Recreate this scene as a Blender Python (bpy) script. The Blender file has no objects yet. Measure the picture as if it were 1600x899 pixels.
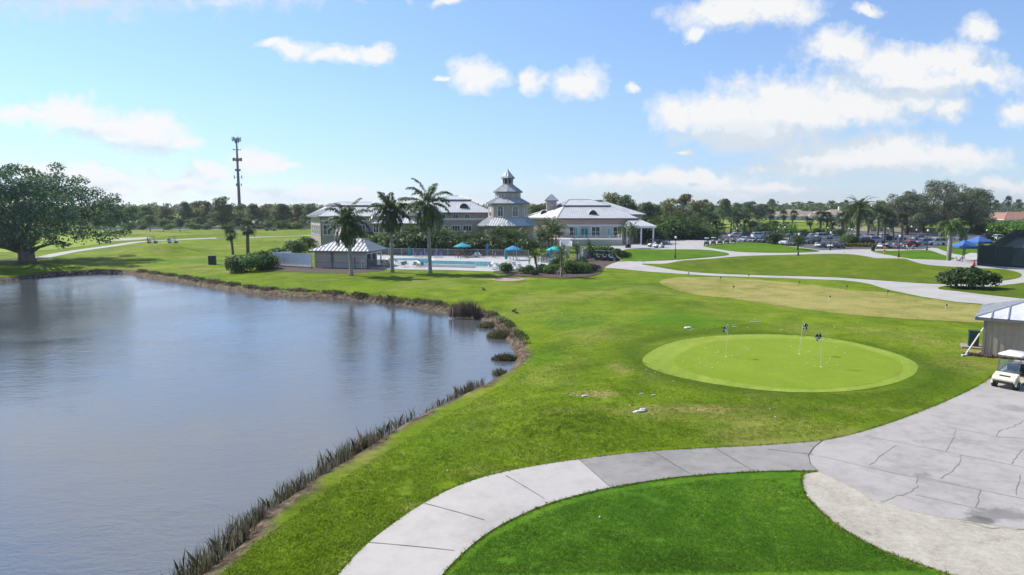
import bpy, math, random
import numpy as np
from mathutils import Vector, Matrix, noise
from mathutils.geometry import delaunay_2d_cdt

PI = math.pi
SC = bpy.context.scene
COL = SC.collection

# ------------------------------------------------------------------ camera model (a 24 mm drone camera, 10 m up)
CAM_Z, F_PX, HORIZON = 10.0, 1067.0, 322.0
PITCH = math.atan((449.5 - HORIZON) / F_PX)
_c, _s = math.cos(PITCH), math.sin(PITCH)

def ray(px, py):
    xc, yc = (px - 800.0) / F_PX, (449.5 - py) / F_PX
    return Vector((xc, _c + yc * _s, -_s + yc * _c))

def P(px, py, z=0.0):
    d = ray(px, py); t = (z - CAM_Z) / d.z
    return Vector((d.x * t, d.y * t, z))

def PY(px, py, y):
    """point of the sight line at distance y"""
    d = ray(px, py); t = y / d.y
    return Vector((d.x * t, y, CAM_Z + d.z * t))

# ------------------------------------------------------------------ mesh builder
class MB:
    def __init__(self):
        self.v, self.f, self.m = [], [], []
    def add(self, verts, faces, mi=0):
        b = len(self.v)
        self.v.extend([tuple(p) for p in verts])
        for f in faces:
            self.f.append(tuple(i + b for i in f)); self.m.append(mi)
        return self
    def box(self, cx, cy, z0, sx, sy, sz, rz=0.0, mi=0, taper=1.0, ty=None):
        ty = taper if ty is None else ty
        c, s = math.cos(rz), math.sin(rz); vs = []
        for z, k, ky in ((z0, 1, 1), (z0 + sz, taper, ty)):
            for x, y in ((-.5, -.5), (.5, -.5), (.5, .5), (-.5, .5)):
                X, Y = x * sx * k, y * sy * ky
                vs.append((cx + X * c - Y * s, cy + X * s + Y * c, z))
        return self.add(vs, [(3, 2, 1, 0), (4, 5, 6, 7), (0, 1, 5, 4), (1, 2, 6, 5), (2, 3, 7, 6), (3, 0, 4, 7)], mi)
    def rbox(self, cx, cy, z0, sx, sy, sz, r=.05, mi=0):
        """box with chamfered vertical and top edges"""
        r = min(r, sx * .45, sy * .45, sz * .45)
        def ring(x, y, z, k):
            a, b = x / 2, y / 2
            return [(cx - a + k, cy - b, z), (cx + a - k, cy - b, z), (cx + a, cy - b + k, z), (cx + a, cy + b - k, z),
                    (cx + a - k, cy + b, z), (cx - a + k, cy + b, z), (cx - a, cy + b - k, z), (cx - a, cy - b + k, z)]
        rs = [ring(sx - r, sy - r, z0, r * .6), ring(sx, sy, z0 + r * .5, r), ring(sx, sy, z0 + sz - r, r), ring(sx - 1.4 * r, sy - 1.4 * r, z0 + sz, r * .6)]
        vs = [p for q in rs for p in q]; fs = [tuple(range(7, -1, -1)), tuple(range(24, 32))]
        for k in range(3):
            for i in range(8):
                j = (i + 1) % 8
                fs.append((k * 8 + i, k * 8 + j, k * 8 + 8 + j, k * 8 + 8 + i))
        return self.add(vs, fs, mi)
    def tube(self, p0, p1, r0, r1=None, n=8, mi=0, cap=True):
        r1 = r0 if r1 is None else r1
        p0, p1 = Vector(p0), Vector(p1); d = (p1 - p0)
        if d.length < 1e-6: return self
        d.normalize(); a = d.orthogonal().normalized(); b = d.cross(a)
        vs = []
        for p, r in ((p0, r0), (p1, r1)):
            for i in range(n):
                t = 2 * PI * i / n
                vs.append(p + a * (r * math.cos(t)) + b * (r * math.sin(t)))
        fs = [(i, (i + 1) % n, n + (i + 1) % n, n + i) for i in range(n)]
        if cap: fs += [tuple(range(n - 1, -1, -1)), tuple(range(n, 2 * n))]
        return self.add(vs, fs, mi)
    def path(self, pts, rs, n=8, mi=0):
        """a swept tube through points with a radius each"""
        pts = [Vector(p) for p in pts]; vs = []; a = None
        for i, p in enumerate(pts):
            d = (pts[min(i + 1, len(pts) - 1)] - pts[max(i - 1, 0)]).normalized()
            a = d.orthogonal().normalized() if a is None else (a - d * a.dot(d)).normalized()
            b = d.cross(a)
            for k in range(n):
                t = 2 * PI * k / n
                vs.append(p + a * (rs[i] * math.cos(t)) + b * (rs[i] * math.sin(t)))
        fs = []
        for i in range(len(pts) - 1):
            for k in range(n):
                j = (k + 1) % n
                fs.append((i * n + k, i * n + j, i * n + n + j, i * n + n + k))
        fs += [tuple(range(n - 1, -1, -1)), tuple(range((len(pts) - 1) * n, len(pts) * n))]
        return self.add(vs, fs, mi)
    def lathe(self, prof, n=16, c=(0, 0, 0), axis='z', mi=0):
        vs, fs = [], []
        for r, h in prof:
            for i in range(n):
                t = 2 * PI * i / n
                x, y = r * math.cos(t), r * math.sin(t)
                p = (x, y, h) if axis == 'z' else ((x, h, y) if axis == 'y' else (h, x, y))
                vs.append((c[0] + p[0], c[1] + p[1], c[2] + p[2]))
        for k in range(len(prof) - 1):
            for i in range(n):
                j = (i + 1) % n
                fs.append((k * n + i, k * n + j, k * n + n + j, k * n + n + i))
        if prof[0][0] > 1e-4: fs.append(tuple(range(n - 1, -1, -1)))
        if prof[-1][0] > 1e-4: fs.append(tuple(range((len(prof) - 1) * n, len(prof) * n)))
        return self.add(vs, fs, mi)
    def prism(self, poly, z0, z1, mi=0):
        n = len(poly)
        vs = [(x, y, z0) for x, y in poly] + [(x, y, z1) for x, y in poly]
        fs = [tuple(range(n - 1, -1, -1)), tuple(range(n, 2 * n))] + [(i, (i + 1) % n, n + (i + 1) % n, n + i) for i in range(n)]
        return self.add(vs, fs, mi)
    def side(self, poly, y0, y1, mi=0, k=1.0):
        """(x, z) outline extruded across y"""
        n = len(poly)
        vs = [(x, y0, z) for x, z in poly] + [(x, y1, z) for x, z in poly]
        fs = [tuple(range(n)), tuple(range(2 * n - 1, n - 1, -1))] + [((i + 1) % n, i, n + i, n + (i + 1) % n) for i in range(n)]
        return self.add(vs, fs, mi)
    def build(self, name, mat, parent=None, smooth=False, loc=None, rz=0.0):
        me = bpy.data.meshes.new(name)
        me.from_pydata(self.v, [], self.f); 
        mats = mat if isinstance(mat, (list, tuple)) else [mat]
        for m in mats: me.materials.append(m)
        if len(mats) > 1: me.polygons.foreach_set('material_index', self.m)
        if smooth: me.polygons.foreach_set('use_smooth', [True] * len(self.f))
        me.update()
        return link(name, me, parent, loc, rz)

def link(name, me, parent=None, loc=None, rz=0.0):
    o = bpy.data.objects.new(name, me); COL.objects.link(o)
    if parent is not None: o.parent = parent
    if loc is not None: o.location = loc
    if rz: o.rotation_euler = (0, 0, rz)
    return o

def tag(o, label, cat, group=None):
    o['label'] = label; o['category'] = cat
    if group: o['group'] = group
    return o

def thing(name, label, cat, loc=(0, 0, 0), rz=0.0, group=None):
    o = bpy.data.objects.new(name, None); COL.objects.link(o)
    o.empty_display_size = .2; o.location = loc; o.rotation_euler = (0, 0, rz)
    return tag(o, label, cat, group)

def struct(o):
    o['kind'] = 'structure'; return o

def stuff(o, label=None, cat=None):
    o['kind'] = 'stuff'
    if label: o['label'] = label
    if cat: o['category'] = cat
    return o

def dup(root, loc, rz=0.0, label=None, group=None, scale=None, mats=None):
    """a copy of a thing with copies of its parts and sub-parts (mesh data shared); mats swaps materials by part name"""
    def cp(o, parent):
        c = o.copy(); COL.objects.link(c)
        if parent is not None: c.parent = parent
        base = o.name.split('.')[0]
        if mats and o.type == 'MESH' and base in mats:
            c.data = o.data.copy(); c.data.materials[0] = mats[base]
        for ch in o.children: cp(ch, c)
        return c
    r = cp(root, None)
    r.location = loc; r.rotation_euler = (0, 0, rz)
    if scale is not None: r.scale = (scale,) * 3 if not isinstance(scale, (tuple, list)) else scale
    if label: r['label'] = label
    if group: r['group'] = group
    return r

# ------------------------------------------------------------------ materials
MATS = {}
def nt(name):
    m = bpy.data.materials.new(name); m.use_nodes = True
    t = m.node_tree; t.nodes.clear()
    out = t.nodes.new('ShaderNodeOutputMaterial')
    return m, t, out

def nd(t, kind, **kw):
    n = t.nodes.new('ShaderNode' + kind)
    for k, v in kw.items():
        if k.startswith('i_'):
            n.inputs[k[2:].replace('_', ' ')].default_value = v
        else: setattr(n, k, v)
    return n

def pb(t, out, **kw):
    b = t.nodes.new('ShaderNodeBsdfPrincipled')
    for k, v in kw.items(): b.inputs[k.replace('_', ' ')].default_value = v
    t.links.new(b.outputs[0], out.inputs[0]); return b

def ramp(t, fac, stops):
    r = t.nodes.new('ShaderNodeValToRGB'); e = r.color_ramp.elements
    while len(e) < len(stops): e.new(.5)
    for k, (p, c) in enumerate(stops): e[k].position = p; e[k].color = (*c, 1)
    t.links.new(fac, r.inputs[0]); return r.outputs[0]

def mixc(t, fac, a, b, mode='MIX'):
    n = t.nodes.new('ShaderNodeMix'); n.data_type = 'RGBA'; n.blend_type = mode
    for i, v in ((0, fac), (6, a), (7, b)):
        if hasattr(v, 'links') or isinstance(v, bpy.types.NodeSocket): t.links.new(v, n.inputs[i])
        else: n.inputs[i].default_value = v if i == 0 else (*v, 1)
    return n.outputs[2]

def math_(t, op, a, b=None, c=None, clamp=False):
    n = t.nodes.new('ShaderNodeMath'); n.operation = op; n.use_clamp = clamp
    for i, v in enumerate((a, b, c)):
        if v is None: continue
        if isinstance(v, bpy.types.NodeSocket): t.links.new(v, n.inputs[i])
        else: n.inputs[i].default_value = v
    return n.outputs[0]

def noise_(t, vec, scale, detail=4, rough=.55, dist=0.0, out='Fac', dim='3D'):
    n = nd(t, 'TexNoise'); n.noise_dimensions = dim
    n.inputs['Scale'].default_value = scale; n.inputs['Detail'].default_value = detail
    n.inputs['Roughness'].default_value = rough; n.inputs['Distortion'].default_value = dist
    if vec is not None: t.links.new(vec, n.inputs['Vector'])
    return n.outputs[out]

def mapr(t, v, a, b, c=0.0, d=1.0):
    n = t.nodes.new('ShaderNodeMapRange'); t.links.new(v, n.inputs[0])
    for i, x in enumerate((a, b, c, d)): n.inputs[i + 1].default_value = x
    return n.outputs[0]

def simple(name, col, rough=.6, metal=0.0, var=.12, scale=3.0, bump=0.0, spec=.5, coat=0.0):
    """a painted / cast surface with a little uneven tone and dirt"""
    if name in MATS: return MATS[name]
    m, t, out = nt(name)
    b = pb(t, out, Roughness=rough, Metallic=metal)
    b.inputs['Specular IOR Level'].default_value = spec
    b.inputs['Coat Weight'].default_value = coat
    tc = nd(t, 'TexCoord').outputs['Object']
    n1 = noise_(t, tc, scale, 5, .6)
    lo = tuple(c * (1 - var) for c in col); hi = tuple(min(1, c * (1 + var)) for c in col)
    t.links.new(ramp(t, n1, [(.3, lo), (.7, hi)]), b.inputs['Base Color'])
    r = mapr(t, n1, .3, .7, max(.02, rough - .08), min(1, rough + .1)); t.links.new(r, b.inputs['Roughness'])
    if bump:
        bp = nd(t, 'Bump'); bp.inputs['Strength'].default_value = bump; bp.inputs['Distance'].default_value = .02
        t.links.new(noise_(t, tc, scale * 12, 3), bp.inputs['Height']); t.links.new(bp.outputs[0], b.inputs['Normal'])
    MATS[name] = m; return m

def foliage(name, c1, c2, c3, trans=.3, rough=.55, objvar=.25):
    """leaves: every leaf its own tone, every plant its own shift; some light passes through"""
    if name in MATS: return MATS[name]
    m, t, out = nt(name)
    g = nd(t, 'NewGeometry'); oi = nd(t, 'ObjectInfo')
    col = ramp(t, g.outputs['Random Per Island'], [(.0, c1), (.5, c2), (1., c3)])
    h = nd(t, 'HueSaturation'); t.links.new(col, h.inputs['Color'])
    t.links.new(mapr(t, oi.outputs['Random'], 0, 1, 1 - objvar, 1 + objvar), h.inputs['Value'])
    t.links.new(mapr(t, oi.outputs['Random'], 0, 1, .49, .515), h.inputs['Hue'])
    b = nd(t, 'BsdfPrincipled'); b.inputs['Roughness'].default_value = rough; b.inputs['Specular IOR Level'].default_value = .35
    tr = nd(t, 'BsdfTranslucent'); mx = nd(t, 'MixShader'); mx.inputs[0].default_value = trans
    t.links.new(h.outputs[0], b.inputs['Base Color']); t.links.new(h.outputs[0], tr.inputs['Color'])
    t.links.new(b.outputs[0], mx.inputs[1]); t.links.new(tr.outputs[0], mx.inputs[2]); t.links.new(mx.outputs[0], out.inputs[0])
    MATS[name] = m; return m

def bark(name, c1, c2, scale=3.0, rings=0.0):
    if name in MATS: return MATS[name]
    m, t, out = nt(name)
    b = pb(t, out, Roughness=.85)
    tc = nd(t, 'TexCoord').outputs['Object']
    mp = nd(t, 'Mapping'); t.links.new(tc, mp.inputs[0]); mp.inputs['Scale'].default_value = (1, 1, .25)
    f = noise_(t, mp.outputs[0], scale, 6, .65)
    if rings:
        w = nd(t, 'TexWave'); w.bands_direction = 'Z'; w.inputs['Scale'].default_value = rings; w.inputs['Distortion'].default_value = 1.5
        t.links.new(tc, w.inputs['Vector']); f = math_(t, 'ADD', math_(t, 'MULTIPLY', f, .7), math_(t, 'MULTIPLY', w.outputs['Fac'], .3))
    t.links.new(ramp(t, f, [(.3, c1), (.7, c2)]), b.inputs['Base Color'])
    bp = nd(t, 'Bump'); bp.inputs['Strength'].default_value = .6; bp.inputs['Distance'].default_value = .05
    t.links.new(f, bp.inputs['Height']); t.links.new(bp.outputs[0], b.inputs['Normal'])
    MATS[name] = m; return m
# ================================================================== the land
WATER_Z = -1.0

def catmull(pts, step=1.0, closed=True):
    pts = [Vector((p[0], p[1])) for p in pts]; n = len(pts); out = []
    rng = range(n) if closed else range(n - 1)
    for i in rng:
        if closed: a, b, c, d = pts[(i - 1) % n], pts[i], pts[(i + 1) % n], pts[(i + 2) % n]
        else: a, b, c, d = pts[max(i - 1, 0)], pts[i], pts[i + 1], pts[min(i + 2, n - 1)]
        # centripetal parametrisation keeps uneven spacing free of loops
        t0 = 0; t1 = t0 + max((b - a).length ** .5, 1e-3); t2 = t1 + max((c - b).length ** .5, 1e-3); t3 = t2 + max((d - c).length ** .5, 1e-3)
        k = max(1, int(math.ceil((c - b).length / step)))
        for j in range(k):
            t = t1 + (t2 - t1) * j / k
            A1 = a * ((t1 - t) / (t1 - t0)) + b * ((t - t0) / (t1 - t0)) if (b - a).length > 1e-6 else b
            A2 = b * ((t2 - t) / (t2 - t1)) + c * ((t - t1) / (t2 - t1))
            A3 = c * ((t3 - t) / (t3 - t2)) + d * ((t - t2) / (t3 - t2)) if (d - c).length > 1e-6 else c
            B1 = A1 * ((t2 - t) / (t2 - t0)) + A2 * ((t - t0) / (t2 - t0))
            B2 = A2 * ((t3 - t) / (t3 - t1)) + A3 * ((t - t1) / (t3 - t1))
            out.append(B1 * ((t2 - t) / (t2 - t1)) + B2 * ((t - t1) / (t2 - t1)))
    if not closed: out.append(pts[-1])
    return [(p.x, p.y) for p in out]

SHORE_PX = [(0, 440), (60, 433), (125, 428.5), (190, 427.5), (206, 430), (250, 438), (292, 443), (334, 450), (398, 460), (470, 466), (540, 469),
            (600, 474), (656, 482), (706, 491), (745, 498), (772, 514), (792, 533), (803, 552), (806, 566), (796, 580), (778, 592), (756, 604), (706, 629),
            (656, 653), (618, 673), (580, 697), (535, 727), (491, 752), (443, 786), (401, 815), (382, 838), (357, 868), (316, 899)]
shore = [P(x, y, WATER_Z).to_2d() for x, y in SHORE_PX]
shore = [(p.x, p.y) for p in shore] + [(-10.4, 14.2), (-14, 8), (-24, -6), (-60, -30), (-120, -25), (-165, 40), (-150, 85), (-118, 99)]
SHORE = catmull(shore, 1.0)
_sh = np.array(SHORE)

def shore_dist(x, y):
    """signed distance to the shoreline, negative over the water"""
    x = np.asarray(x, float).ravel(); y = np.asarray(y, float).ravel()
    A = _sh; B = np.roll(_sh, -1, 0); D = B - A; L2 = (D ** 2).sum(1)
    out = np.empty(len(x))
    for s in range(0, len(x), 4000):
        px, py = x[s:s + 4000, None], y[s:s + 4000, None]
        t = np.clip(((px - A[:, 0]) * D[:, 0] + (py - A[:, 1]) * D[:, 1]) / L2, 0, 1)
        d = np.sqrt(((px - A[:, 0] - t * D[:, 0]) ** 2 + (py - A[:, 1] - t * D[:, 1]) ** 2).min(1))
        cond = (A[:, 1] > py) != (B[:, 1] > py)
        with np.errstate(divide='ignore', invalid='ignore'):
            xi = A[:, 0] + (py - A[:, 1]) / np.where(D[:, 1] == 0, 1e-9, D[:, 1]) * D[:, 0]
        ins = (np.sum(cond & (px < xi), 1) % 2) == 1
        out[s:s + 4000] = np.where(ins, -d, d)
    return out

def sstep(a, b, x):
    t = np.clip((x - a) / (b - a), 0, 1); return t * t * (3 - 2 * t)

MOUNDS = [  # centre pixel, radius x, radius y, height
    (258, 396, 11, 9, 1.9), (190, 366, 20, 12, 1.2), (310, 372, 16, 12, 1.0), (420, 378, 22, 14, .9),
    (1330, 418, 26, 11, 1.25), (1150, 416, 18, 9, .8), (1480, 424, 14, 8, .9), (870, 655, 3.6, 3.2, .5),
    (1240, 354, 60, 40, 1.6), (1120, 352, 40, 30, 1.2)]
_mm = [(P(a, b).x, P(a, b).y, c, d, h) for a, b, c, d, h in MOUNDS]

def H(x, y):
    shp = np.shape(x); x = np.asarray(x, float).ravel(); y = np.asarray(y, float).ravel()
    s = shore_dist(x, y)
    z = np.where(s > 0, WATER_Z + .55 * sstep(-.25, .9, s) + .45 * sstep(.5, 9, s), WATER_Z - .02 - np.minimum(1.6, -s * .6) + .02 * 0)
    z = np.where(s <= 0, np.minimum(z, WATER_Z + .55 * sstep(-.25, .9, s) - .6 * -s), z)
    for mx, my, rx, ry, h in _mm:
        q = ((x - mx) / rx) ** 2 + ((y - my) / ry) ** 2
        z = z + h * np.exp(-q * 1.6) * sstep(0, 6, s)
    return z.reshape(shp)

def hz(x, y): return float(H(np.array([x]), np.array([y]))[0])

def G(px, py):
    """where the sight line of a photo pixel meets the land"""
    z = 0.0
    for _ in range(10): 
        p = P(px, py, z); z = .5 * z + .5 * hz(p.x, p.y)
    p = P(px, py, z); p.z = hz(p.x, p.y); return p

# ------------------------------------------------------------------ ground sheet
def spaced(segs):
    out = [segs[0][0]]
    for a, b, st in segs:
        k = max(1, int(round((b - a) / st))); out += [a + (b - a) * (i + 1) / k for i in range(k)]
    return np.array(out)
gx = spaced([(-4000, -1500, 500), (-1500, -500, 100), (-500, -200, 25), (-200, -110, 4), (-110, -60, 1.2), (-60, -30, .8), (-30, 30, .5), (30, 60, 1), (60, 140, 2), (140, 300, 8), (300, 600, 30), (600, 1500, 100), (1500, 4000, 500)])
gy = spaced([(-60, 4, 4), (4, 60, .5), (60, 125, .7), (125, 200, 1.5), (200, 320, 4), (320, 600, 14), (600, 1500, 90), (1500, 5000, 500)])
GX, GY = np.meshgrid(gx, gy)
GZ = H(GX, GY); GS = shore_dist(GX, GY)
def gridmesh(name, X, Y, Z):
    ny, nx = X.shape; me = bpy.data.meshes.new(name)
    v = np.stack([X, Y, Z], -1).reshape(-1, 3)
    idx = np.arange(nx * ny).reshape(ny, nx)
    q = np.stack([idx[:-1, :-1], idx[:-1, 1:], idx[1:, 1:], idx[1:, :-1]], -1).reshape(-1, 4)
    me.vertices.add(len(v)); me.vertices.foreach_set('co', v.ravel())
    me.loops.add(q.size); me.loops.foreach_set('vertex_index', q.ravel())
    me.polygons.add(len(q)); me.polygons.foreach_set('loop_start', np.arange(0, q.size, 4)); me.polygons.foreach_set('loop_total', np.full(len(q), 4))
    me.polygons.foreach_set('use_smooth', np.ones(len(q), bool)); me.update(calc_edges=True); me.validate()
    return me
def attr(me, name, vals):
    a = me.attributes.new(name, 'FLOAT', 'POINT'); a.data.foreach_set('value', np.asarray(vals, np.float32).ravel())

PATCH = [  # bare or dry patches: pixel, radii in metres, strength
    (930, 615, 1.5, 1.0, .95), (1090, 640, 3.2, 1.0, .8), (1010, 640, 1.6, .8, .7), (1150, 655, 2.6, .8, .5), (880, 640, 1.6, .8, .5), (967, 575, 1.0, 2.2, .55), (1010, 645, 5, 2.2, .45),
    (790, 436, 5.5, 2.2, .8), (935, 458, 5, 3, .5), (1230, 424, 10, 2.5, .5), (1120, 420, 12, 4, .45), (1420, 425, 9, 3, .55), (1045, 414, 10, 3, .65), (1500, 424, 12, 3, .5),
    (262, 386, 9, 5, .9), (300, 390, 10, 4, .6), (360, 384, 10, 4, .5), (60, 398, 14, 5, .4), (330, 420, 7, 2, .6), (370, 425, 5, 1.6, .6), (400, 372, 20, 8, .45), (235, 364, 30, 7, .6), (470, 375, 18, 9, .5), (1480, 560, 3, 5, .3), (1440, 530, 4, 5, .4), (1520, 548, 1.6, 1.2, .7), (560, 440, 4, 1.5, .3), (690, 455, 7, 2, .25), (1350, 640, 5, 1.2, .35), (830, 700, 1.4, 1.2, .35), (760, 735, 2, .9, .5), (650, 790, 1.5, .7, .5)]
LUSH = [(1060, 500, 5, 5, .8), (900, 500, 4, 6, .6), (850, 560, 2, 4, .6), (1340, 432, 40, 1.6, .9), (1060, 398, 14, 3, .9), (330, 408, 20, 5, .7), (600, 445, 20, 6, .35), (1380, 590, 7, 5, .35), (690, 690, 2.2, 3.2, .5), (900, 445, 9, 4, .6)]
def blobs(lst, X, Y, wob=.0):
    out = np.zeros(X.shape)
    for a, b, rx, ry, st in lst:
        c = G(a, b); q = ((X - c.x) / rx) ** 2 + ((Y - c.y) / ry) ** 2
        out = np.maximum(out, st * np.exp(-q * 1.1))
    return out
gme = gridmesh('ground', GX, GY, GZ)
_c0 = G(1220, 566); _ea = (G(1434, 570).x - G(1005, 562).x) / 2; _eb = (G(1222, 523).y - G(1222, 614).y) / 2
_q = np.hypot((GX - _c0.x) / _ea, (GY - (G(1222, 523).y + G(1222, 614).y) / 2) / _eb)
attr(gme, 'fringe', np.exp(-((_q - 1.10) / .13) ** 2)); attr(gme, 'rough', blobs([(895, 660, 2.6, 2.0, 1.0), (925, 650, 1.4, 1.2, .8), (850, 670, 1.8, 1.4, .7), (700, 715, 1.6, 1.4, .6), (620, 780, 1.3, .9, .5), (560, 840, 1.2, .9, .5), (760, 660, 1.5, 1.6, .5), (905, 500, 4, 5, .5), (840, 480, 4, 4, .4), (1150, 640, 5, 1.4, .4), (940, 440, 4, 3, .4), (760, 700, 1.5, 1.2, .5), (640, 730, 1.5, 1.2, .4)], GX, GY))
attr(gme, 'shore', GS); attr(gme, 'dry', blobs(PATCH, GX, GY)); attr(gme, 'lush', blobs(LUSH, GX, GY))

def grass_mat(name, greens, dry_col=(.34, .28, .10), mow=0.0, coarse=1.0, bump=.5, sandy=False, dry_base=0.0, spread=1.0):
    m, t, out = nt(name)
    b = pb(t, out, Roughness=.75); b.inputs['Specular IOR Level'].default_value = .04
    pos = nd(t, 'NewGeometry').outputs['Position']
    big = noise_(t, pos, .045, 4, .6); mid = noise_(t, pos, .35, 5, .62, .6); fine = noise_(t, pos, 3.2 * coarse, 5, .7)
    blade = noise_(t, pos, 26, 3, .8)
    f = math_(t, 'ADD', math_(t, 'MULTIPLY', big, .30), math_(t, 'ADD', math_(t, 'MULTIPLY', mid, .38), math_(t, 'MULTIPLY', fine, .32)))
    w = .16 * spread
    col = ramp(t, f, [(.5 - w, greens[0]), (.5 - w * .2, greens[1]), (.5 + w * .35, greens[2]), (.5 + w, greens[3])])
    if mow:
        w = nd(t, 'TexWave'); w.inputs['Scale'].default_value = mow; w.inputs['Distortion'].default_value = 1.2; w.inputs['Detail'].default_value = 1
        mp = nd(t, 'Mapping'); mp.inputs['Rotation'].default_value = (0, 0, .5); t.links.new(pos, mp.inputs[0]); t.links.new(mp.outputs[0], w.inputs['Vector'])
        col = mixc(t, mapr(t, w.outputs['Fac'], .3, .7, 0, .05), col, tuple(c * 1.6 for c in greens[3]))
    if sandy:
        da = nd(t, 'Attribute'); da.attribute_name = 'dry'
        dn = math_(t, 'ADD', da.outputs['Fac'], math_(t, 'MULTIPLY', math_(t, 'SUBTRACT', noise_(t, pos, .7, 6, .7), .5), .9))
        dn2 = mapr(t, noise_(t, pos, .11, 5, .6, .8), .50, .72, 0, .5)
        df = math_(t, 'MAXIMUM', mapr(t, dn, .22, .75, 0, .9), dn2)
        dcol = ramp(t, fine, [(.3, tuple(c * .7 for c in dry_col)), (.7, tuple(c * 1.25 for c in dry_col))])
        col = mixc(t, df, col, dcol)
        lu = nd(t, 'Attribute'); lu.attribute_name = 'lush'
        ln = math_(t, 'ADD', lu.outputs['Fac'], math_(t, 'MULTIPLY', math_(t, 'SUBTRACT', noise_(t, pos, .4, 5, .65), .5), .8))
        col = mixc(t, mapr(t, ln, .2, .8, 0, .85), col, ramp(t, fine, [(.3, (.052, .150, .007)), (.7, (.10, .225, .010))]))
        fg = nd(t, 'Attribute'); fg.attribute_name = 'fringe'
        fn_ = math_(t, 'MULTIPLY', fg.outputs['Fac'], mapr(t, noise_(t, pos, .5, 4, .6), .3, .6, .5, 1))
        col = mixc(t, math_(t, 'MULTIPLY', fn_, .75), col, ramp(t, fine, [(.3, (.040, .082, .006)), (.7, (.075, .125, .009))]))
        ra = nd(t, 'Attribute'); ra.attribute_name = 'rough'
        rn = math_(t, 'MULTIPLY', mapr(t, ra.outputs['Fac'], .08, .7), mapr(t, noise_(t, pos, 2.6, 7, .75, .4), .47, .60))
        col = mixc(t, math_(t, 'MULTIPLY', rn, .85), col, (.022, .048, .008))
        # the bare, washed-out strip of the bank above the water
        sh = nd(t, 'Attribute'); sh.attribute_name = 'shore'
        se = math_(t, 'ADD', sh.outputs['Fac'], math_(t, 'MULTIPLY', math_(t, 'SUBTRACT', noise_(t, pos, .5, 6, .7), .5), 2.0))
        sf = mapr(t, se, .80, 1.35, 1, 0)
        sand = ramp(t, noise_(t, pos, 2.2, 8, .75), [(.36, (.032, .024, .015)), (.47, (.085, .062, .040)), (.60, (.20, .155, .11)), (.74, (.42, .36, .28))])
        col = mixc(t, sf, col, sand)
    col = mixc(t, mapr(t, blade, .25, .75, 0, .42), col, (.012, .028, .004), 'MULTIPLY') if False else col
    hs = nd(t, 'HueSaturation'); t.links.new(col, hs.inputs['Color']); t.links.new(mapr(t, blade, .25, .75, .62, 1.38), hs.inputs['Value'])
    t.links.new(hs.outputs[0], b.inputs['Base Color'])
    bp = nd(t, 'Bump'); bp.inputs['Strength'].default_value = bump; bp.inputs['Distance'].default_value = .10
    hgt = math_(t, 'ADD', math_(t, 'MULTIPLY', fine, .9), math_(t, 'MULTIPLY', blade, .35))
    t.links.new(hgt, bp.inputs['Height']); t.links.new(bp.outputs[0], b.inputs['Normal'])
    return m

M_ROUGH = grass_mat('rough grass', [(.050, .080, .007), (.112, .172, .008), (.172, .240, .012), (.28, .31, .034)], sandy=True, coarse=1.0, bump=.9)
M_TEE = grass_mat('tee grass', [(.034, .098, .007), (.062, .155, .010), (.095, .200, .013), (.17, .26, .026)], bump=.8, coarse=1.3, mow=.22, spread=.9)
M_GREEN = grass_mat('putting turf', [(.15, .222, .018), (.182, .258, .022), (.212, .285, .027), (.26, .31, .036)], bump=.05, spread=1.3)
M_COLLAR = grass_mat('collar turf', [(.165, .235, .026), (.21, .28, .036), (.265, .325, .052), (.30, .345, .065)], bump=.15, mow=.30)
M_TAN = grass_mat('dormant turf', [(.145, .170, .026), (.235, .225, .058), (.305, .272, .085), (.35, .30, .11)], bump=.05, spread=.62)
M_ISLE = grass_mat('island lawn', [(.045, .105, .005), (.075, .155, .006), (.11, .195, .008), (.165, .225, .016)], bump=.5, coarse=1.4)
M_BERM = grass_mat('berm lawn', [(.055, .088, .007), (.095, .140, .009), (.135, .18, .012), (.23, .215, .045)], bump=.6, sandy=False)
gme.materials.append(M_ROUGH)
struct(link('ground', gme))

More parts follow.
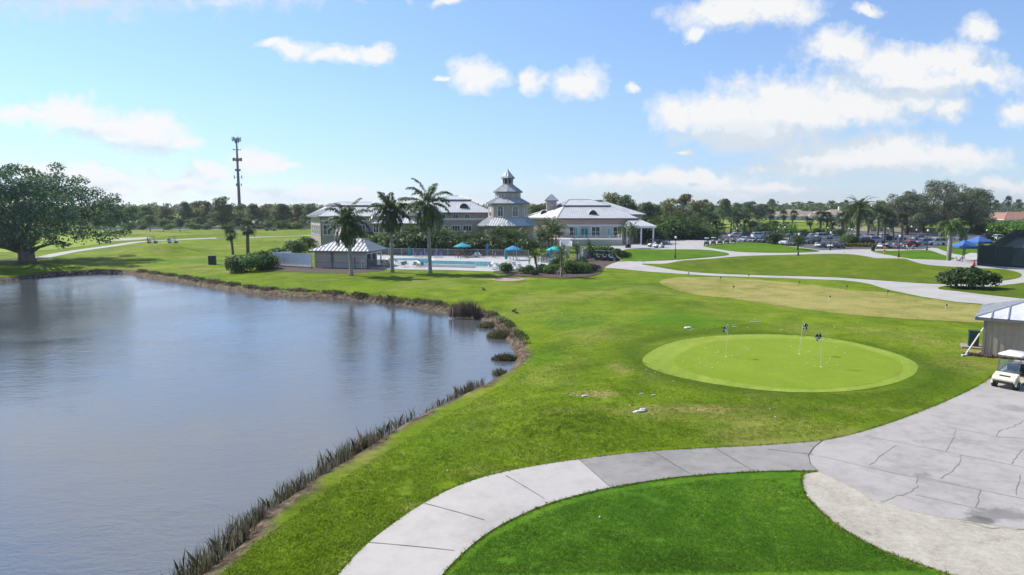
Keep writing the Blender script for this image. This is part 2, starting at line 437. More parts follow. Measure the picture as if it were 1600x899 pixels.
# ------------------------------------------------------------------ flat sheets laid on the land
def poly_sheet(name, pts, mat, off, step=2.0, inner=None, kerb=0.0, attrs=False):
    """fills an outline (world xy) with an even net of points, each lifted onto the land"""
    pts = [tuple(p) for p in pts]; n = len(pts)
    xs = [p[0] for p in pts]; ys = [p[1] for p in pts]
    arr = np.array(pts)
    X, Y = np.meshgrid(np.arange(min(xs), max(xs), step), np.arange(min(ys), max(ys), step)); X = X.ravel() + step * .37; Y = Y.ravel() + step * .41
    A = arr; B = np.roll(arr, -1, 0)
    ins = np.zeros(len(X), bool)
    for (ax, ay), (bx, by) in zip(A, B):
        c = (ay > Y) != (by > Y)
        if by != ay: ins ^= c & (X < ax + (Y - ay) / (by - ay) * (bx - ax))
    X, Y = X[ins], Y[ins]
    D = np.full(len(X), 1e9)
    for (ax, ay), (bx, by) in zip(A, B):
        dx, dy = bx - ax, by - ay; l = dx * dx + dy * dy or 1e-9
        tt = np.clip(((X - ax) * dx + (Y - ay) * dy) / l, 0, 1); D = np.minimum(D, np.hypot(X - ax - tt * dx, Y - ay - tt * dy))
    k = D > step * .35; X, Y = X[k], Y[k]
    vs = [Vector(p) for p in pts] + [Vector(p) for p in zip(X, Y)]
    r = delaunay_2d_cdt(vs, [(i, (i + 1) % n) for i in range(n)], [], 1, 1e-5)
    V = np.array([(p.x, p.y) for p in r[0]]); Z = H(V[:, 0], V[:, 1]) + off
    verts = [(x, y, z) for (x, y), z in zip(V, Z)]; faces = []
    for f in r[2]:
        a, b, c = (V[i] for i in f[:3])
        faces.append(tuple(f) if (b[0] - a[0]) * (c[1] - a[1]) - (b[1] - a[1]) * (c[0] - a[0]) > 0 else tuple(reversed(f)))
    if kerb:
        cnt = {}
        for f in faces:
            for i in range(len(f)):
                e = (f[i], f[(i + 1) % len(f)]); cnt[e] = 1
        low = {}
        for (i, j) in list(cnt):
            if (j, i) not in cnt:      # the kerb face has corners of its own, so that the top stays evenly shaded
                for q in (i, j):
                    if q not in low: x, y, z = verts[q]; low[q] = len(verts); verts += [(x, y, z - kerb), (x, y, z)]
                faces.append((low[j] + 1, low[i] + 1, low[i], low[j]))
    me = bpy.data.meshes.new(name); me.from_pydata(verts, [], faces); me.materials.append(mat)
    me.polygons.foreach_set('use_smooth', [len(f) == 3 for f in faces]); me.update()
    return struct(link(name, me))

def gpts(px, smooth=True, step=1.0, closed=True):
    w = [G(*p) for p in px]; w = [(p.x, p.y) for p in w]
    return catmull(w, step, closed) if smooth else w

def concrete(name, base, stain=.25, joints=0.0, warm=(1, .985, .96), dark=.0, scale=1.0, spots=()):
    m, t, out = nt(name)
    b = pb(t, out, Roughness=.85); b.inputs['Specular IOR Level'].default_value = .3
    pos = nd(t, 'NewGeometry').outputs['Position']
    n1 = noise_(t, pos, .28 * scale, 6, .65, .4); n2 = noise_(t, pos, 1.7 * scale, 7, .7); n3 = noise_(t, pos, 40, 3, .8)
    f = math_(t, 'ADD', math_(t, 'MULTIPLY', n1, .55), math_(t, 'MULTIPLY', n2, .45))
    lo = tuple(base * (1 - stain) * w * .96 for w in warm); hi = tuple(min(.8, base * (1 + stain * .55)) * w for w in warm)
    col = ramp(t, f, [(.36, lo), (.52, tuple(base * w for w in warm)), (.66, hi)])
    for px, py, sx_, sy_, k in spots:      # damp and oily stains
        g = G(px, py); v = nd(t, 'VectorMath'); v.operation = 'MULTIPLY_ADD'; t.links.new(pos, v.inputs[0]); v.inputs[1].default_value = (1 / sx_, 1 / sy_, 0); v.inputs[2].default_value = (-g.x / sx_, -g.y / sy_, 0)
        l = nd(t, 'VectorMath'); l.operation = 'LENGTH'; t.links.new(v.outputs[0], l.inputs[0])
        e = math_(t, 'SUBTRACT', 1.0, math_(t, 'ADD', l.outputs['Value'], math_(t, 'MULTIPLY', math_(t, 'SUBTRACT', n2, .5), 1.8)))
        col = mixc(t, mapr(t, e, 0, .5, 0, k), col, (.075, .07, .065))
    hs = nd(t, 'HueSaturation'); t.links.new(col, hs.inputs['Color']); t.links.new(mapr(t, n3, .25, .75, .9, 1.1), hs.inputs['Value'])
    t.links.new(hs.outputs[0], b.inputs['Base Color'])
    bp = nd(t, 'Bump'); bp.inputs['Strength'].default_value = .25; bp.inputs['Distance'].default_value = .01
    t.links.new(n3, bp.inputs['Height']); t.links.new(bp.outputs[0], b.inputs['Normal'])
    return m
M_NEWCON = concrete('new concrete', .425, .14, warm=(1, .93, .855))
M_OLDCON = concrete('old concrete', .275, .26, warm=(1, .935, .87))
M_APRON = concrete('worn concrete', .37, .24, warm=(1, .925, .85), spots=((1560, 806, 1.3, .6, .5), (1530, 815, .7, .3, .6), (1440, 745, .5, .3, .3), (1590, 640, 1.2, .8, .25), (1480, 690, 1.6, .6, .18), (1400, 735, 1.4, .7, .15)))
M_FARCON = concrete('path concrete', .42, .16, warm=(1, .945, .885))
M_DECK = concrete('deck concrete', .44, .08, warm=(1, .98, .95))
M_ASPH = concrete('asphalt', .10, .25, warm=(1, 1, 1.03))
M_JOINT = simple('joint', (.10, .095, .09), .9)
M_EDGE = simple('worn edge', (.50, .47, .42), .9, var=.35, scale=2.0)

def sand_mat():
    m, t, out = nt('crushed shell'); b = pb(t, out, Roughness=.95); b.inputs['Specular IOR Level'].default_value = .15
    pos = nd(t, 'NewGeometry').outputs['Position']
    n1 = noise_(t, pos, .45, 8, .72, .8); n2 = noise_(t, pos, 5, 8, .8); n3 = noise_(t, pos, 45, 3, .8)
    col = ramp(t, math_(t, 'ADD', math_(t, 'MULTIPLY', n1, .5), math_(t, 'MULTIPLY', n2, .5)), [(.34, (.17, .15, .12)), (.44, (.36, .325, .265)), (.56, (.46, .42, .35)), (.68, (.53, .49, .42))])
    hs = nd(t, 'HueSaturation'); t.links.new(col, hs.inputs['Color']); t.links.new(mapr(t, n3, .25, .75, .75, 1.25), hs.inputs['Value'])
    t.links.new(hs.outputs[0], b.inputs['Base Color'])
    bp = nd(t, 'Bump'); bp.inputs['Strength'].default_value = .6; bp.inputs['Distance'].default_value = .03
    t.links.new(n2, bp.inputs['Height']); t.links.new(bp.outputs[0], b.inputs['Normal']); return m
M_SAND = sand_mat()
M_MULCH = simple('mulch', (.075, .05, .035), .95, var=.5, scale=4, bump=.5)

# --- path in front: outer edge and inner edge
OUT = gpts([(500, 935), (530, 899), (563, 862), (600, 831), (648, 797), (700, 768), (760, 746), (830, 731), (905, 719.5), (1000, 708), (1100, 702), (1200, 697), (1287, 690)], closed=False, step=.5)
INN = gpts([(668, 935), (692, 899), (720, 869), (760, 836), (800, 813), (850, 791), (900, 776), (953, 763.5), (1050, 748), (1130, 741), (1200, 737.5), (1276, 737)], closed=False, step=.5)
def near(lst, px, py):
    g = G(px, py); return min(range(len(lst)), key=lambda i: (lst[i][0] - g.x) ** 2 + (lst[i][1] - g.y) ** 2)
io, ii = near(OUT, 905, 719.5), near(INN, 953, 763.5)
struct(poly_sheet('cart_path', OUT[:io + 1] + INN[:ii + 1][::-1], M_NEWCON, .045, .8, kerb=.09))
arc = gpts([(1287, 690), (1272, 700), (1263, 713), (1266, 727), (1277, 737.5)], closed=False, step=.5)
struct(poly_sheet('cart_path', OUT[io:] + arc[1:-1] + INN[ii:][::-1], M_OLDCON, .041, .8, kerb=.09))
# --- worn concrete yard at the right with the crushed-shell shoulder below it
top = gpts([(1287, 690), (1340, 678), (1380, 666), (1440, 644), (1500, 618.5), (1540, 597), (1575, 570), (1620, 545), (1700, 525)], closed=False, step=.8)
low = gpts([(1850, 850), (1700, 838), (1600, 829), (1500, 814), (1420, 799), (1340, 768), (1300, 748), (1277, 737.5)], closed=False, step=.6)
rt = gpts([(1700, 525), (1900, 560), (1950, 700), (1850, 850)], closed=False, step=3)
struct(poly_sheet('yard', top + rt[1:-1] + low + arc[::-1][1:-1], M_APRON, .038, 1.2, kerb=.07))
sl = gpts([(1279, 738.5), (1258, 742), (1254, 757), (1262, 777), (1290, 806), (1340, 841), (1400, 869), (1475, 895), (1560, 925), (1700, 960), (1850, 960), (1850, 848)], closed=False, step=.5)
su = gpts([(1850, 845), (1700, 833), (1600, 824), (1500, 808), (1420, 793), (1345, 765), (1300, 746)], closed=False, step=.8)
struct(poly_sheet('gravel_shoulder', sl + su, M_SAND, .03, .6, kerb=.03))
# --- close-mown tee inside the bend
tee = INN[:] + gpts([(1277, 739), (1256, 743), (1252, 757), (1260, 778), (1288, 808), (1338, 843), (1398, 871), (1470, 896)], closed=False, step=.6) + gpts([(1470, 900), (1560, 940), (1500, 1050), (1000, 1100), (640, 990)], closed=False, step=1)
poly_sheet('tee_lawn', tee, M_TEE, .012, .7)
# joints and cracks cut in the slabs: thin dark lines lying on them
def lines(name, segs, mat, w, off):
    mb = MB()
    for pts in segs:
        w2 = [G(*p) for p in pts]; g = []
        for a, b in zip(w2, w2[1:]):
            kk = max(1, int((b - a).length / .35)); g += [a + (b - a) * (j / kk) for j in range(kk)]
        g.append(w2[-1])
        for q in g: q.z = hz(q.x, q.y)
        for k in range(len(g) - 1):
            a, b = g[k], g[k + 1]; n = Vector((-(b.y - a.y), b.x - a.x, 0)).normalized() * w * (.6 + .8 * random.Random(k * 7 + len(pts)).random())
            mb.add([(a.x - n.x, a.y - n.y, a.z + off), (b.x - n.x, b.y - n.y, b.z + off), (b.x + n.x, b.y + n.y, b.z + off), (a.x + n.x, a.y + n.y, a.z + off)], [(0, 1, 2, 3)])
    return struct(mb.build(name, mat))
lines('slab_joint', [[(664, 789), (757, 815)], [(790, 745), (850, 781)], [(576, 850), (710, 863)], [(905, 720), (953, 763)], [(1018, 706), (1077, 742)], [(1117, 702), (1177, 738)], [(1200, 704), (1270, 712)],
        [(1285, 690), (1272, 700), (1263, 713), (1266, 727), (1277, 737)]], M_JOINT, .012, .056)
def crackle(pts, seed):
    r = random.Random(seed); out = []
    for k in range(len(pts) - 1):
        (a, b), (c, d) = pts[k], pts[k + 1]
        for j in range(5):
            u = j / 5; out.append((a + (c - a) * u + r.uniform(-2.2, 2.2), b + (d - b) * u + r.uniform(-1.6, 1.6)))
    return out + [pts[-1]]
lines('pavement_crack', [crackle(c, i) for i, c in enumerate([[(1402, 697), (1380, 710), (1358, 728)], [(1493, 672), (1490, 685), (1478, 706)], [(1502, 712), (1498, 728), (1470, 750)], [(1434, 745), (1433, 762), (1418, 773), (1374, 786)],
        [(1533, 768), (1524, 795)], [(1598, 658), (1580, 670), (1560, 675), (1558, 684)], [(1600, 703), (1590, 712), (1580, 727)], [(1594, 745), (1588, 775)], [(1500, 815), (1540, 826), (1600, 829)]])], simple('crack', (.20, .185, .165), .9), .011, .046)
lines('yard_joint', [[(1350, 682), (1500, 712), (1640, 740)], [(1280, 714), (1400, 742), (1520, 765), (1640, 790)], [(1440, 747), (1500, 760)], [(1480, 668), (1560, 684), (1650, 690)], [(1430, 775), (1530, 797)]], simple('faint joint', (.23, .22, .21), .9), .02, .043)
# --- greens
GREEN_PX = [(1004, 562), (1022, 547), (1054, 534.5), (1095, 527.5), (1135, 524.5), (1210, 523), (1288, 528), (1330, 535), (1366, 543.5), (1405, 555), (1432, 569), (1430, 584), (1410, 595), (1382, 603), (1340, 610), (1288, 613.5), (1230, 613), (1179, 609), (1100, 598), (1038, 584), (1009, 572)]
poly_sheet('green_collar', gpts(GREEN_PX, step=.6), M_COLLAR, .016, .9)
cx, cy = 1235, 569
poly_sheet('putting_green', gpts([(cx + (x - cx) * .83 + 10, cy + (y - cy) * .87) for x, y in GREEN_PX], step=.6), M_GREEN, .024, .9)
poly_sheet('practice_green', gpts([(1031, 440), (1054, 434.5), (1116, 433.5), (1179, 437), (1272, 446.5), (1320, 453), (1386, 457.5), (1442, 466), (1495, 472.5), (1565, 480.5), (1640, 490), (1650, 503), (1533, 504.5), (1460, 501), (1390, 497), (1320, 491), (1271, 485.5), (1215, 477.5), (1145, 467), (1092, 461.5), (1052, 452)], step=.8), M_TAN, .02, 1.2)
# --- drives and paths round the club
DRIVE = gpts([(926, 418), (960, 419.5), (1022, 425.5), (1116, 431.5), (1241, 435.5), (1319, 438.5), (1344, 441), (1360, 444), (1385, 452), (1442, 464), (1495, 472), (1579, 479), (1650, 486), (1760, 495), (1760, 425), (1598, 417.5), (1540, 413), (1512, 412), (1505, 400), (1490, 392), (1450, 386.5), (1400, 386), (1362, 384), (1320, 381), (1270, 377), (1200, 374), (1130, 372), (1060, 371.5), (985, 372), (962, 380), (938, 398)], smooth=False)
struct(poly_sheet('driveway', DRIVE, M_FARCON, .03, 2.0, kerb=.05))
poly_sheet('parking_lot', gpts([(1030, 372), (1150, 379), (1192, 381), (1245, 386), (1285, 391.5), (1330, 390), (1440, 390), (1478, 384), (1496, 376), (1600, 371), (1600, 364), (1300, 361), (1150, 361), (1030, 364)], smooth=False), M_ASPH, .05, 4.0)
def isle(px, mat, off=.10, kerb=.09, step=1.2): return poly_sheet('lawn', gpts(px, step=1.0), mat, off, step, kerb=kerb)
isle([(968, 407.5), (972, 396), (984, 390), (1030, 390.5), (1100, 391), (1126, 394), (1139, 397.5), (1132, 400), (1100, 403.2), (1040, 407.5), (1000, 409)], M_ISLE)
isle([(1099, 384.5), (1120, 382), (1160, 379.5), (1190, 380.5), (1240, 386.5), (1278, 392.5), (1276, 394), (1220, 395.5), (1160, 394.3), (1120, 389.5)], M_ISLE)
isle([(1003, 413), (1040, 412.6), (1100, 406.3), (1160, 401), (1240, 398.6), (1320, 397.5), (1380, 406.5), (1440, 413), (1520, 419.5), (1570, 422), (1592, 427), (1594, 433), (1575, 438), (1530, 442), (1469, 444.5), (1397, 440.4), (1304, 434), (1179, 430.4), (1085, 426), (1040, 420)], M_BERM, off=.08)
isle([(1365, 393), (1400, 392.5), (1445, 391.5), (1470, 398), (1500, 408), (1490, 411.5), (1440, 407.5), (1395, 400)], M_ISLE)
isle([(1468, 386), (1500, 384), (1535, 386), (1530, 397), (1505, 399), (1480, 394)], M_ISLE)
isle([(1468, 452.5), (1480, 448), (1540, 449), (1575, 446), (1640, 440), (1700, 450), (1680, 476), (1600, 467.5), (1547, 462), (1495, 455.5)], M_BERM)
# far golf course: pale paths, the road along the trees
def strip(name, px, w, mat, off, kerb=0.0):
    c = catmull([(G(*p).x, G(*p).y) for p in px], 3, False); L, R = [], []
    for i, p in enumerate(c):
        a, b = Vector(c[max(i - 1, 0)]), Vector(c[min(i + 1, len(c) - 1)]); d = (b - a).normalized(); n = Vector((-d.y, d.x)) * w / 2
        L.append((p[0] + n.x, p[1] + n.y)); R.append((p[0] - n.x, p[1] - n.y))
    return struct(poly_sheet(name, L + R[::-1], mat, off, 1.5, kerb=kerb))
strip('cart_path', [(-60, 412), (40, 406), (110, 394), (180, 384), (230, 377.5), (300, 374), (338, 372.5)], 3.2, M_FARCON, .05)
strip('cart_path', [(385, 372), (430, 370), (470, 369), (500, 367)], 3.0, M_FARCON, .05)
strip('road', [(-200, 357.5), (190, 358.2), (330, 358.6), (500, 357.5), (640, 356)], 7.0, concrete('pale road', .33, .1), .06)
poly_sheet('fairway', gpts([(-150, 398), (60, 392), (150, 382), (190, 374), (150, 369), (0, 370), (-150, 374)]), M_COLLAR, .04, 5)
poly_sheet('sand_bunker', gpts([(178, 377), (230, 374), (226, 371.5), (190, 372.5), (172, 374.5)]), M_SAND, .07, 1.5)
poly_sheet('fairway', gpts([(1120, 356), (1200, 350), (1300, 349), (1280, 344), (1180, 343), (1110, 348)]), M_COLLAR, .3, 12)
poly_sheet('planting_bed', gpts([(400, 421), (440, 424), (500, 427), (560, 427), (596, 424), (600, 421), (560, 419), (420, 416)], step=.8), M_MULCH, .03, 1.0)
poly_sheet('planting_bed', gpts([(770, 425), (800, 431), (850, 434), (890, 435.5), (932, 430), (945, 418), (975, 404), (975, 392), (940, 390), (900, 402), (860, 416), (820, 420)], step=.8), M_MULCH, .07, 1.0)
poly_sheet('bare_soil', gpts([(768, 436.5), (790, 434), (815, 434.5), (817, 438), (795, 440), (775, 439)], step=.5), simple('sandy soil', (.36, .25, .19), .95, var=.3, scale=1.5), .03, .6)

# ------------------------------------------------------------------ the pond
def water_mat(name, deep, scale=1.0, bump=.16, rough=.06):
    m, t, out = nt(name)
    b = pb(t, out, Roughness=rough, IOR=2.0); b.inputs['Base Color'].default_value = (*deep, 1); b.inputs['Specular IOR Level'].default_value = .85
    pos = nd(t, 'NewGeometry').outputs['Position']
    mp = nd(t, 'Mapping'); mp.inputs['Rotation'].default_value = (0, 0, .35); mp.inputs['Scale'].default_value = (1, 2.1, 1); t.links.new(pos, mp.inputs[0])
    w1 = noise_(t, mp.outputs[0], 1.5 * scale, 3, .55, .6); w2 = noise_(t, mp.outputs[0], .35 * scale, 2, .5, .5); w3 = noise_(t, mp.outputs[0], 5.5 * scale, 2, .6)
    gust = mapr(t, noise_(t, pos, .05, 3, .55, .25), .38, .62, .40, 1.35)
    h = math_(t, 'ADD', math_(t, 'MULTIPLY', w1, .5), math_(t, 'ADD', math_(t, 'MULTIPLY', w2, .7), math_(t, 'MULTIPLY', w3, .22)))
    h = math_(t, 'MULTIPLY', h, gust)
    bp = nd(t, 'Bump'); bp.inputs['Strength'].default_value = 1.0; bp.inputs['Distance'].default_value = bump
    t.links.new(h, bp.inputs['Height']); t.links.new(bp.outputs[0], b.inputs['Normal'])
    return m
M_WATER = water_mat('pond water', (.085, .090, .096), bump=.036, rough=.03)
wp = [(p[0], p[1]) for p in SHORE]
cxm = sum(p[0] for p in wp) / len(wp); cym = sum(p[1] for p in wp) / len(wp)
mb = MB(); 
def _grow(lst, d):
    out = []
    for i, p in enumerate(lst):
        a, b = Vector(lst[i - 1]), Vector(lst[(i + 1) % len(lst)]); dr = (b - a).normalized(); n = Vector((-dr.y, dr.x))
        q = Vector(p) + n * d
        if shore_dist([q.x], [q.y])[0] < 0: q = Vector(p) - n * d
        out.append((q.x, q.y))
    return out
wl = _grow(wp[::2], .45)
me = bpy.data.meshes.new('water'); me.from_pydata([(x, y, WATER_Z) for x, y in wl], [], [tuple(range(len(wl)))]); me.materials.append(M_WATER); me.update()
struct(link('water', me))
# ================================================================== plants
def cards(name, C, Nn, size, mat, rng, aspect=.55, parent=None, bend=.0):
    """many small leaf-shaped faces: centres, facing directions, lengths"""
    C = np.asarray(C, float); n = len(C); Nn = Nn / np.maximum(np.linalg.norm(Nn, axis=1, keepdims=True), 1e-6)
    r = rng.normal(size=(n, 3)); T = np.cross(Nn, r); T /= np.maximum(np.linalg.norm(T, axis=1, keepdims=True), 1e-6)
    B = np.cross(Nn, T); L = np.asarray(size).reshape(-1, 1) * .5; Wd = L * aspect
    V = np.stack([C - T * L, C + B * Wd * .9 + Nn * L * bend, C + T * L, C - B * Wd + Nn * L * bend], 1).reshape(-1, 3)
    return rawmesh(name, V, 4, mat, parent)

def rawmesh(name, V, k, mat, parent=None):
    me = bpy.data.meshes.new(name); n = len(V)
    me.vertices.add(n); me.vertices.foreach_set('co', np.ascontiguousarray(V, np.float32).ravel())
    me.loops.add(n); me.loops.foreach_set('vertex_index', np.arange(n, dtype=np.int32))
    me.polygons.add(n // k); me.polygons.foreach_set('loop_start', np.arange(0, n, k, dtype=np.int32)); me.polygons.foreach_set('loop_total', np.full(n // k, k, np.int32))
    me.materials.append(mat); me.update(calc_edges=True)
    return link(name, me, parent)

def lobe_leaves(lobes, n, rng, leaf, flat=.25, inner=.45):
    """points spread through lobes (x, y, z, rx, ry, rz); most near each lobe's skin, fewer below"""
    lobes = np.array(lobes, float); a = lobes[:, 3] * lobes[:, 4]; idx = rng.choice(len(lobes), n, p=a / a.sum())
    d = rng.normal(size=(n, 3)); d /= np.linalg.norm(d, axis=1, keepdims=True)
    d[:, 2] = np.where((d[:, 2] < -flat) & (rng.random(n) < .7), -d[:, 2], d[:, 2])
    rr = 1 - inner * rng.random(n) ** 1.8 + rng.normal(size=n) * .06
    # twig-scale tufts, so that the skin of each lobe is lumpy
    k = 14; dirs = rng.normal(size=(k, 3)); dirs /= np.linalg.norm(dirs, axis=1, keepdims=True)
    ph = (d @ dirs.T + idx[:, None] * .37 * np.arange(1, k + 1)) * 7
    rr += .10 * np.sin(ph).sum(1) / math.sqrt(k)
    L = lobes[idx]; C = L[:, :3] + d * rr[:, None] * L[:, 3:6]
    N = d * .7 + rng.normal(size=(n, 3)) * .6; N[:, 2] += .35
    return C, N, leaf * (.6 + .8 * rng.random(n))

def dome_lobes(rng, R, h0, h1, n, rl, squash=.75):
    """lobes packed in a dome between heights h0 and h1"""
    out = []
    for k in range(n):
        a = rng.random() * 2 * PI; q = math.sqrt(rng.random()); z = rng.random()
        rmax = R * (1 - .55 * z ** 1.6) * (.62 + .38 * min(1, z * 5))
        r = rl * (.7 + .6 * rng.random())
        x, y = math.cos(a) * q * (rmax - r * .5), math.sin(a) * q * (rmax - r * .5)
        out.append((x, y, h0 + r * .6 + z * (h1 - h0 - r * 1.4), r, r, r * squash))
    return out

def limbs(lobes, base_z, r0, rng, nlimb=7, lean=(0, 0), fork=.35, sides=9):
    """a tapered trunk that forks into limbs running to the lobes"""
    mb = MB(); top = max(l[2] for l in lobes); fz = base_z + (min(l[2] for l in lobes) - base_z) * .75 + fork
    f = Vector((lean[0], lean[1], fz))
    mb.path([(0, 0, -.25), (0, 0, .12), (lean[0] * .2, lean[1] * .2, fz * .25), (lean[0] * .6, lean[1] * .6, fz * .65), f], [r0 * 1.7, r0 * 1.35, r0 * 1.02, r0 * .88, r0 * .8], sides)
    ch = sorted(lobes, key=lambda l: -l[3] * l[4])[:max(nlimb * 2, 4)]; rng.shuffle(ch)
    for l in ch[:nlimb]:
        e = Vector(l[:3]); m = f.lerp(e, .5) + Vector((rng.uniform(-.4, .4), rng.uniform(-.4, .4), (e - f).length * .10))
        q = (e - f).length
        mb.path([f - Vector((0, 0, r0 * .5)), f.lerp(m, .55) + Vector((0, 0, .06 * q)), m, e], [r0 * .58, r0 * .42, r0 * .3, r0 * .1], 6)
    return mb

M_BARK = bark('grey bark', (.07, .058, .045), (.17, .145, .115), 3)
M_BARKD = bark('dark bark', (.035, .03, .026), (.10, .085, .07), 4)
M_PALMT = bark('palm trunk', (.20, .185, .165), (.36, .335, .30), 2.0, rings=2.2)
M_SABALT = bark('boot trunk', (.075, .06, .045), (.20, .165, .125), 5, rings=3)
F_OAK = foliage('oak leaves', (0.064, 0.106, 0.042), (0.121, 0.173, 0.059), (0.222, 0.264, 0.095), trans=.42)
F_OLIVE = foliage('olive leaves', (0.093, 0.102, 0.034), (0.163, 0.163, 0.049), (0.256, 0.225, 0.078), trans=.42)
F_GREEN = foliage('mid leaves', (0.061, 0.120, 0.031), (0.113, 0.198, 0.041), (0.206, 0.292, 0.061), trans=.42)
F_FICUS = foliage('fig leaves', (0.042, 0.092, 0.050), (0.085, 0.158, 0.077), (0.165, 0.242, 0.116), objvar=.05, trans=.42)
F_DARK = foliage('dark leaves', (0.043, 0.070, 0.033), (0.079, 0.122, 0.047), (0.166, 0.213, 0.085), trans=.42)
F_GREY = foliage('grey oak leaves', (0.080, 0.097, 0.055), (0.148, 0.164, 0.090), (0.243, 0.259, 0.143), objvar=.1, trans=.42)
F_PALM = foliage('palm fronds', (0.033, 0.058, 0.018), (0.063, 0.101, 0.028), (0.133, 0.164, 0.053), trans=.2, rough=.4, objvar=.15)
F_SABAL = foliage('fan fronds', (.032, .046, .020), (.062, .080, .034), (.120, .140, .065), trans=.2, rough=.45)
F_ARECA = foliage('areca fronds', (.030, .060, .010), (.066, .115, .018), (.15, .19, .045), trans=.3, rough=.45)
F_BRIGHT = foliage('bright shrub leaves', (.060, .130, .012), (.105, .20, .018), (.17, .27, .030))
F_SHRUB = foliage('shrub leaves', (0.026, 0.054, 0.014), (0.054, 0.096, 0.024), (0.114, 0.162, 0.041))
F_YEL = foliage('croton leaves', (.18, .17, .015), (.32, .28, .03), (.42, .36, .06))
F_DATE = foliage('date fronds', (.045, .065, .018), (.085, .115, .032), (.16, .175, .06), trans=.2, rough=.45)
F_FOX = foliage('foxtail fronds', (.045, .075, .020), (.095, .145, .042), (.19, .24, .085), trans=.25, rough=.45)
F_REED = foliage('reed blades', (.060, .068, .030), (.115, .118, .055), (.23, .20, .11), trans=.4)
F_DRY = foliage('dry stems', (.13, .095, .070), (.22, .165, .125), (.34, .27, .21), trans=.25)

def tree(name, label, cat, rng, lobes, nleaf, leaf, fmat, bmat, r0, nlimb=6, group=None, flat=.25, lean=(0, 0), aspect=.6):
    t_ = thing(name, label, cat, group=group)
    limbs(lobes, 0, r0, random.Random(int(rng.integers(1 << 30))), nlimb, lean).build('trunk', bmat, t_, True)
    C, N, S = lobe_leaves(lobes, nleaf, rng, leaf, flat)
    cards('crown', C, N, S, fmat, rng, aspect, t_)
    return t_

# fronds -----------------------------------------------------------------
def frond(acc, o, az, el, L, curve, n, ll, w, rng, droop=.5, plume=.0, stalk=.12, twist=0):
    """a feather frond: an arching midrib with leaflets on both sides"""
    ca, sa = math.cos(az), math.sin(az); p = np.array(o, float); e = el; st = L / n; side = np.array([-sa, ca, 0.0])
    for k in range(n + 1):
        d = np.array([ca * math.cos(e), sa * math.cos(e), math.sin(e)]); up = np.array([-ca * math.sin(e), -sa * math.sin(e), math.cos(e)])
        q = p + d * st; u = k / n
        b = side * .03 * (1.2 - u); acc.append((p - b, p + b, q + b * .8, q - b * .8))
        if u > stalk:
            v = (u - stalk) / (1 - stalk); l = ll * (.35 + .65 * math.sin(PI * min(1, .18 + v * .80)) ** .8)
            for s in (-1, 1):
                for rep in range(2 if plume else 1):
                    tilt = rng.uniform(-plume, plume) if plume else .25
                    fw = .35 + .35 * v
                    dr = side * s * math.cos(fw) + d * math.sin(fw) + up * tilt * .9; dr /= np.linalg.norm(dr)
                    dr2 = dr + np.array([0, 0, -droop * (1 + .4 * rng.random())]); dr2 /= np.linalg.norm(dr2)
                    a = p + d * st * rng.random(); m = a + dr * l * .45; t_ = m + dr2 * l * .55
                    wv = np.cross(dr, up * .8 + side * .3 * s); wv = wv / (np.linalg.norm(wv) + 1e-9) * w
                    acc.append((a, m + wv, t_, m - wv))
        p = q; e -= curve / n * (.4 + 1.2 * u)

def feather_crown(name, o, nf, L, rng, mat, parent, els=(1.4, -.6), curve=1.1, n=16, ll=.7, w=.03, droop=.5, plume=0, azspan=2 * PI, az0=0, jit=.25):
    acc = []
    for k in range(nf):
        u = k / max(1, nf - 1); el = els[0] + (els[1] - els[0]) * u ** .9
        frond(acc, o, az0 + k * 2.39996 % azspan + rng.uniform(-jit, jit), el + rng.uniform(-.12, .12), L * rng.uniform(.85, 1.08), curve * rng.uniform(.8, 1.25), n, ll * rng.uniform(.85, 1.1), w, rng, droop, plume)
    return rawmesh(name, np.array(acc).reshape(-1, 3), 4, mat, parent)

def fan_crown(name, o, nf, R, rng, mat, parent, pet=1.0, els=(1.45, -.9), seg=13):
    acc = []; o = np.array(o, float)
    for k in range(nf):
        u = k / (nf - 1); el = els[0] + (els[1] - els[0]) * u + rng.uniform(-.15, .15); az = k * 2.39996 + rng.uniform(-.2, .2)
        d = np.array([math.cos(az) * math.cos(el), math.sin(az) * math.cos(el), math.sin(el)]); side = np.array([-math.sin(az), math.cos(az), 0]); up = np.cross(d, side) * -1
        pl = pet * rng.uniform(.7, 1.1); h = o + d * pl - np.array([0, 0, .1 * pl]); b = side * .025
        acc.append((o - b, o + b, h + b, h - b))
        for s in range(seg):
            a = (s / (seg - 1) - .5) * 3.9; l = R * (.62 + .38 * math.cos(a * .62)) * rng.uniform(.85, 1.1)
            dr = d * math.cos(a) + side * math.sin(a) + up * .22 * abs(math.sin(a)); dr /= np.linalg.norm(dr)
            m = h + dr * l * .55; t_ = m + (dr + np.array([0, 0, -.55])) * l * .42; wv = np.cross(dr, up); wv = wv / (np.linalg.norm(wv) + 1e-9) * .062 * R
            acc.append((h, m + wv, t_, m - wv))
    return rawmesh(name, np.array(acc).reshape(-1, 3), 4, mat, parent)

def ringed_trunk(h, r0, r1, bend=(0, 0), bulge=0.0, n=10, seg=10, flare=1.5):
    mb = MB(); pts, rs = [], []
    for k in range(seg + 1):
        u = k / seg; pts.append((bend[0] * u * u, bend[1] * u * u, -.2 + (h + .2) * u))
        rs.append((r0 + (r1 - r0) * u + bulge * math.sin(PI * u)) * (1 + (flare - 1) * math.exp(-u * seg * 1.1)))
    return mb.path(pts, rs, n)

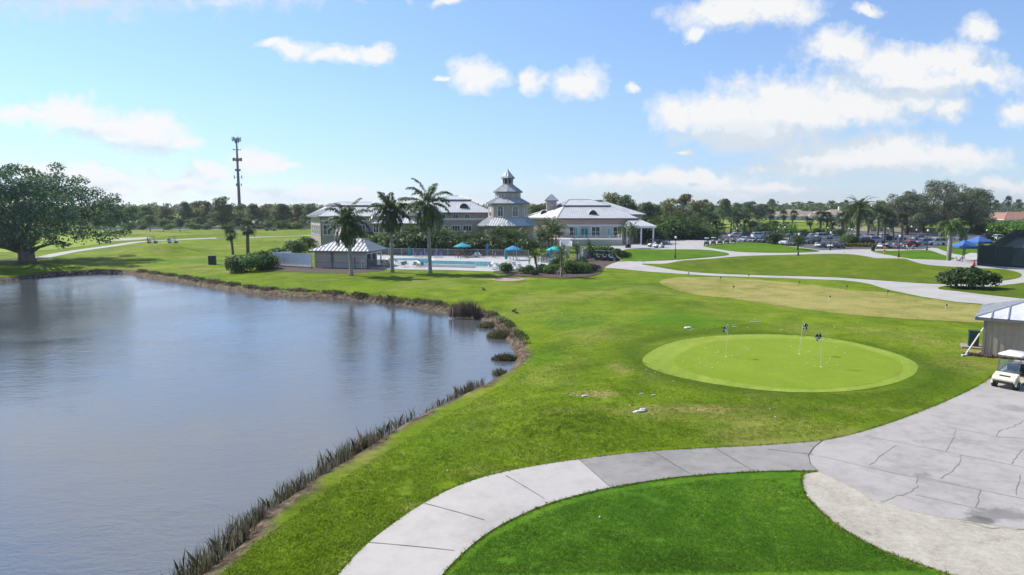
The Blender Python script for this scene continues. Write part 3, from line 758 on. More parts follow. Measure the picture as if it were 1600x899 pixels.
def royal_palm(label, h, seed, loc, rz, group, bend=(0, 0), L=3.7):
    rng = np.random.default_rng(seed); t_ = thing('royal_palm', label, 'palm tree', loc, rz, group)
    ht = h - 2.7 - 1.2; b = bend
    ringed_trunk(ht, .25, .17, b, .05, 12, 14, 1.7).build('trunk', M_PALMT, t_, True)
    mb = MB(); mb.path([(b[0], b[1], ht - .05), (b[0], b[1], ht + .4), (b[0], b[1], ht + 1.2), (b[0], b[1], ht + 1.5)], [.21, .23, .16, .08], 12)
    mb.build('crownshaft', simple('crownshaft', (.10, .135, .055), .45, var=.25), t_, True)
    feather_crown('crown', (b[0], b[1], ht + 1.3), 29, L, rng, F_PALM, t_, (1.45, -1.05), 1.4, 30, .90, .072, .8, .6)
    # old dry fronds hanging close to the trunk
    acc = []
    for k in range(4): frond(acc, (b[0], b[1], ht + 1.0), k * 1.7 + seed, -.75, L * .7, .75, 12, .5, .05, rng, .9, .4)
    rawmesh('dry_frond', np.array(acc).reshape(-1, 3), 4, F_DRY, t_)
    return t_

def sabal(label, seed, h, name='cabbage_palm', bend=(0, 0), nf=30, R=1.0, pet=.95, group=None, els=(1.45, -1.05)):
    rng = np.random.default_rng(seed); t_ = thing(name, label, 'palm tree', group=group)
    ringed_trunk(h - 1.2, .23, .19, bend, .03, 9, 9, 1.25).build('trunk', M_SABALT, t_, True)
    fan_crown('crown', (bend[0], bend[1], h - 1.3), nf, R, rng, F_SABAL, t_, pet, els)
    return t_

def date_palm(label, seed, h, L=4.9):
    rng = np.random.default_rng(seed); t_ = thing('date_palm', label, 'palm tree')
    ringed_trunk(h - 2.6, .46, .42, (0, 0), .03, 12, 12, 1.15).build('trunk', bark('date trunk', (.05, .042, .035), (.13, .11, .085), 5, rings=4), t_, True)
    mb = MB().lathe([(.40, h - 3.2), (.62, h - 2.7), (.45, h - 2.3), (.1, h - 2.0)], 12); mb.build('frond_base', M_SABALT, t_, True)
    feather_crown('crown', (0, 0, h - 2.5), 52, L, rng, F_DATE, t_, (1.5, -.65), 1.45, 22, .62, .060, .3, .35)
    return t_

def clump_palm(label, seed, h, name='areca_palm', stems=9, L=2.3, mat=None, spread=.9, group=None, nf=7):
    """several thin canes from one root, each with arching feather fronds"""
    rng = np.random.default_rng(seed); t_ = thing(name, label, 'palm', group=group); mb = MB(); acc = []
    for s in range(stems):
        a = s * 2.4; q = spread * math.sqrt((s + .5) / stems); hh = h * rng.uniform(.35, .72); ln = rng.uniform(.15, .5)
        x, y = math.cos(a) * q, math.sin(a) * q; tx, ty = x * (1 + ln), y * (1 + ln)
        mb.path([(x * .6, y * .6, -.1), (x, y, hh * .5), (tx, ty, hh)], [.06, .05, .035], 6)
        for k in range(nf):
            frond(acc, (tx, ty, hh - .05), k * 2.39996 + s, 1.35 - 1.25 * k / nf + rng.uniform(-.15, .15), L * rng.uniform(.75, 1.1), 1.3 * rng.uniform(.8, 1.3), 12, .5, .034, rng, .5, .12)
    mb.build('stem', bark('cane', (.12, .12, .06), (.26, .24, .13), 4, rings=6), t_, True)
    rawmesh('crown', np.array(acc).reshape(-1, 3), 4, mat or F_ARECA, t_)
    return t_

def small_date(label, seed, h, name='pygmy_date_palm', bend=(.15, 0), L=1.25, group=None, nf=26, mat=None):
    rng = np.random.default_rng(seed); t_ = thing(name, label, 'palm', group=group)
    ringed_trunk(h - .55, .11, .085, bend, .015, 9, 8, 1.4).build('trunk', M_SABALT, t_, True)
    feather_crown('crown', (bend[0], bend[1], h - .6), nf, L, rng, mat or F_ARECA, t_, (1.45, -.5), 1.5, 13, .30, .022, .35, .12)
    return t_

def shrub(label, seed, lobes, n, leaf, mat, name='shrub', group=None, cat='shrub'):
    rng = np.random.default_rng(seed); t_ = thing(name, label, cat, group=group); mb = MB(); rr = random.Random(seed)
    for l in lobes:
        mb.path([(l[0] * .3, l[1] * .3, -.1), (l[0] * .7, l[1] * .7, l[2] * .5), (l[0], l[1], l[2])], [.045, .035, .015], 5)
    mb.build('stem', M_BARKD, t_)
    C, N, S = lobe_leaves(lobes, n, rng, leaf, .5, .5); k = C[:, 2] > .02
    cards('foliage', C[k], N[k], S[k], mat, rng, .5, t_)
    return t_

def blades(name, base, hgt, rng, mat, parent=None, splay=.25, w=.018):
    """thin upright blades, each a narrow three-cornered face bent at the tip"""
    base = np.asarray(base, float); n = len(base); a = rng.random(n) * 2 * PI; hgt = np.asarray(hgt).reshape(-1, 1)
    out = np.stack([np.cos(a), np.sin(a), np.zeros(n)], 1); sp = splay * rng.random((n, 1)); b = rng.random(n) * 2 * PI
    sd_ = np.stack([np.cos(b), np.sin(b), np.zeros(n)], 1) * (w * (.6 + .8 * rng.random((n, 1))))
    up = np.array([[0, 0, 1.0]]); m = base + (up + out * sp * .6) * hgt * .6; tp = m + (up * .75 + out * sp * 2.2) * hgt * .45
    V = np.stack([base - sd_, base + sd_, m + sd_ * .7, tp, m - sd_ * .7], 1).reshape(-1, 3)
    return rawmesh(name, V, 5, mat, parent)

def reed_clump(label, seed, loc, rx, ry, h, n, mat, group=None, name='reed_clump', splay=.3, w=.022, extra=None):
    rng = np.random.default_rng(seed); a = rng.random(n) * 2 * PI; q = np.sqrt(rng.random(n))
    B = np.stack([np.cos(a) * q * rx, np.sin(a) * q * ry, np.full(n, -.15)], 1)
    t_ = blades(name, B, h * (1 - .55 * q ** 2) * (.6 + .55 * rng.random(n)), rng, mat, None, splay, w)
    t_.location = loc; return tag(t_, label, 'reeds', group)

def at_y(px, topy, y):
    """ground point straight below the pixel column at distance y, and the height of the pixel row there"""
    p = PY(px, topy, y); g = Vector((p.x, y, hz(p.x, y))); return g, p.z - g.z

def put(proto, hp, px, topy, y, label, rz=0.0, ws=1.0, first=None, group=None):
    g, h = at_y(px, topy, y); s = h / hp
    if proto.get('_used'): o = dup(proto, g, rz, label, group, (s * ws, s * ws, s))
    else:
        o = proto; o['_used'] = 1; o.location = g; o.rotation_euler = (0, 0, rz); o.scale = (s * ws, s * ws, s); o['label'] = label
        if group: o['group'] = group
    return o
# ================================================================== buildings
def zat(px, py, y): return PY(px, py, y).z
def xat(px, y, py=340): return PY(px, py, y).x

def metal_roof(name, col, spec=.5):
    if name in MATS: return MATS[name]
    m, t, out = nt(name); b = pb(t, out, Roughness=.42, Metallic=.25)
    pos = nd(t, 'NewGeometry').outputs['Position']; n1 = noise_(t, pos, .35, 5, .65); n2 = noise_(t, pos, 2.5, 5, .7)
    f = math_(t, 'ADD', math_(t, 'MULTIPLY', n1, .6), math_(t, 'MULTIPLY', n2, .4))
    t.links.new(ramp(t, f, [(.36, tuple(c * .80 for c in col)), (.5, col), (.66, tuple(min(.85, c * 1.08) for c in col))]), b.inputs['Base Color'])
    t.links.new(mapr(t, n2, .3, .7, .32, .55), b.inputs['Roughness'])
    MATS[name] = m; return m

def siding(name, col, board=.0, vertical=False, var=.1):
    if name in MATS: return MATS[name]
    m, t, out = nt(name); b = pb(t, out, Roughness=.75)
    tc = nd(t, 'TexCoord').outputs['Object']; n1 = noise_(t, tc, .5, 6, .65); n2 = noise_(t, tc, 7, 4, .7)
    f = math_(t, 'ADD', math_(t, 'MULTIPLY', n1, .6), math_(t, 'MULTIPLY', n2, .4))
    t.links.new(ramp(t, f, [(.33, tuple(c * (1 - var * 1.6) for c in col)), (.52, col), (.68, tuple(c * (1 + var) for c in col))]), b.inputs['Base Color'])
    if board:
        sx_ = nd(t, 'SeparateXYZ'); t.links.new(tc, sx_.inputs[0])
        v = math_(t, 'ADD', sx_.outputs[0], sx_.outputs[1]) if vertical else sx_.outputs[2]
        fr = math_(t, 'FRACT', math_(t, 'DIVIDE', v, board))
        h = math_(t, 'GREATER_THAN', fr, .1) if vertical else fr
        bp = nd(t, 'Bump'); bp.inputs['Strength'].default_value = .8; bp.inputs['Distance'].default_value = .03
        t.links.new(h, bp.inputs['Height']); t.links.new(bp.outputs[0], b.inputs['Normal'])
    MATS[name] = m; return m

def glass_mat(name, col=(.018, .022, .028), rough=.06):
    if name in MATS: return MATS[name]
    m, t, out = nt(name); b = pb(t, out, Roughness=rough); b.inputs['Specular IOR Level'].default_value = .7
    pos = nd(t, 'TexCoord').outputs['Object']; n = noise_(t, pos, 1.3, 3, .5)
    t.links.new(ramp(t, n, [(.35, col), (.65, tuple(c * 2.6 for c in col))]), b.inputs['Base Color']); MATS[name] = m; return m

R_CLUB = metal_roof('club roof metal', (.69, .675, .64)); R_SHED = metal_roof('shed roof metal', (.74, .725, .69)); R_RIB = metal_roof('roof seam metal', (.36, .375, .40))
W_TAUPE = siding('taupe stucco', (.43, .365, .315), .18); W_TAUPE2 = siding('brown taupe stucco', (.42, .32, .272), .18); W_LIGHT = siding('light stucco', (.50, .465, .42)); W_TRIM = simple('white trim', (.74, .73, .71), .55, var=.05); W_SHED = siding('shed boards', (.41, .325, .25), .42, True, .14)
W_GREYW = siding('pool house stucco', (.50, .435, .385), .0); W_FASC = simple('grey fascia', (.16, .155, .15), .6); W_VINYL = simple('white vinyl', (.76, .77, .79), .45, var=.04)
GLASS = glass_mat('dark glazing'); W_TEAL = simple('teal door paint', (.08, .34, .38), .5); SCREEN = simple('dark screen mesh', (.05, .045, .042), .8, var=.3)
W_HOUSE = [siding('house wall cream', (.62, .55, .45)), siding('house wall white', (.70, .67, .62))]
def tile_roof(name, col):
    m, t, out = nt(name); b = pb(t, out, Roughness=.85); tc = nd(t, 'TexCoord').outputs['Object']
    n = noise_(t, tc, .8, 6, .75); t.links.new(ramp(t, n, [(.33, tuple(c * .7 for c in col)), (.66, tuple(c * 1.2 for c in col))]), b.inputs['Base Color'])
    w = nd(t, 'TexWave'); w.inputs['Scale'].default_value = 2.5; t.links.new(tc, w.inputs['Vector']); bp = nd(t, 'Bump'); bp.inputs['Strength'].default_value = .5; t.links.new(w.outputs['Fac'], bp.inputs['Height']); t.links.new(bp.outputs[0], b.inputs['Normal']); return m
T_PALE = tile_roof('pale tile', (.40, .31, .23)); T_RED = tile_roof('red tile', (.34, .17, .12)); T_GREY = tile_roof('grey tile', (.33, .25, .20))

def plane(mb, a, b, c, d, gap=.6, rib=.045, mi=0, ri=1, rw=.03):
    """a roof plane: eave a-b, top d-c (c = d for a triangle), with raised seams running up the slope"""
    a, b, c, d = map(Vector, (a, b, c, d))
    tri = (c - d).length < 1e-3
    mb.add([a, b, c] if tri else [a, b, c, d], [(0, 1, 2)] if tri else [(0, 1, 2, 3)], mi)
    if not gap: return
    e = (b - a); L = e.length; e.normalize(); n = e.cross((d + c) * .5 - a); n.normalize()
    if n.z < 0: n = -n
    s = n.cross(e)
    if s.z < 0: s = -s
    pc, pd = ((c - a).dot(e), (c - a).dot(s)), ((d - a).dot(e), (d - a).dot(s)); h = max(pc[1], pd[1])
    k = max(1, int(L / gap)); 
    def ridge(t):
        if t < pd[0]: return pd[1] * t / pd[0]
        if t > pc[0]: return pc[1] * (L - t) / (L - pc[0])
        return h
    for i in range(k + 1):
        t = L * i / k; t = min(max(t, rw), L - rw); u = ridge(t)
        if u < .15: continue
        p0 = a + e * t; p1 = p0 + s * u; w = e * rw * .5; up = n * rib
        mb.add([p0 - w, p0 + w, p0 + w + up, p0 - w + up, p1 - w, p1 + w, p1 + w + up, p1 - w + up], [(0, 1, 2, 3), (1, 5, 6, 2), (2, 6, 7, 3), (3, 7, 4, 0), (5, 4, 7, 6)], ri)

def caps(mb, segs, r=.07, mi=1):
    for p, q in segs: mb.tube(p, q, r, r, 5, mi)

def hip(name, parent, ev, r1, r2, gap=.6, fascia=.28, mats=None, back=True, loc=None, rw=.03, rib=.045):
    """hip roof on eave corners ev (front-left, front-right, back-right, back-left) with ridge r1-r2"""
    mb = MB(); fl, fr, br, bl = map(Vector, ev); r1, r2 = Vector(r1), Vector(r2)
    plane(mb, fl, fr, r2, r1, gap, rib, rw=rw); plane(mb, fr, br, r2, r2, gap, rib, rw=rw); plane(mb, bl, fl, r1, r1, gap, rib, rw=rw); plane(mb, br, bl, r1, r2, gap, rib, rw=rw)
    caps(mb, [(fl, r1), (fr, r2), (br, r2), (bl, r1), (r1, r2)])
    dn = Vector((0, 0, -fascia)); q = [fl, fr, br, bl]
    mb.add([p + Vector((0, 0, -.004)) for p in q] + [p + dn for p in q], [(0, 4, 5, 1), (1, 5, 6, 2), (2, 6, 7, 3), (3, 7, 4, 0), (4, 7, 6, 5)], 2)
    return mb.build(name, mats or [R_CLUB, R_RIB, W_FASC], parent)

def window(parent, x, y, z, w, h, cols=2, rows=2, fr=.09, depth=.1, rz=0.0, pane=GLASS, frame=W_TRIM, name='window'):
    """a framed window on a wall that faces -y (turned by rz): frame with bars, pane behind"""
    mb = MB(); d = depth
    mb.box(0, 0, -fr, w + 2 * fr, d, fr).box(0, 0, h, w + 2 * fr, d, fr); mb.box(-w / 2 - fr / 2, 0, 0, fr, d, h).box(w / 2 + fr / 2, 0, 0, fr, d, h)
    for i in range(1, cols): mb.box(-w / 2 + w * i / cols, .01, 0, fr * .6, d * .6, h)
    for i in range(1, rows): mb.box(0, .012, h * i / rows - fr * .25, w, d * .55, fr * .5)
    o = mb.build(name, frame, parent, loc=(x, y, z), rz=rz); MB().box(0, .035, .001, w - .002, .02, h - .002).build('pane', pane, o); return o

def arched(parent, x, y, z, w, h, rz, round_=False):
    """a round-headed (or round) window with white surround, bars and dark glass"""
    n = 14
    def outl(k):
        if round_: return [(math.cos(i * 2 * PI / n) * (w / 2 + k), h / 2 + math.sin(i * 2 * PI / n) * (w / 2 + k)) for i in range(n)]
        a = [(-w / 2 - k, -k), (w / 2 + k, -k)]
        return a + [(math.cos(i * PI / n) * (w / 2 + k), h - w / 2 + math.sin(i * PI / n) * (w / 2 + k)) for i in range(n + 1)]
    mb = MB(); f = .16 if not round_ else .10; A, B = outl(f), outl(0); m = len(A)
    mb.add([(x_, -.10, z_) for x_, z_ in A] + [(x_, -.10, z_) for x_, z_ in B] + [(x_, .02, z_) for x_, z_ in A] + [(x_, .02, z_) for x_, z_ in B],
           [(i, (i + 1) % m, m + (i + 1) % m, m + i) for i in range(m)] + [(i, 2 * m + i, 2 * m + (i + 1) % m, (i + 1) % m) for i in range(m)] + [(m + i, m + (i + 1) % m, 3 * m + (i + 1) % m, 3 * m + i) for i in range(m)])
    mb.box(0, -.05, h * .02 if not round_ else h / 2 - w / 2, .07, .05, h * .94 if not round_ else w); mb.box(0, -.045, h * .55 if not round_ else h / 2 - .03, w, .05, .07)
    o = mb.build('window', W_TRIM, parent, loc=(x, y, z), rz=rz)
    g = MB(); g.add([(x_, -.015, z_) for x_, z_ in B], [tuple(range(m))]); g.build('pane', GLASS, o); return o

def octo(R, n=8, a0=-PI / 2): return [(R * math.cos(a0 + i * 2 * PI / n), R * math.sin(a0 + i * 2 * PI / n)) for i in range(n)]
def ringroof(mb, R0_, z0, R1_, z1, n=8, gap=.55, a0=-PI / 2, c=(0, 0)):
    A, B = octo(R0_, n, a0), octo(R1_, n, a0)
    for i in range(n):
        j = (i + 1) % n; p, q = (A[i][0] + c[0], A[i][1] + c[1], z0), (A[j][0] + c[0], A[j][1] + c[1], z0)
        r, s = (B[j][0] + c[0], B[j][1] + c[1], z1), (B[i][0] + c[0], B[i][1] + c[1], z1)
        plane(mb, p, q, r, s, gap, .09, rw=.12); mb.tube(p, s, .06, .06, 5, 1)
    mb.add([(x + c[0], y + c[1], z0 - .003) for x, y in A] + [(x + c[0], y + c[1], z0 - .25) for x, y in A], [(i, n + i, n + (i + 1) % n, (i + 1) % n) for i in range(n)] + [tuple(range(2 * n - 1, n - 1, -1))], 2)

club = thing('clubhouse', 'sprawling taupe clubhouse with pale metal hip roofs and octagonal tower behind the pool', 'clubhouse', (0, 175, 0))
def cw(v): return (v[0], v[1] - 175, v[2]) if len(v) == 3 else (v[0], v[1] - 175)
RM = [R_CLUB, R_RIB, W_FASC]
def wallpoly(name, pts, z0, z1, mat, zt=None):
    return MB().prism([cw(p) for p in pts], z0, z1).build(name, mat, club)
# ---- left wing with its skewed end wall
yA, yB = 168.0, 181.0; zE = zat(500, 338, yA)
A, B, Fr, Bk = (xat(501, yA), yA), (xat(485.5, yB), yB), (xat(622, yA), yA), (xat(622, yA) + 1, 188)
Bb = (xat(485.5, yB) + 2, 188)
wallpoly('wall', [A, Fr, Bk, Bb, B], -.3, zE, W_TAUPE)
mb = MB(); o_ = .9; zr = zat(555, 316, 178); zm = zat(540, 323.5, 172.5)
eA, eB, eF, eBr, eBl = (A[0] - .5, A[1] - o_, zE), (B[0] - 1.0, B[1], zE), (Fr[0] + o_, Fr[1] - o_, zE), (Bk[0] + o_, Bk[1] + o_, zE), (Bb[0] - o_, Bb[1] + o_, zE)
mA, mB_, mF, mBr, mBl = [(x, y, zm) for x, y in ((xat(519, 173), 173), (xat(509, 179), 179), (xat(604, 173), 173), (xat(604, 173) + .5, 184), (xat(512, 184), 184))]
r1, r2 = (xat(531, 178), 178, zr), (xat(582, 178), 178, zr)
for a, b, c, d in ((eA, eF, mF, mA), (eB, eA, mA, mB_), (eBl, eB, mB_, mBl), (eF, eBr, mBr, mF), (eBr, eBl, mBl, mBr)): plane(mb, cw(a), cw(b), cw(c), cw(d), .6)
up = .45
lift = lambda p: (p[0], p[1], p[2] + up)
mid = [mA, mF, mBr, mBl, mB_]
mb.add([cw(p) for p in mid] + [cw(lift(p)) for p in mid], [(i, (i + 1) % 5, 5 + (i + 1) % 5, 5 + i) for i in range(5)], 2)
for a, b, c, d in ((lift(mA), lift(mF), r2, r1), (lift(mB_), lift(mA), r1, r1), (lift(mBl), lift(mB_), r1, r1), (lift(mF), lift(mBr), r2, r2), (lift(mBr), lift(mBl), r1, r2)): plane(mb, cw(a), cw(b), cw(c), cw(d), .6)
caps(mb, [(cw(p), cw(q)) for p, q in ((eA, mA), (eB, mB_), (eF, mF), (lift(mA), r1), (lift(mB_), r1), (lift(mF), r2), (r1, r2))])
ev = [eA, eF, eBr, eBl, eB]; mb.add([cw(p) for p in ev] + [cw((p[0], p[1], p[2] - .35)) for p in ev], [(i, 5 + i, 5 + (i + 1) % 5, (i + 1) % 5) for i in range(5)] + [(9, 8, 7, 6, 5)], 2)
mb.build('roof', RM, club)
sk = math.atan2(A[1] - B[1], A[0] - B[0])
for k in range(4):
    u = .16 + .23 * k; window(club, B[0] + (A[0] - B[0]) * u, B[1] + (A[1] - B[1]) * u - 175 - .06, 2.9, 1.5, 2.3, 2, 2, .14, .16, sk)
zw0, zw1 = zat(510, 368, yA), zat(510, 353.5, yA)
for px, w in ((510.5, 1.7), (525, 1.4), (541, 1.4), (556, 1.5), (566, 1.3), (604, 1.4)): window(club, xat(px, yA), yA - 175 - .06, zw0 + .2, w, zw1 - zw0, 2, 2, .16, .16)
MB().box((A[0] + Fr[0]) / 2, yA - 175 - .05, zE - 1.25, Fr[0] - A[0] + .1, .12, .28).build('trim_band', W_TRIM, club)
MB().tube((A[0], A[1] - 175 - .05, 0), (A[0], A[1] - 175 - .05, zE - .4), .1, .1, 8).build('downpipe', W_FASC, club)
# ---- small projecting wing
yS = 162; zS = zat(600, 349, yS); x0, x1 = xat(584, yS), xat(648, yS)
wallpoly('wall', [(x0, yS), (x1, yS), (x1, yA - .01), (x0, yA - .01)], -.3, zS, W_TAUPE)
hip('roof', club, [cw((x0 - .7, yS - .8, zS)), cw((x1 + .7, yS - .8, zS)), cw((x1 + .7, yA + 6, zS)), cw((x0 - .7, yA + 6, zS))], cw((x0 + 4, yA - .6, zat(605, 338, yA))), cw((x1 - 4, yA - .6, zat(605, 338, yA))), .6)
for px in (587, 604, 622): window(club, xat(px, yS), yS - 175 - .06, zat(px, 363, yS), 1.1, 1.9, 2, 2, .16, .16)
# ---- centre wing, two storeys
yC = 172; zC = zat(720, 332, yC); x0, x1 = xat(655, yC), xat(770, yC); yCb = 188
wallpoly('wall', [(x0, yC), (x1, yC), (x1, yCb), (x0, yCb)], -.3, zC, W_TAUPE2)
zmid, zrd = zat(700, 314.5, 176), zat(708, 306, 180)
mb = MB(); e = [(x0 - .8, yC - .9, zC), (x1 + .3, yC - .9, zC), (x1 + .3, yCb + .9, zC), (x0 - .8, yCb + .9, zC)]; mx0, mx1 = xat(688, 176), xat(734, 176)
m_ = [(mx0, 177, zmid), (mx1, 177, zmid), (mx1, 184, zmid), (mx0, 184, zmid)]; rr1, rr2 = (xat(700, 180), 180.5, zrd), (xat(717, 180), 180.5, zrd)
for i in range(4): plane(mb, cw(e[i]), cw(e[(i + 1) % 4]), cw(m_[(i + 1) % 4]), cw(m_[i]), .6)
mb.add([cw(p) for p in m_] + [cw(lift(p)) for p in m_], [(i, (i + 1) % 4, 4 + (i + 1) % 4, 4 + i) for i in range(4)], 2)
l_ = [lift(p) for p in m_]; plane(mb, cw(l_[0]), cw(l_[1]), cw(rr2), cw(rr1), .6); plane(mb, cw(l_[1]), cw(l_[2]), cw(rr2), cw(rr2), .6); plane(mb, cw(l_[3]), cw(l_[0]), cw(rr1), cw(rr1), .6); plane(mb, cw(l_[2]), cw(l_[3]), cw(rr1), cw(rr2), .6)
caps(mb, [(cw(e[i]), cw(m_[i])) for i in range(4)] + [(cw(l_[0]), cw(rr1)), (cw(l_[1]), cw(rr2)), (cw(rr1), cw(rr2))])
mb.add([cw(p) for p in e] + [cw((p[0], p[1], p[2] - .35)) for p in e], [(i, 4 + i, 4 + (i + 1) % 4, (i + 1) % 4) for i in range(4)] + [(7, 6, 5, 4)], 2)
mb.build('roof', RM, club)
MB().box((x0 + x1) / 2, yC - 175 - .06, zat(720, 344, yC), x1 - x0 + .1, .14, .42).build('trim_band', W_TRIM, club)
for px in (712, 730, 692): window(club, xat(px, yC), yC - 175 - .06, zat(px, 341.5, yC), 1.15, .95, 2, 1, .1, .16)
for px, w in ((696.5, 1.1), (712.5, 1.8), (730, 2.0)): window(club, xat(px, yC), yC - 175 - .06, zat(px, 361, yC), w, 1.3, 3, 1, .18, .16)
def eyebrow(px, py, y, w, h, dep):
    """a half-round dormer sunk in the roof slope: barrel and dark louvred face"""
    n = 12; cx_, z0 = xat(px, y, py), zat(px, py, y); mb = MB(); pr = [(-math.cos(i * PI / n) * w / 2, math.sin(i * PI / n) * h) for i in range(n + 1)]
    mb.add([(x, 0, z) for x, z in pr] + [(x, dep, z) for x, z in pr], [(i, i + 1, n + 2 + i, n + 1 + i) for i in range(n)])
    o = mb.build('dormer', R_CLUB, club, True, loc=(cx_, y - 175, z0))
    f = MB(); f.add([(x * .9, .12, z * .9) for x, z in pr], [tuple(range(n + 1))]); f.build('louvre', SCREEN, o)
eyebrow(725, 326.5, 173.2, 2.3, 1.35, 3.5)
# ---- octagonal tower
yT, pT = 170, 793.6; cT = (xat(pT, yT), yT - 175); zt = lambda py: zat(pT, py, yT); k_ = yT / F_PX
tw = MB().prism([(x + cT[0], y + cT[1]) for x, y in octo(31 * k_)], 0, zt(317)).build('wall', W_TAUPE, club)
MB().prism([(x + cT[0], y + cT[1]) for x, y in octo(40 * k_)], -.3, zt(352.3)).build('wall', W_TAUPE2, club)
mb = MB(); ringroof(mb, 48.5 * k_, zt(352), 30.9 * k_, zt(339.5), 8, .6, c=cT); mb.build('roof', RM, club)
mb = MB(); ringroof(mb, 34.2 * k_, zt(318), 19 * k_, zt(309.5), 8, .5, c=cT); mb.build('roof', RM, club)
MB().prism([(x + cT[0], y + cT[1]) for x, y in octo(19.8 * k_)], zt(312), zt(299.6)).build('lantern', W_TAUPE, club)
mb = MB(); ringroof(mb, 22.8 * k_, zt(300), 7.5 * k_, zt(288.5), 8, .4, c=cT); mb.build('roof', RM, club)
cp = MB().prism([(x + cT[0], y + cT[1]) for x, y in octo(7.9 * k_)], zt(290), zt(278)).build('cupola', W_TAUPE, club)
mb = MB(); ringroof(mb, 10.4 * k_, zt(278.5), .02, zt(266), 8, .5, c=cT); mb.lathe([(.12, zt(266) - .3), (.1, zt(266)), (.02, zt(266) + .5)], 8, (cT[0], cT[1], 0), mi=1); mb.build('roof', RM, club)
mb = MB()
for i in range(8):
    a = -PI / 2 + (i + .5) * PI / 4; R_ = 7.9 * k_ * math.cos(PI / 8) + .03; mb.box(cT[0] + R_ * math.cos(a), cT[1] + R_ * math.sin(a), zt(287), .62, .05, 1.35, a + PI / 2)
mb.build('louvre', SCREEN, cp)
for i in range(8):
    a = -PI / 2 + (i + .5) * PI / 4; R_ = 31 * k_ * math.cos(PI / 8) + .03
    if math.sin(a) < .3: arched(club, cT[0] + R_ * math.cos(a), cT[1] + R_ * math.sin(a), zt(337.5), 1.35, 2.5, a + PI / 2)
    R_ = 19.8 * k_ * math.cos(PI / 8) + .03
    if math.sin(a) < .3: arched(club, cT[0] + R_ * math.cos(a), cT[1] + R_ * math.sin(a), zt(308.6), .82, .82, a + PI / 2, True)
# ---- right wing
yR = 182; zR = zat(930, 341, yR); v = [(xat(871, yR), yR), (xat(990, yR), yR), (xat(990, yR), 204), (xat(824, 194), 204), (xat(827, 194), 194)]
wallpoly('wall', v, -.3, zR, W_TAUPE2)
zm, zr = zat(900, 323.5, 187), zat(900, 312, 192)
e = [(v[0][0] - .2, yR - .9, zR), (v[1][0] + .9, yR - .9, zR), (v[2][0] + .9, 205, zR), (v[3][0] - .9, 205, zR), (v[4][0] - .9, 193.4, zR)]
m_ = [(xat(881, 188), 188, zm), (xat(954, 188), 188, zm), (xat(950, 198), 199, zm), (xat(868, 198), 199, zm), (xat(866, 195), 195.5, zm)]
r1, r2 = (xat(889, 193), 193, zr), (xat(921, 193), 193, zr); mb = MB()
for i in range(5): plane(mb, cw(e[i]), cw(e[(i + 1) % 5]), cw(m_[(i + 1) % 5]), cw(m_[i]), .6)
mb.add([cw(p) for p in m_] + [cw(lift(p)) for p in m_], [(i, (i + 1) % 5, 5 + (i + 1) % 5, 5 + i) for i in range(5)], 2)
l_ = [lift(p) for p in m_]; plane(mb, cw(l_[0]), cw(l_[1]), cw(r2), cw(r1), .6); plane(mb, cw(l_[1]), cw(l_[2]), cw(r2), cw(r2), .6); plane(mb, cw(l_[2]), cw(l_[3]), cw(r1), cw(r2), .6); plane(mb, cw(l_[3]), cw(l_[4]), cw(r1), cw(r1), .6); plane(mb, cw(l_[4]), cw(l_[0]), cw(r1), cw(r1), .6)
caps(mb, [(cw(e[i]), cw(m_[i])) for i in range(5)] + [(cw(l_[i]), cw(r1 if i in (0, 3, 4) else r2)) for i in range(5)] + [(cw(r1), cw(r2))], .11)
mb.add([cw(p) for p in e] + [cw((p[0], p[1], p[2] - .4)) for p in e], [(i, 5 + i, 5 + (i + 1) % 5, (i + 1) % 5) for i in range(5)] + [(9, 8, 7, 6, 5)], 2)
mb.build('roof', RM, club)
eyebrow(926.5, 336.5, 183.2, 2.3, 1.35, 3.5); eyebrow(850, 334.5, 190.0, 2.0, 1.1, 3.0)
zF = zat(920, 371.5, yR)
MB().box((xat(886, yR) + xat(976, yR)) / 2, yR - 175 - .06, zat(920, 353, yR), xat(976, yR) - xat(886, yR), .16, .3).build('trim_band', W_TRIM, club)
MB().box((xat(874, yR) + xat(989, yR)) / 2, yR - 175 - .03, zF - .6, xat(989, yR) - xat(874, yR) - .1, .08, zat(920, 353.4, yR) - zF + .6).build('wall', W_LIGHT, club)
for px, w in ((896.5, 2.1), (931, 2.1), (965, 2.1)): window(club, xat(px, yR), yR - 175 - .12, zF + .25, w, 2.55, 2, 2, .17, .16)
window(club, xat(901, yR), yR - 175 - .2, zF + .3, .75, 2.4, 1, 1, .08, .1, pane=W_TEAL)
dr_ = MB().box(0, 0, 0, 2.0, .12, 2.7).build('door', W_TEAL, club, loc=(xat(913.5, yR), yR - 175 - .12, zF))
for s in (-1, 1): MB().box(s * .48, -.07, .35, .5, .02, 1.9).build('pane', GLASS, dr_)
# back block with lower hip
yK = 200; zK = zat(990, 335, yK); x0, x1 = xat(935, yK), xat(1003, yK)
wallpoly('wall', [(x0, yK), (x1, yK), (x1, yK + 14), (x0, yK + 14)], -.3, zK, W_TAUPE)
hip('roof', club, [cw((x0 - 1, yK - 1, zK)), cw((x1 + 1, yK - 1, zK)), cw((x1 + 1, yK + 15, zK)), cw((x0 - 1, yK + 15, zK))], cw((x0 - .2, yK + 7, zat(930, 315.5, yK + 7))), cw((xat(947, yK + 7), yK + 7, zat(930, 315.5, yK + 7))), .6)
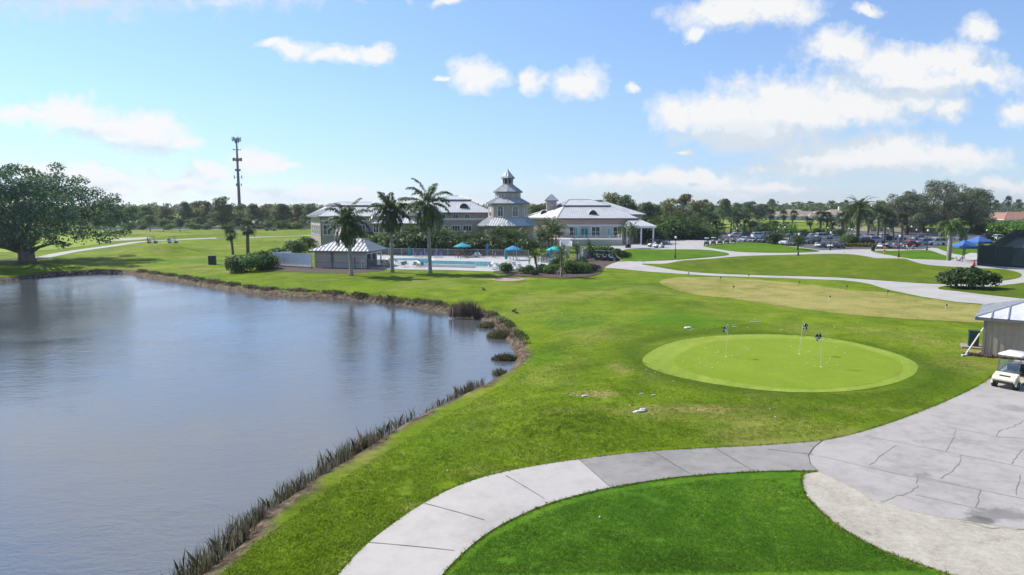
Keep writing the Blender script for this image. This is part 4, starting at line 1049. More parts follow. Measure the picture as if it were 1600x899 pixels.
# entrance canopy with columns
yP = 177; zP = zat(1000, 353.5, yP); x0, x1 = xat(979, yP), xat(1026, yP)
hip('porch_roof', club, [cw((x0, yP, zP)), cw((x1, yP, zP)), cw((x1, yP + 9, zP)), cw((x0, yP + 9, zP))], cw((xat(986, yP), yP + 4.5, zat(990, 343.5, yP + 4.5))), cw((xat(1004, yP), yP + 4.5, zat(990, 343.5, yP + 4.5))), .6, .5, [R_CLUB, R_RIB, W_TRIM])
for px, y in ((981, yP + .5), (1022, yP + .5), (1022, yP + 8), (1003, yP + .5)): MB().box(0, 0, 0, .35, .35, zP - .5).build('column', W_TRIM, club, loc=cw((xat(px, yP), y, 0)))
wallpoly('wall', [(xat(988, 190), 190), (xat(1022, 190), 190), (xat(1022, 190), 196), (xat(988, 190), 196)], -.2, zat(1000, 352, 190), W_LIGHT)
gd = MB().box(0, 0, 0, 4.0, .1, 1.9).build('garage_door', W_TRIM, club, loc=cw((xat(1004, 190), 189.9, 1.3)))
# small square cupola on the roof behind
yQ, pQ = 192, 861.5; kq = yQ / F_PX; cq = (xat(pQ, yQ), yQ - 175); zq = lambda py: zat(pQ, py, yQ)
MB().box(cq[0], cq[1], zq(330), 15 * kq, 15 * kq, zq(313) - zq(330)).build('cupola', W_TAUPE, club)
mb = MB(); ringroof(mb, 14.2 * kq, zq(313.5), .02, zq(303.5), 4, .5, a0=-PI / 4, c=cq); mb.build('roof', RM, club)
arched(club, cq[0], cq[1] - 7.5 * kq - .03, zq(320), .85, .85, 0, True)
# terrace in front of the right wing: deck, white face, stair
yD = 173; x0, x1 = xat(820, yD), xat(973.5, yD)
wallpoly('terrace', [(x0, yD), (x1, yD), (x1, yR - .05), (x0, yR - .05)], -.3, zF - .02, W_LIGHT)
MB().box((xat(826, yD) + xat(845, yD)) / 2, yD - 175 - .1, 1.5, 3.2, .2, 2.1).build('terrace_panel', W_TRIM, club)
mb = MB()
for k in range(9): mb.box(0, -.32 * k - .16, 0, 2.6, .32, max(.1, (zF - .05) * (1 - (k + .5) / 9)))
mb.box(-1.4, -1.5, 0, .18, 3.1, zF * .75).box(1.4, -1.5, 0, .18, 3.1, zF * .75)
mb.build('stair', W_TRIM, club, loc=cw((xat(884, yD), yD, 0)))

def rail(name, label, cat, pts, h, post=2.0, mat=None, bars=.12, group=None, slats=3, pw=.07, bottom=.12, infill='bars', z=None, imat=None):
    """a fence along points: posts, rails, and an infill of bars or a panel"""
    t_ = thing(name, label, cat, (pts[0][0], pts[0][1], 0), group=group); o = Vector((pts[0][0], pts[0][1], 0))
    for a, b in zip(pts, pts[1:]):
        a, b = Vector((*a[:2], 0)), Vector((*b[:2], 0)); L = (b - a).length; n = max(1, round(L / post)); d = (b - a).normalized(); ang = math.atan2(d.y, d.x); mb = MB(); ib = MB()
        for i in range(n + 1):
            p = a + d * (L * i / n); zz = (hz(p.x, p.y) if z is None else z); q = p - o
            MB().box(0, 0, -.1, pw, pw, h + .16).build('post', mat, t_, loc=(q.x, q.y, zz), rz=ang)
            if i < n:
                p2 = a + d * (L * (i + 1) / n); c = (p + p2) / 2 - o; z2 = (zz + (hz(p2.x, p2.y) if z is None else z)) / 2; l = (p2 - p).length - pw
                mb.box(c.x, c.y, z2 + h - .06, l, .05, .06, ang); mb.box(c.x, c.y, z2 + bottom, l, .05, .06, ang)
                if infill == 'bars':
                    for k in range(1, int(l / bars)): w = (k * bars - l / 2); mb.box(c.x + d.x * w, c.y + d.y * w, z2 + bottom + .05, .025, .02, h - bottom - .1, ang)
                else: ib.box(c.x, c.y, z2 + bottom + .06, l, .02, h - bottom - .13, ang)
        if mb.v and n > 1: mb.build('frame', mat, t_)
        elif n == 1:
            for zz_ in (h - .06, bottom): MB().box(c.x, c.y, z2 + zz_, l, .05, .06, ang).build('rail', mat, t_)
        if ib.v: ib.build('panel', imat or mat, t_)
    return t_
rail('terrace_railing', 'white railing round the clubhouse terrace above the shrubs', 'railing', [(xat(893, yD), yD + .1), (xat(973, yD), yD + .1), (xat(973, yD), yR - .5)], 1.05, 3.0, W_TRIM, .16, z=zF - .02, pw=.14)
def gwall(name, label, px, h0, h1, mat, th=.25):
    a, b = G(*px[0]), G(*px[1]); d = (b - a); L = d.length; o = MB().side([(0, -.2), (L, -.2), (L, h1), (0, h0)], -th / 2, th / 2).build(name, mat, None, loc=a, rz=math.atan2(d.y, d.x)); return tag(o, label, 'wall')
gwall('ramp_wall', 'white sloping side wall of the ramp beside the dark small palm', ((904, 405), (913, 399)), 2.4, 1.0, W_TRIM)
gwall('garden_wall', 'pale wall between the stair and the parked golf carts', ((912, 404), (931, 399)), 1.9, 1.9, W_LIGHT)
gwall('gate_pier', 'cream gate pier behind the last pool parasol', ((884, 403), (890, 403)), 2.3, 2.3, W_LIGHT, .6)

# ------------------------------------------------------------------ pool house
ph = thing('pool_house', 'low taupe pool house with white ribbed hip roof beside the pool', 'pool house', (*G(573, 420).to_2d(), 0), -.20)
wd, dp_ = 9.0, 6.4; zEv = zat(573, 392.5, ph.location.y)
MB().prism([(-wd, 0), (-1.0, 0), (-1.0, .0), (-1.0, dp_), (-wd, dp_)], -.2, zEv).build('wall', W_GREYW, ph)
MB().prism([(-1.0, 0), (0, 0), (0, .25), (-1.0, .25)], -.2, zEv).build('wall', W_GREYW, ph)
MB().box(-wd / 2, -.05, zEv - .95, wd + .1, .1, .2).build('trim_band', simple('beige trim', (.55, .5, .44), .6), ph)
MB().box(-wd / 2, -.03, .85, wd + .02, .05, .05).build('wall_seam', W_FASC, ph)
for x in (-5.9, -2.0): MB().tube((x, -.08, 0), (x, -.08, zEv - 1.0), .06, .06, 8).build('downpipe', W_FASC, ph)
MB().box(-5.9, -.12, 1.0, .35, .12, 1.5).build('meter_box', W_FASC, ph)
for y in (.12, 2.2, 4.3, 6.25): MB().box(-.1, y, 0, .18, .18, zEv).build('column', W_TRIM, ph)
MB().box(-.95, 3.2, 0, .04, 6.0, zEv - .1).build('screen', SCREEN, ph)
MB().box(-.1, 3.2, zEv - .55, .12, 6.0, .35).build('beam', W_TRIM, ph)
o_ = .75; rz_ = zat(540, 373, ph.location.y + 2.8)
hip('roof', ph, [(-wd - o_, -o_, zEv), (o_, -o_, zEv), (o_, dp_ + o_, zEv), (-wd - o_, dp_ + o_, zEv)], (-wd + 3.6, dp_ / 2, rz_), (-1.9, dp_ / 2, rz_), .62, .28, [R_SHED, R_RIB, W_FASC], rw=.09, rib=.08)
for x, z in ((-3.2, .62), (-2.0, .5), (-7.4, .2), (-1.7, .3), (-8.2, .15)): MB().tube((0, 0, -.1), (0, 0, .35), .07, .07, 8).build('roof_vent', W_FASC, ph, loc=(x, dp_ / 2 - 3.9 * (1 - z) * .9, zEv + (rz_ - zEv) * z))
# white board enclosure beside it
a, b = G(427, 416.5), G(487, 420)
wf = thing('white_fence', 'tall white vinyl board enclosure joined to the pool house', 'fence', (a.x, a.y, 0), math.atan2(b.y - a.y, b.x - a.x)); L = (b - a).length
MB().box(L / 2, 0, -.2, L, .5, .55).build('base', W_GREYW, wf)
for k in range(5):
    MB().box(L * k / 4, -.02, .35, .14, .16, 2.0).build('post', W_VINYL, wf)
    if k < 4: MB().box(L * (k + .5) / 4, 0, .4, L / 4 - .15, .05, 1.85).build('panel', W_VINYL, wf)
MB().box(L / 2, -.02, 2.28, L, .12, .1).build('rail', W_VINYL, wf)
MB().box(-.06, 2.1, .35, .06, 4.0, 1.95).build('panel', W_VINYL, wf); MB().box(-.06, 2.1, -.2, .4, 4.0, .54).build('base', W_GREYW, wf)

# ------------------------------------------------------------------ maintenance shed at the right
c0 = G(1535, 557); sh = thing('shed', 'taupe vertical board shed with white ribbed metal hip roof behind the cream cart', 'shed', (c0.x, c0.y, 0), -.66)
zs = zat(1530, 497, c0.y - .6); w_, d_ = 6.0, 5.6
MB().prism([(0, 0), (w_, 0), (w_, d_), (0, d_)], -.2, zs).build('wall', W_SHED, sh)
for x, y in ((0, 0), (w_, 0)): MB().box(x, y, -.1, .14, .14, zs - .05).build('corner_board', siding('dark board', (.24, .21, .18)), sh)
mb = MB()
for k in range(1, 16): mb.box(w_ * k / 16, -.012, 0, .035, .03, zs - .05)
mb.build('batten', W_SHED, sh)
MB().box(w_ / 2, -.04, -.1, w_, .1, .22).build('plinth', M_MULCH, sh)
o_ = .55; zrs = zs + 1.15
hip('roof', sh, [(-o_, -o_, zs), (w_ + o_, -o_, zs), (w_ + o_, d_ + o_, zs), (-o_, d_ + o_, zs)], (2.6, d_ / 2, zrs), (w_ - 2.6, d_ / 2, zrs), .80, .22, [R_SHED, R_RIB, W_FASC], rw=.07, rib=.07)

# ------------------------------------------------------------------ houses beyond the course
def house(label, px, base, y, w, h, d, roof, wall, seed, rz=0.0, chim=False):
    x = xat(px, y, base); z0 = hz(x, y); t_ = thing('house', label, 'house', (x, y, z0), rz, 'tiled houses beyond the course')
    MB().prism([(-w / 2, 0), (w / 2, 0), (w / 2, d), (-w / 2, d)], -.6, h * .52).build('wall', wall, t_)
    e = 1.1; zr = h * .52; hip('roof', t_, [(-w / 2 - e, -e, zr), (w / 2 + e, -e, zr), (w / 2 + e, d + e, zr), (-w / 2 - e, d + e, zr)], (-w / 2 + d * .45, d / 2, h), (w / 2 - d * .45, d / 2, h), 0, .3, [roof, roof, W_TRIM])
    g = w * .36; MB().prism([(-g / 2 + w * .18, -3), (g / 2 + w * .18, -3), (g / 2 + w * .18, .0), (-g / 2 + w * .18, .0)], -.6, h * .5).build('wing', wall, t_)
    hip('wing_roof', t_, [(-g / 2 + w * .18 - .7, -3.8, h * .5), (g / 2 + w * .18 + .7, -3.8, h * .5), (g / 2 + w * .18 + .7, 5, h * .5), (-g / 2 + w * .18 - .7, 5, h * .5)], (w * .18 - .1, .5, h * .86), (w * .18 + .1, .5, h * .86), 0, .3, [roof, roof, W_TRIM])
    for k in range(4):
        xx = -w * .40 + k * w * .17
        if k < 3: window(t_, xx, -.06, .7, 2.0, 1.9, 2, 1, .15, .15)
    window(t_, w * .18, -3.06, .3, 3.0, 2.1, 2, 1, .15, .15)
    if chim: MB().box(w * .25, d * .5, h * .7, 1.2, 1.2, h * .55).build('chimney', wall, t_)
hp = [('pale roofed house on the far side of the fairway, nearest the lone pine', 1228, 470, 22, 6.2, T_PALE, 0), ('house with stepped pale hipped roof behind the tall cabbage palm', 1243, 490, 20, 7.4, T_PALE, 1), ('house with pinkish pale roof and white walls past the fairway', 1262, 475, 18, 6.4, T_GREY, 1), ('dark red tiled house with white walls past the fairway', 1275, 490, 16, 6.2, T_RED, 1), ('long pale roofed house behind the dark palm group', 1297, 480, 24, 6.6, T_PALE, 0), ('cream house with chimney beside the date palm', 1310, 470, 15, 7.6, T_PALE, 1)]
for i, (lab, px, y, w, h, rf, wl_) in enumerate(hp): house(lab, px, 342, y, w, h, 12, rf, W_HOUSE[wl_], i, .1 * (i % 3 - 1), i == 5)
house('wide pale roofed house behind the ragged grey oak', 1571, 342, 330, 20, 6.9, 13, T_PALE, W_HOUSE[0], 8)
house('red tiled house with dark screened porch near the picture edge', 1600, 342, 322, 18, 7.2, 13, T_RED, W_HOUSE[1], 9)
house('grey roofed house partly hidden by bright shrubs near the tennis court', 1556, 342, 380, 16, 6.5, 12, T_GREY, W_HOUSE[1], 10)
bkw = rail('boundary_wall', 'low sandy boundary wall behind the parking lot oaks', 'wall', [(xat(1300, 285), 285), (xat(1420, 262), 262), (xat(1560, 262), 262), (xat(1700, 270), 270)], 1.7, 12, simple('sandy wall', (.50, .43, .33), .9, var=.2), infill='panel', pw=.5, bottom=-.2)
rail('road_wall', 'long pale low wall beside the far road under the trees', 'wall', [(xat(120, 296), 296), (xat(330, 298), 298), (xat(500, 300), 300)], 1.0, 14, simple('pale wall', (.42, .40, .37), .9, var=.2), infill='panel', pw=.4, bottom=-.2)

# ------------------------------------------------------------------ antenna mast
yM = 420; xM = xat(374, yM, 318); ms = thing('antenna_mast', 'tall dark antenna mast with stacked panel antennas above the far trees', 'mast', (xM, yM, 0)); M_MAST = simple('mast steel', (.11, .115, .125), .6)
zm_ = lambda py: zat(372, py, yM); zt_ = zm_(216)
MB().lathe([(1.0, 0), (.85, zt_ * .4), (.62, zt_ * .75), (.42, zt_)], 12).build('pole', M_MAST, ms, True)
for py, r, hh, n in ((218, 2.4, 2.6, 6), (222, 1.0, 1.6, 3), (234, 2.2, .6, 5), (249.5, 2.5, 1.9, 9), (266, 1.4, 1.2, 6), (277, 2.1, 2.0, 4), (289, 1.7, 1.6, 3)):
    f = MB(); z = zm_(py)
    for k in range(n): a = k * 2 * PI / n; f.tube((0, 0, z), (r * math.cos(a), r * math.sin(a), z), .09, .09, 5)
    f.lathe([(.75, z - .2), (.95, z), (.75, z + .2)], 10); fo = f.build('antenna_platform', M_MAST, ms)
    for k in range(n): a = k * 2 * PI / n + .2; MB().box(r * math.cos(a), r * math.sin(a), z - hh / 2, .38, .55, hh, a).build('antenna', M_MAST, fo)
MB().tube((.3, 0, zt_), (.3, 0, zt_ + 2.2), .05, .03, 6).build('lightning_rod', M_MAST, ms)
# ================================================================== vehicles
P_BLACK = simple('black paint', (.018, .018, .020), .3, coat=.6, var=.2); P_WHITE = simple('white paint', (.72, .73, .74), .35, coat=.5, var=.04); P_SILVER = simple('silver paint', (.46, .48, .50), .3, .5, coat=.5, var=.05)
P_GREY = simple('grey paint', (.20, .21, .225), .3, .4, coat=.5, var=.08); P_NAVY = simple('navy paint', (.028, .040, .075), .3, .2, coat=.6, var=.1); P_RED = simple('red paint', (.42, .022, .025), .3, coat=.6, var=.08); P_BLUE = simple('pale blue paint', (.33, .42, .52), .3, .4, coat=.5)
P_CREAM = simple('cream paint', (.68, .615, .46), .35, coat=.4, var=.08); P_TAN = simple('tan paint', (.42, .36, .28), .35, .2, coat=.4)
RUBBER = simple('rubber', (.018, .018, .019), .85); CHROME = simple('wheel metal', (.55, .56, .58), .3, .8); VINYL_W = simple('cream vinyl', (.62, .58, .48), .6, var=.06); VINYL_B = simple('black vinyl', (.03, .03, .032), .55); ROOF_W = simple('white roof plastic', (.74, .74, .72), .45, var=.04); LAMP = simple('lamp lens', (.75, .75, .72), .15); TAIL = simple('tail lens', (.35, .02, .02), .2)
CLEAR = None
def clear_mat():
    m, t, out = nt('clear windshield'); g = nd(t, 'BsdfGlossy'); g.inputs['Roughness'].default_value = .08; tr = nd(t, 'BsdfTransparent'); tr.inputs[0].default_value = (.86, .89, .9, 1)
    mx = nd(t, 'MixShader'); mx.inputs[0].default_value = .10; t.links.new(tr.outputs[0], mx.inputs[1]); t.links.new(g.outputs[0], mx.inputs[2]); t.links.new(mx.outputs[0], out.inputs[0]); return m
CLEAR = clear_mat()

def wheel(parent, x, y, r, w, rim=.58):
    s = -1 if y < 0 else 1
    o = MB().lathe([(r * rim, -w / 2), (r * .9, -w / 2), (r, -w * .32), (r, w * .32), (r * .9, w / 2), (r * rim, w / 2)], 16, axis='y').build('wheel', RUBBER, parent, True, loc=(x, y, r))
    MB().lathe([(.02, s * (w / 2 - .02)), (r * .25, s * (w / 2 + .01)), (r * .3, s * (w / 2 - .03)), (r * rim, s * (w / 2 - .035)), (r * rim, -s * w / 2)], 12, axis='y').build('rim', CHROME, o, True)
    return o

def golf_cart(label, paint=P_BLACK, roof=VINYL_B, seat=VINYL_W, name='golf_cart', bag=None, rear=False, detail=False):
    """forward is +x; 2.4 m long"""
    t_ = thing(name, label, 'golf cart')
    mb = MB()   # front cowl, floor tub and rear body as one shell
    mb.side([(.50, .30), (.62, .26), (1.02, .34), (1.17, .44), (1.19, .56), (1.10, .68), (.86, .80), (.66, .88), (.58, .84), (.52, .50), (.42, .34), (-.18, .34), (-.22, .30)], -.55, .55)
    mb.side([(-.24, .30), (-.20, .60), (-.34, .66), (-.70, .66), (-.98, .72), (-1.16, .66), (-1.2, .46), (-1.12, .36), (-.92, .34)], -.57, .57)
    b = mb.build('body', paint, t_)
    for y in (-1, 1):   # wheel arches proud of the shell
        a = MB()
        for cx_, r_ in ((.82, .31), (-.78, .31)):
            pr = [(cx_ + math.cos(PI * i / 8) * r_, .26 + math.sin(PI * i / 8) * r_) for i in range(9)]; pi_ = [(cx_ + math.cos(PI * i / 8) * (r_ - .05), .26 + math.sin(PI * i / 8) * (r_ - .05)) for i in range(9)]
            for i in range(8): a.side([pr[i], pr[i + 1], pi_[i + 1], pi_[i]], y * .57 - .03, y * .57 + .05)
        a.build('wheel_arch', paint, t_)
    for x, y in ((.82, .52), (.82, -.52), (-.78, .52), (-.78, -.52)): wheel(t_, x, y, .24, .2)
    MB().rbox(-.42, 0, .64, .52, 1.05, .17, .05).build('seat', seat, t_, True)
    MB().rbox(-.72, 0, .80, .14, 1.05, .42, .05).build('backrest', seat, t_, True)
    mb = MB()
    for y in (-.5, .5):
        mb.path([(.66, y, .84), (.44, y, 1.55), (.40, y, 1.80)], [.022, .022, .022], 6); mb.path([(-.92, y, .66), (-.86, y, 1.3), (-.82, y, 1.80)], [.022, .022, .022], 6)
    mb.tube((-.86, -.5, 1.25), (-.86, .5, 1.25), .02, .02, 6)
    mb.build('roof_frame', VINYL_B if paint != P_CREAM else simple('grey tube', (.10, .10, .10), .4), t_)
    MB().rbox(-.22, 0, 1.78, 1.60, 1.16, .10, .06).build('roof', roof, t_, True)
    MB().add([(.655, -.48, .86), (.655, .48, .86), (.455, .48, 1.52), (.455, -.48, 1.52), (.640, -.48, .86), (.640, .48, .86), (.440, .48, 1.52), (.440, -.48, 1.52)], [(0, 1, 2, 3), (7, 6, 5, 4), (0, 4, 5, 1), (3, 2, 6, 7), (0, 3, 7, 4), (1, 5, 6, 2)]).build('windshield', CLEAR, t_)
    sw = MB(); n = 12; c = Vector((.30, .26, 1.02)); ax = Vector((-.55, 0, .83)).normalized(); u = Vector((0, 1, 0)); v_ = ax.cross(u)
    ring = [c + u * .16 * math.cos(i * 2 * PI / n) + v_ * .16 * math.sin(i * 2 * PI / n) for i in range(n)]
    for i in range(n): sw.tube(ring[i], ring[(i + 1) % n], .014, .014, 5, cap=False)
    sw.tube((.55, .26, .72), c, .018, .018, 5); sw.tube(ring[0], ring[6], .012, .012, 4); sw.build('steering_wheel', VINYL_B, t_)
    for y in (-.38, .38): MB().rbox(1.12, y, .54, .10, .22, .10, .02).build('headlight', LAMP, t_)
    MB().rbox(1.18, 0, .34, .08, .95, .14, .03).build('bumper', RUBBER, t_)
    if detail:
        MB().box(.98, 0, .735, .16, .5, .03).build('emblem_panel', VINYL_B, t_)
        MB().rbox(.56, 0, .80, .2, .98, .08, .02).build('dash', VINYL_B, t_)
        MB().tube((-.42, .5, .84), (-.42, .5, 1.0), .015, .015, 5).tube((-.42, -.5, .84), (-.42, -.5, 1.0), .015, .015, 5).build('arm_rail', CHROME, t_)
    if rear: MB().rbox(-1.0, 0, .68, .42, 1.0, .55, .06).build('bag_well', VINYL_B, t_, True)
    return t_

def car(label, kind, paint, name='parked_car', cat='car'):
    """forward is +x; shell with sloped greenhouse, glass, lamps, wheels"""
    dim = dict(sedan=(4.7, 1.80, .66, 1.44), suv=(4.7, 1.88, .82, 1.74), van=(5.0, 1.95, .82, 1.86), pickup=(5.6, 1.95, .86, 1.86))[kind]
    L, Wd, zb, h = dim; l = L / 2; t_ = thing(name, label, cat)
    if kind == 'sedan':
        low = [(-l, .42), (-l + .06, zb + .22), (-l + .75, zb + .30), (l - 1.25, zb + .26), (l - .22, zb + .06), (l, .52), (l - .05, .28), (-l + .08, .28)]; g0, g1, r0_, r1_ = -l + .72, l - 1.3, -l + 1.45, l - 2.05; zg = zb + .28
    elif kind == 'pickup':
        low = [(-l, .50), (-l + .02, zb + .28), (-l + 2.0, zb + .28), (l - 1.45, zb + .30), (l - .15, zb + .18), (l, .62), (l - .04, .36), (-l + .05, .38)]; g0, g1, r0_, r1_ = -l + 1.75, l - 1.5, -l + 1.95, l - 2.3; zg = zb + .29
    else:
        low = [(-l, .45), (-l + .02, zb + .30), (l - 1.35, zb + .32), (l - .18, zb + .14), (l, .58), (l - .04, .30), (-l + .05, .32)]; g0, g1, r0_, r1_ = -l + .05, l - 1.35, -l + (.30 if kind == 'van' else .48), l - 2.15; zg = zb + .31
    mb = MB(); n = len(low); w = Wd / 2
    k = [(w - .10, 1), (w, .0)]
    ys = (-w + .0, -w, w, w - .0)
    vs = []
    for y, ins in ((-w + .10, .05), (-w, .0), (w, .0), (w - .10, .05)):
        z_mid = .62
        for x, z in low: vs.append((x * (1 - ins * .25), y, z + (-.05 if z > z_mid and ins == 0 else 0)))
    fs = [tuple(range(n)), tuple(range(4 * n - 1, 3 * n - 1, -1))]
    for q in range(3):
        for i in range(n): j = (i + 1) % n; fs.append((q * n + j, q * n + i, (q + 1) * n + i, (q + 1) * n + j))
    mb.add(vs, fs); mb.build('body', paint, t_)
    wt = w - .22; wb = w - .07    # greenhouse glass and roof
    MB().add([(g0, -wb, zg - .02), (g1, -wb, zg - .02), (g1, wb, zg - .02), (g0, wb, zg - .02), (r0_, -wt, h - .06), (r1_, -wt, h - .06), (r1_, wt, h - .06), (r0_, wt, h - .06)], [(0, 1, 5, 4), (1, 2, 6, 5), (2, 3, 7, 6), (3, 0, 4, 7), (4, 5, 6, 7)]).build('glass', GLASS, t_)
    MB().rbox((r0_ + r1_) / 2, 0, h - .08, r1_ - r0_ + .14, wt * 2 + .06, .09, .04).build('roof', paint, t_)
    pm = MB(); xm = (r0_ + r1_) / 2
    for y in (-1, 1):
        for xb, xt in ((g0 + .04, r0_ + .03), (g1 - .03, r1_ - .02), ((g0 + g1) / 2 - .1, xm - .05)): pm.tube((xb, y * (wb + .005), zg - .02), (xt, y * (wt + .005), h - .05), .045, .04, 5)
    pm.build('pillar', paint, t_)
    for x, y in ((l - .88, w - .1), (l - .88, -w + .1), (-l + .92, w - .1), (-l + .92, -w + .1)): wheel(t_, x, y, .34 if kind != 'sedan' else .32, .22, .66)
    for y in (-1, 1):
        MB().rbox(l - .14, y * (w - .32), zb - .06, .22, .40, .14, .03).build('headlight', LAMP, t_); MB().rbox(-l + .05, y * (w - .22), zb + .02, .12, .26, .18, .03).build('tail_light', TAIL, t_)
    MB().rbox(l - .02, 0, .50, .08, .9, .20, .02).build('grille', VINYL_B, t_)
    return t_

# ------------------------------------------------------------------ carts
near_ = golf_cart('cream golf cart with white roof on the concrete yard by the board shed', P_CREAM, ROOF_W, VINYL_B, detail=True)
g_ = G(1580, 604); near_.location = g_; near_.rotation_euler = (0, 0, PI + .60); near_.scale = (1.0, 1.0, 1.0)
base = golf_cart('x', P_BLACK, VINYL_B, VINYL_W, rear=True); base.name = 'golf_cart'
first = [True]
def cart(px, py, rz, label, group, body=None, roof=None, sc=1.0):
    m = {}
    if body: m['body'] = body; m['wheel_arch'] = body
    if roof: m['roof'] = roof
    g = G(px, py)
    if first[0]:
        first[0] = False; base.location = g; base.rotation_euler = (0, 0, rz); base['label'] = label; base['group'] = group; base.scale = (sc,) * 3; return base
    return dup(base, g, rz, label, group, sc, m or None)
GK = 'golf carts parked below the terrace'
cart(939, 407.5, -.35, 'black golf cart under the white railing, partly behind its twin', GK)
cart(948, 408, -.35, 'black golf cart in the middle of the pair below the terrace', GK)
cart(958, 408.5, -.35, 'front black golf cart below the terrace, nose to the lawn', GK)
GK = 'golf carts at the covered entrance'
cart(1020, 386, PI + .25, 'white fronted golf cart half hidden behind another at the entrance', GK, P_WHITE)
cart(1030, 387.5, PI + .25, 'dark covered golf cart with white nose at the entrance drive edge', GK, P_WHITE)
cart(1010, 375, PI, 'golf cart in the shade under the covered entrance', GK)
GK = 'golf carts in line on the drive'
lab = ['black golf cart at the head of the line, nearest the drive', 'second black golf cart in the line by the mid lawn', 'third black golf cart, in the middle of the line by the mid lawn', 'fourth black golf cart in the line by the mid lawn', 'last golf cart of the line, next to the white cars']
for i in range(5): cart(1104 + i * 10.5, 383.5 - i * .9, -2.0 + .1, lab[i], GK, None, ROOF_W if i in (0, 1) else None)
cart(1096, 374, -1.4, 'single golf cart with white roof alone behind the line of carts', GK, P_WHITE, ROOF_W)
GK = 'golf carts behind the lamp'
lab = ['golf cart next to the clipped tree at the parking', 'second golf cart from the clipped tree', 'third golf cart from the clipped tree, before the signpost', 'fourth golf cart, by the croton hedge', 'golf cart touching the croton hedge']
for i in range(5): cart(1277 + i * 9.5, 387 + i * .4, -1.9, lab[i], GK, P_WHITE if i in (0, 2) else None)
GK = 'golf carts by the bag stand'
lab = ['white nosed golf cart under the slim palms', 'black golf cart between two white nosed ones', 'white nosed golf cart beside the black signboard', 'black golf cart next to the red car']
for i in range(4): cart(1375 + i * 11, 388.5, -2.2, lab[i], GK, P_WHITE if i != 1 else None)
GK = 'golf carts out on the course'
cart(238, 380, .15, 'golf cart beside the person in salmon on the far path', GK, P_WHITE)
cart(270, 380, .1, 'second golf cart alone on the far path beyond the pond', GK, P_WHITE)
# ------------------------------------------------------------------ cars: one of each kind, then copies repainted
KC = {k: car('x', k, P_SILVER) for k in ('sedan', 'suv', 'van', 'pickup')}
used_ = set()
def park(kind, px, py, rz, paint, label, group='cars in the parking lot', sc=1.0):
    g = G(px, py); g.z += .055; o = KC[kind]; name_ = 'parked_truck' if kind == 'pickup' else 'parked_car'
    if kind in used_: return dup(o, g, rz, label, group, sc, {'body': paint, 'roof': paint, 'pillar': paint})
    used_.add(kind); o.location = g; o.rotation_euler = (0, 0, rz); o['label'] = label; o['group'] = group
    for ch in o.children:
        if ch.name.split('.')[0] in ('body', 'roof', 'pillar'): ch.data.materials[0] = paint
    return o
A_ = -2.35
for a in [('sedan', 1163, 378, A_, P_WHITE, 'white sedan right behind the line of golf carts'), ('sedan', 1178, 379, A_, P_SILVER, 'silver sedan second from the line of golf carts'), ('suv', 1194, 379.5, A_, P_NAVY, 'dark navy vehicle between two silver ones near the mid lawn'), ('sedan', 1209, 381, A_, P_GREY, 'grey sedan closest to the mid lawn edge'), ('suv', 1228, 383, A_, P_WHITE, 'white vehicle just before the clipped tree'),
          ('sedan', 1240, 384, A_, P_GREY, 'grey car half hidden by the clipped tree'), ('suv', 1262, 381, A_, P_GREY, 'grey vehicle behind the clipped tree crown'), ('suv', 1272, 380, A_, P_BLACK, 'black vehicle past the clipped tree'), ('sedan', 1150, 371, .1, P_WHITE, 'white car behind the line of golf carts in the back row'), ('suv', 1168, 371, .1, P_BLACK, 'black vehicle in the back row near the leaning squat palm'), ('suv', 1186, 372, .1, P_WHITE, 'white vehicle in the back row below the thin trunked palm'),
          ('van', 1202, 372, .1, P_SILVER, 'silver van in the back row beside a lamp'), ('sedan', 1217, 372.5, .1, P_WHITE, 'white car in the back row below the short round palm'), ('sedan', 1235, 373, .1, P_BLUE, 'pale blue car in the back row'), ('suv', 1252, 373, .1, P_BLACK, 'black vehicle in the back row beneath the dark palm group'), ('sedan', 1270, 373, .1, P_WHITE, 'white car in the back row under the dark palm group'), ('van', 1287, 374, .1, P_WHITE, 'white van in the back row before the sandy wall'), ('sedan', 1304, 374, .1, P_SILVER, 'silver car in the back row by the date palm'),
          ('suv', 1334, 380, .3, P_GREY, 'grey vehicle behind the croton hedge'), ('suv', 1352, 381, .3, P_BLACK, 'black vehicle behind the date palm trunk'), ('van', 1368, 380, .3, P_SILVER, 'silver van under the slim palm trunks'), ('sedan', 1340, 373, .1, P_WHITE, 'white car beyond the date palm trunk'), ('sedan', 1361, 373, .1, P_SILVER, 'silver car beyond the slim palms'), ('suv', 1384, 374, .1, P_WHITE, 'white vehicle in the back row beyond the signboard'), ('sedan', 1404, 375, .1, P_BLUE, 'pale blue car behind the golf carts by the bag stand'),
          ('sedan', 1421, 386, PI + .15, P_RED, 'bright red car beside the golf carts'), ('suv', 1441, 383.5, PI + .15, P_BLUE, 'pale blue vehicle past the red car'), ('van', 1461, 383.5, PI + .1, P_WHITE, 'white van half behind the drooping foxtail palm'), ('sedan', 1437, 375.5, .1, P_SILVER, 'silver car in the back row behind the lamp by the red car'), ('suv', 1500, 376, 1.4, P_GREY, 'grey vehicle behind the first blue canopy'),
          ('pickup', 1541, 376, 1.35, P_BLACK, 'dark pickup truck behind the second blue canopy'), ('suv', 1557, 376, 1.35, P_WHITE, 'white vehicle by the corner of the tennis fence'), ('sedan', 1048, 369, .05, P_WHITE, 'white car beyond the entrance drive lamp'), ('suv', 1062, 369, .05, P_SILVER, 'silver vehicle beyond the entrance drive'), ('sedan', 1077, 369.5, .05, P_WHITE, 'white car under the palm clumps beyond the drive'), ('sedan', 1090, 369.5, .05, P_BLUE, 'pale blue car behind the single golf cart'),
          ('sedan', 423, 361, .05, P_GREY, 'dark car driving on the far road under the oaks')]: park(*a)
# ================================================================== planting the place
R0 = np.random.default_rng
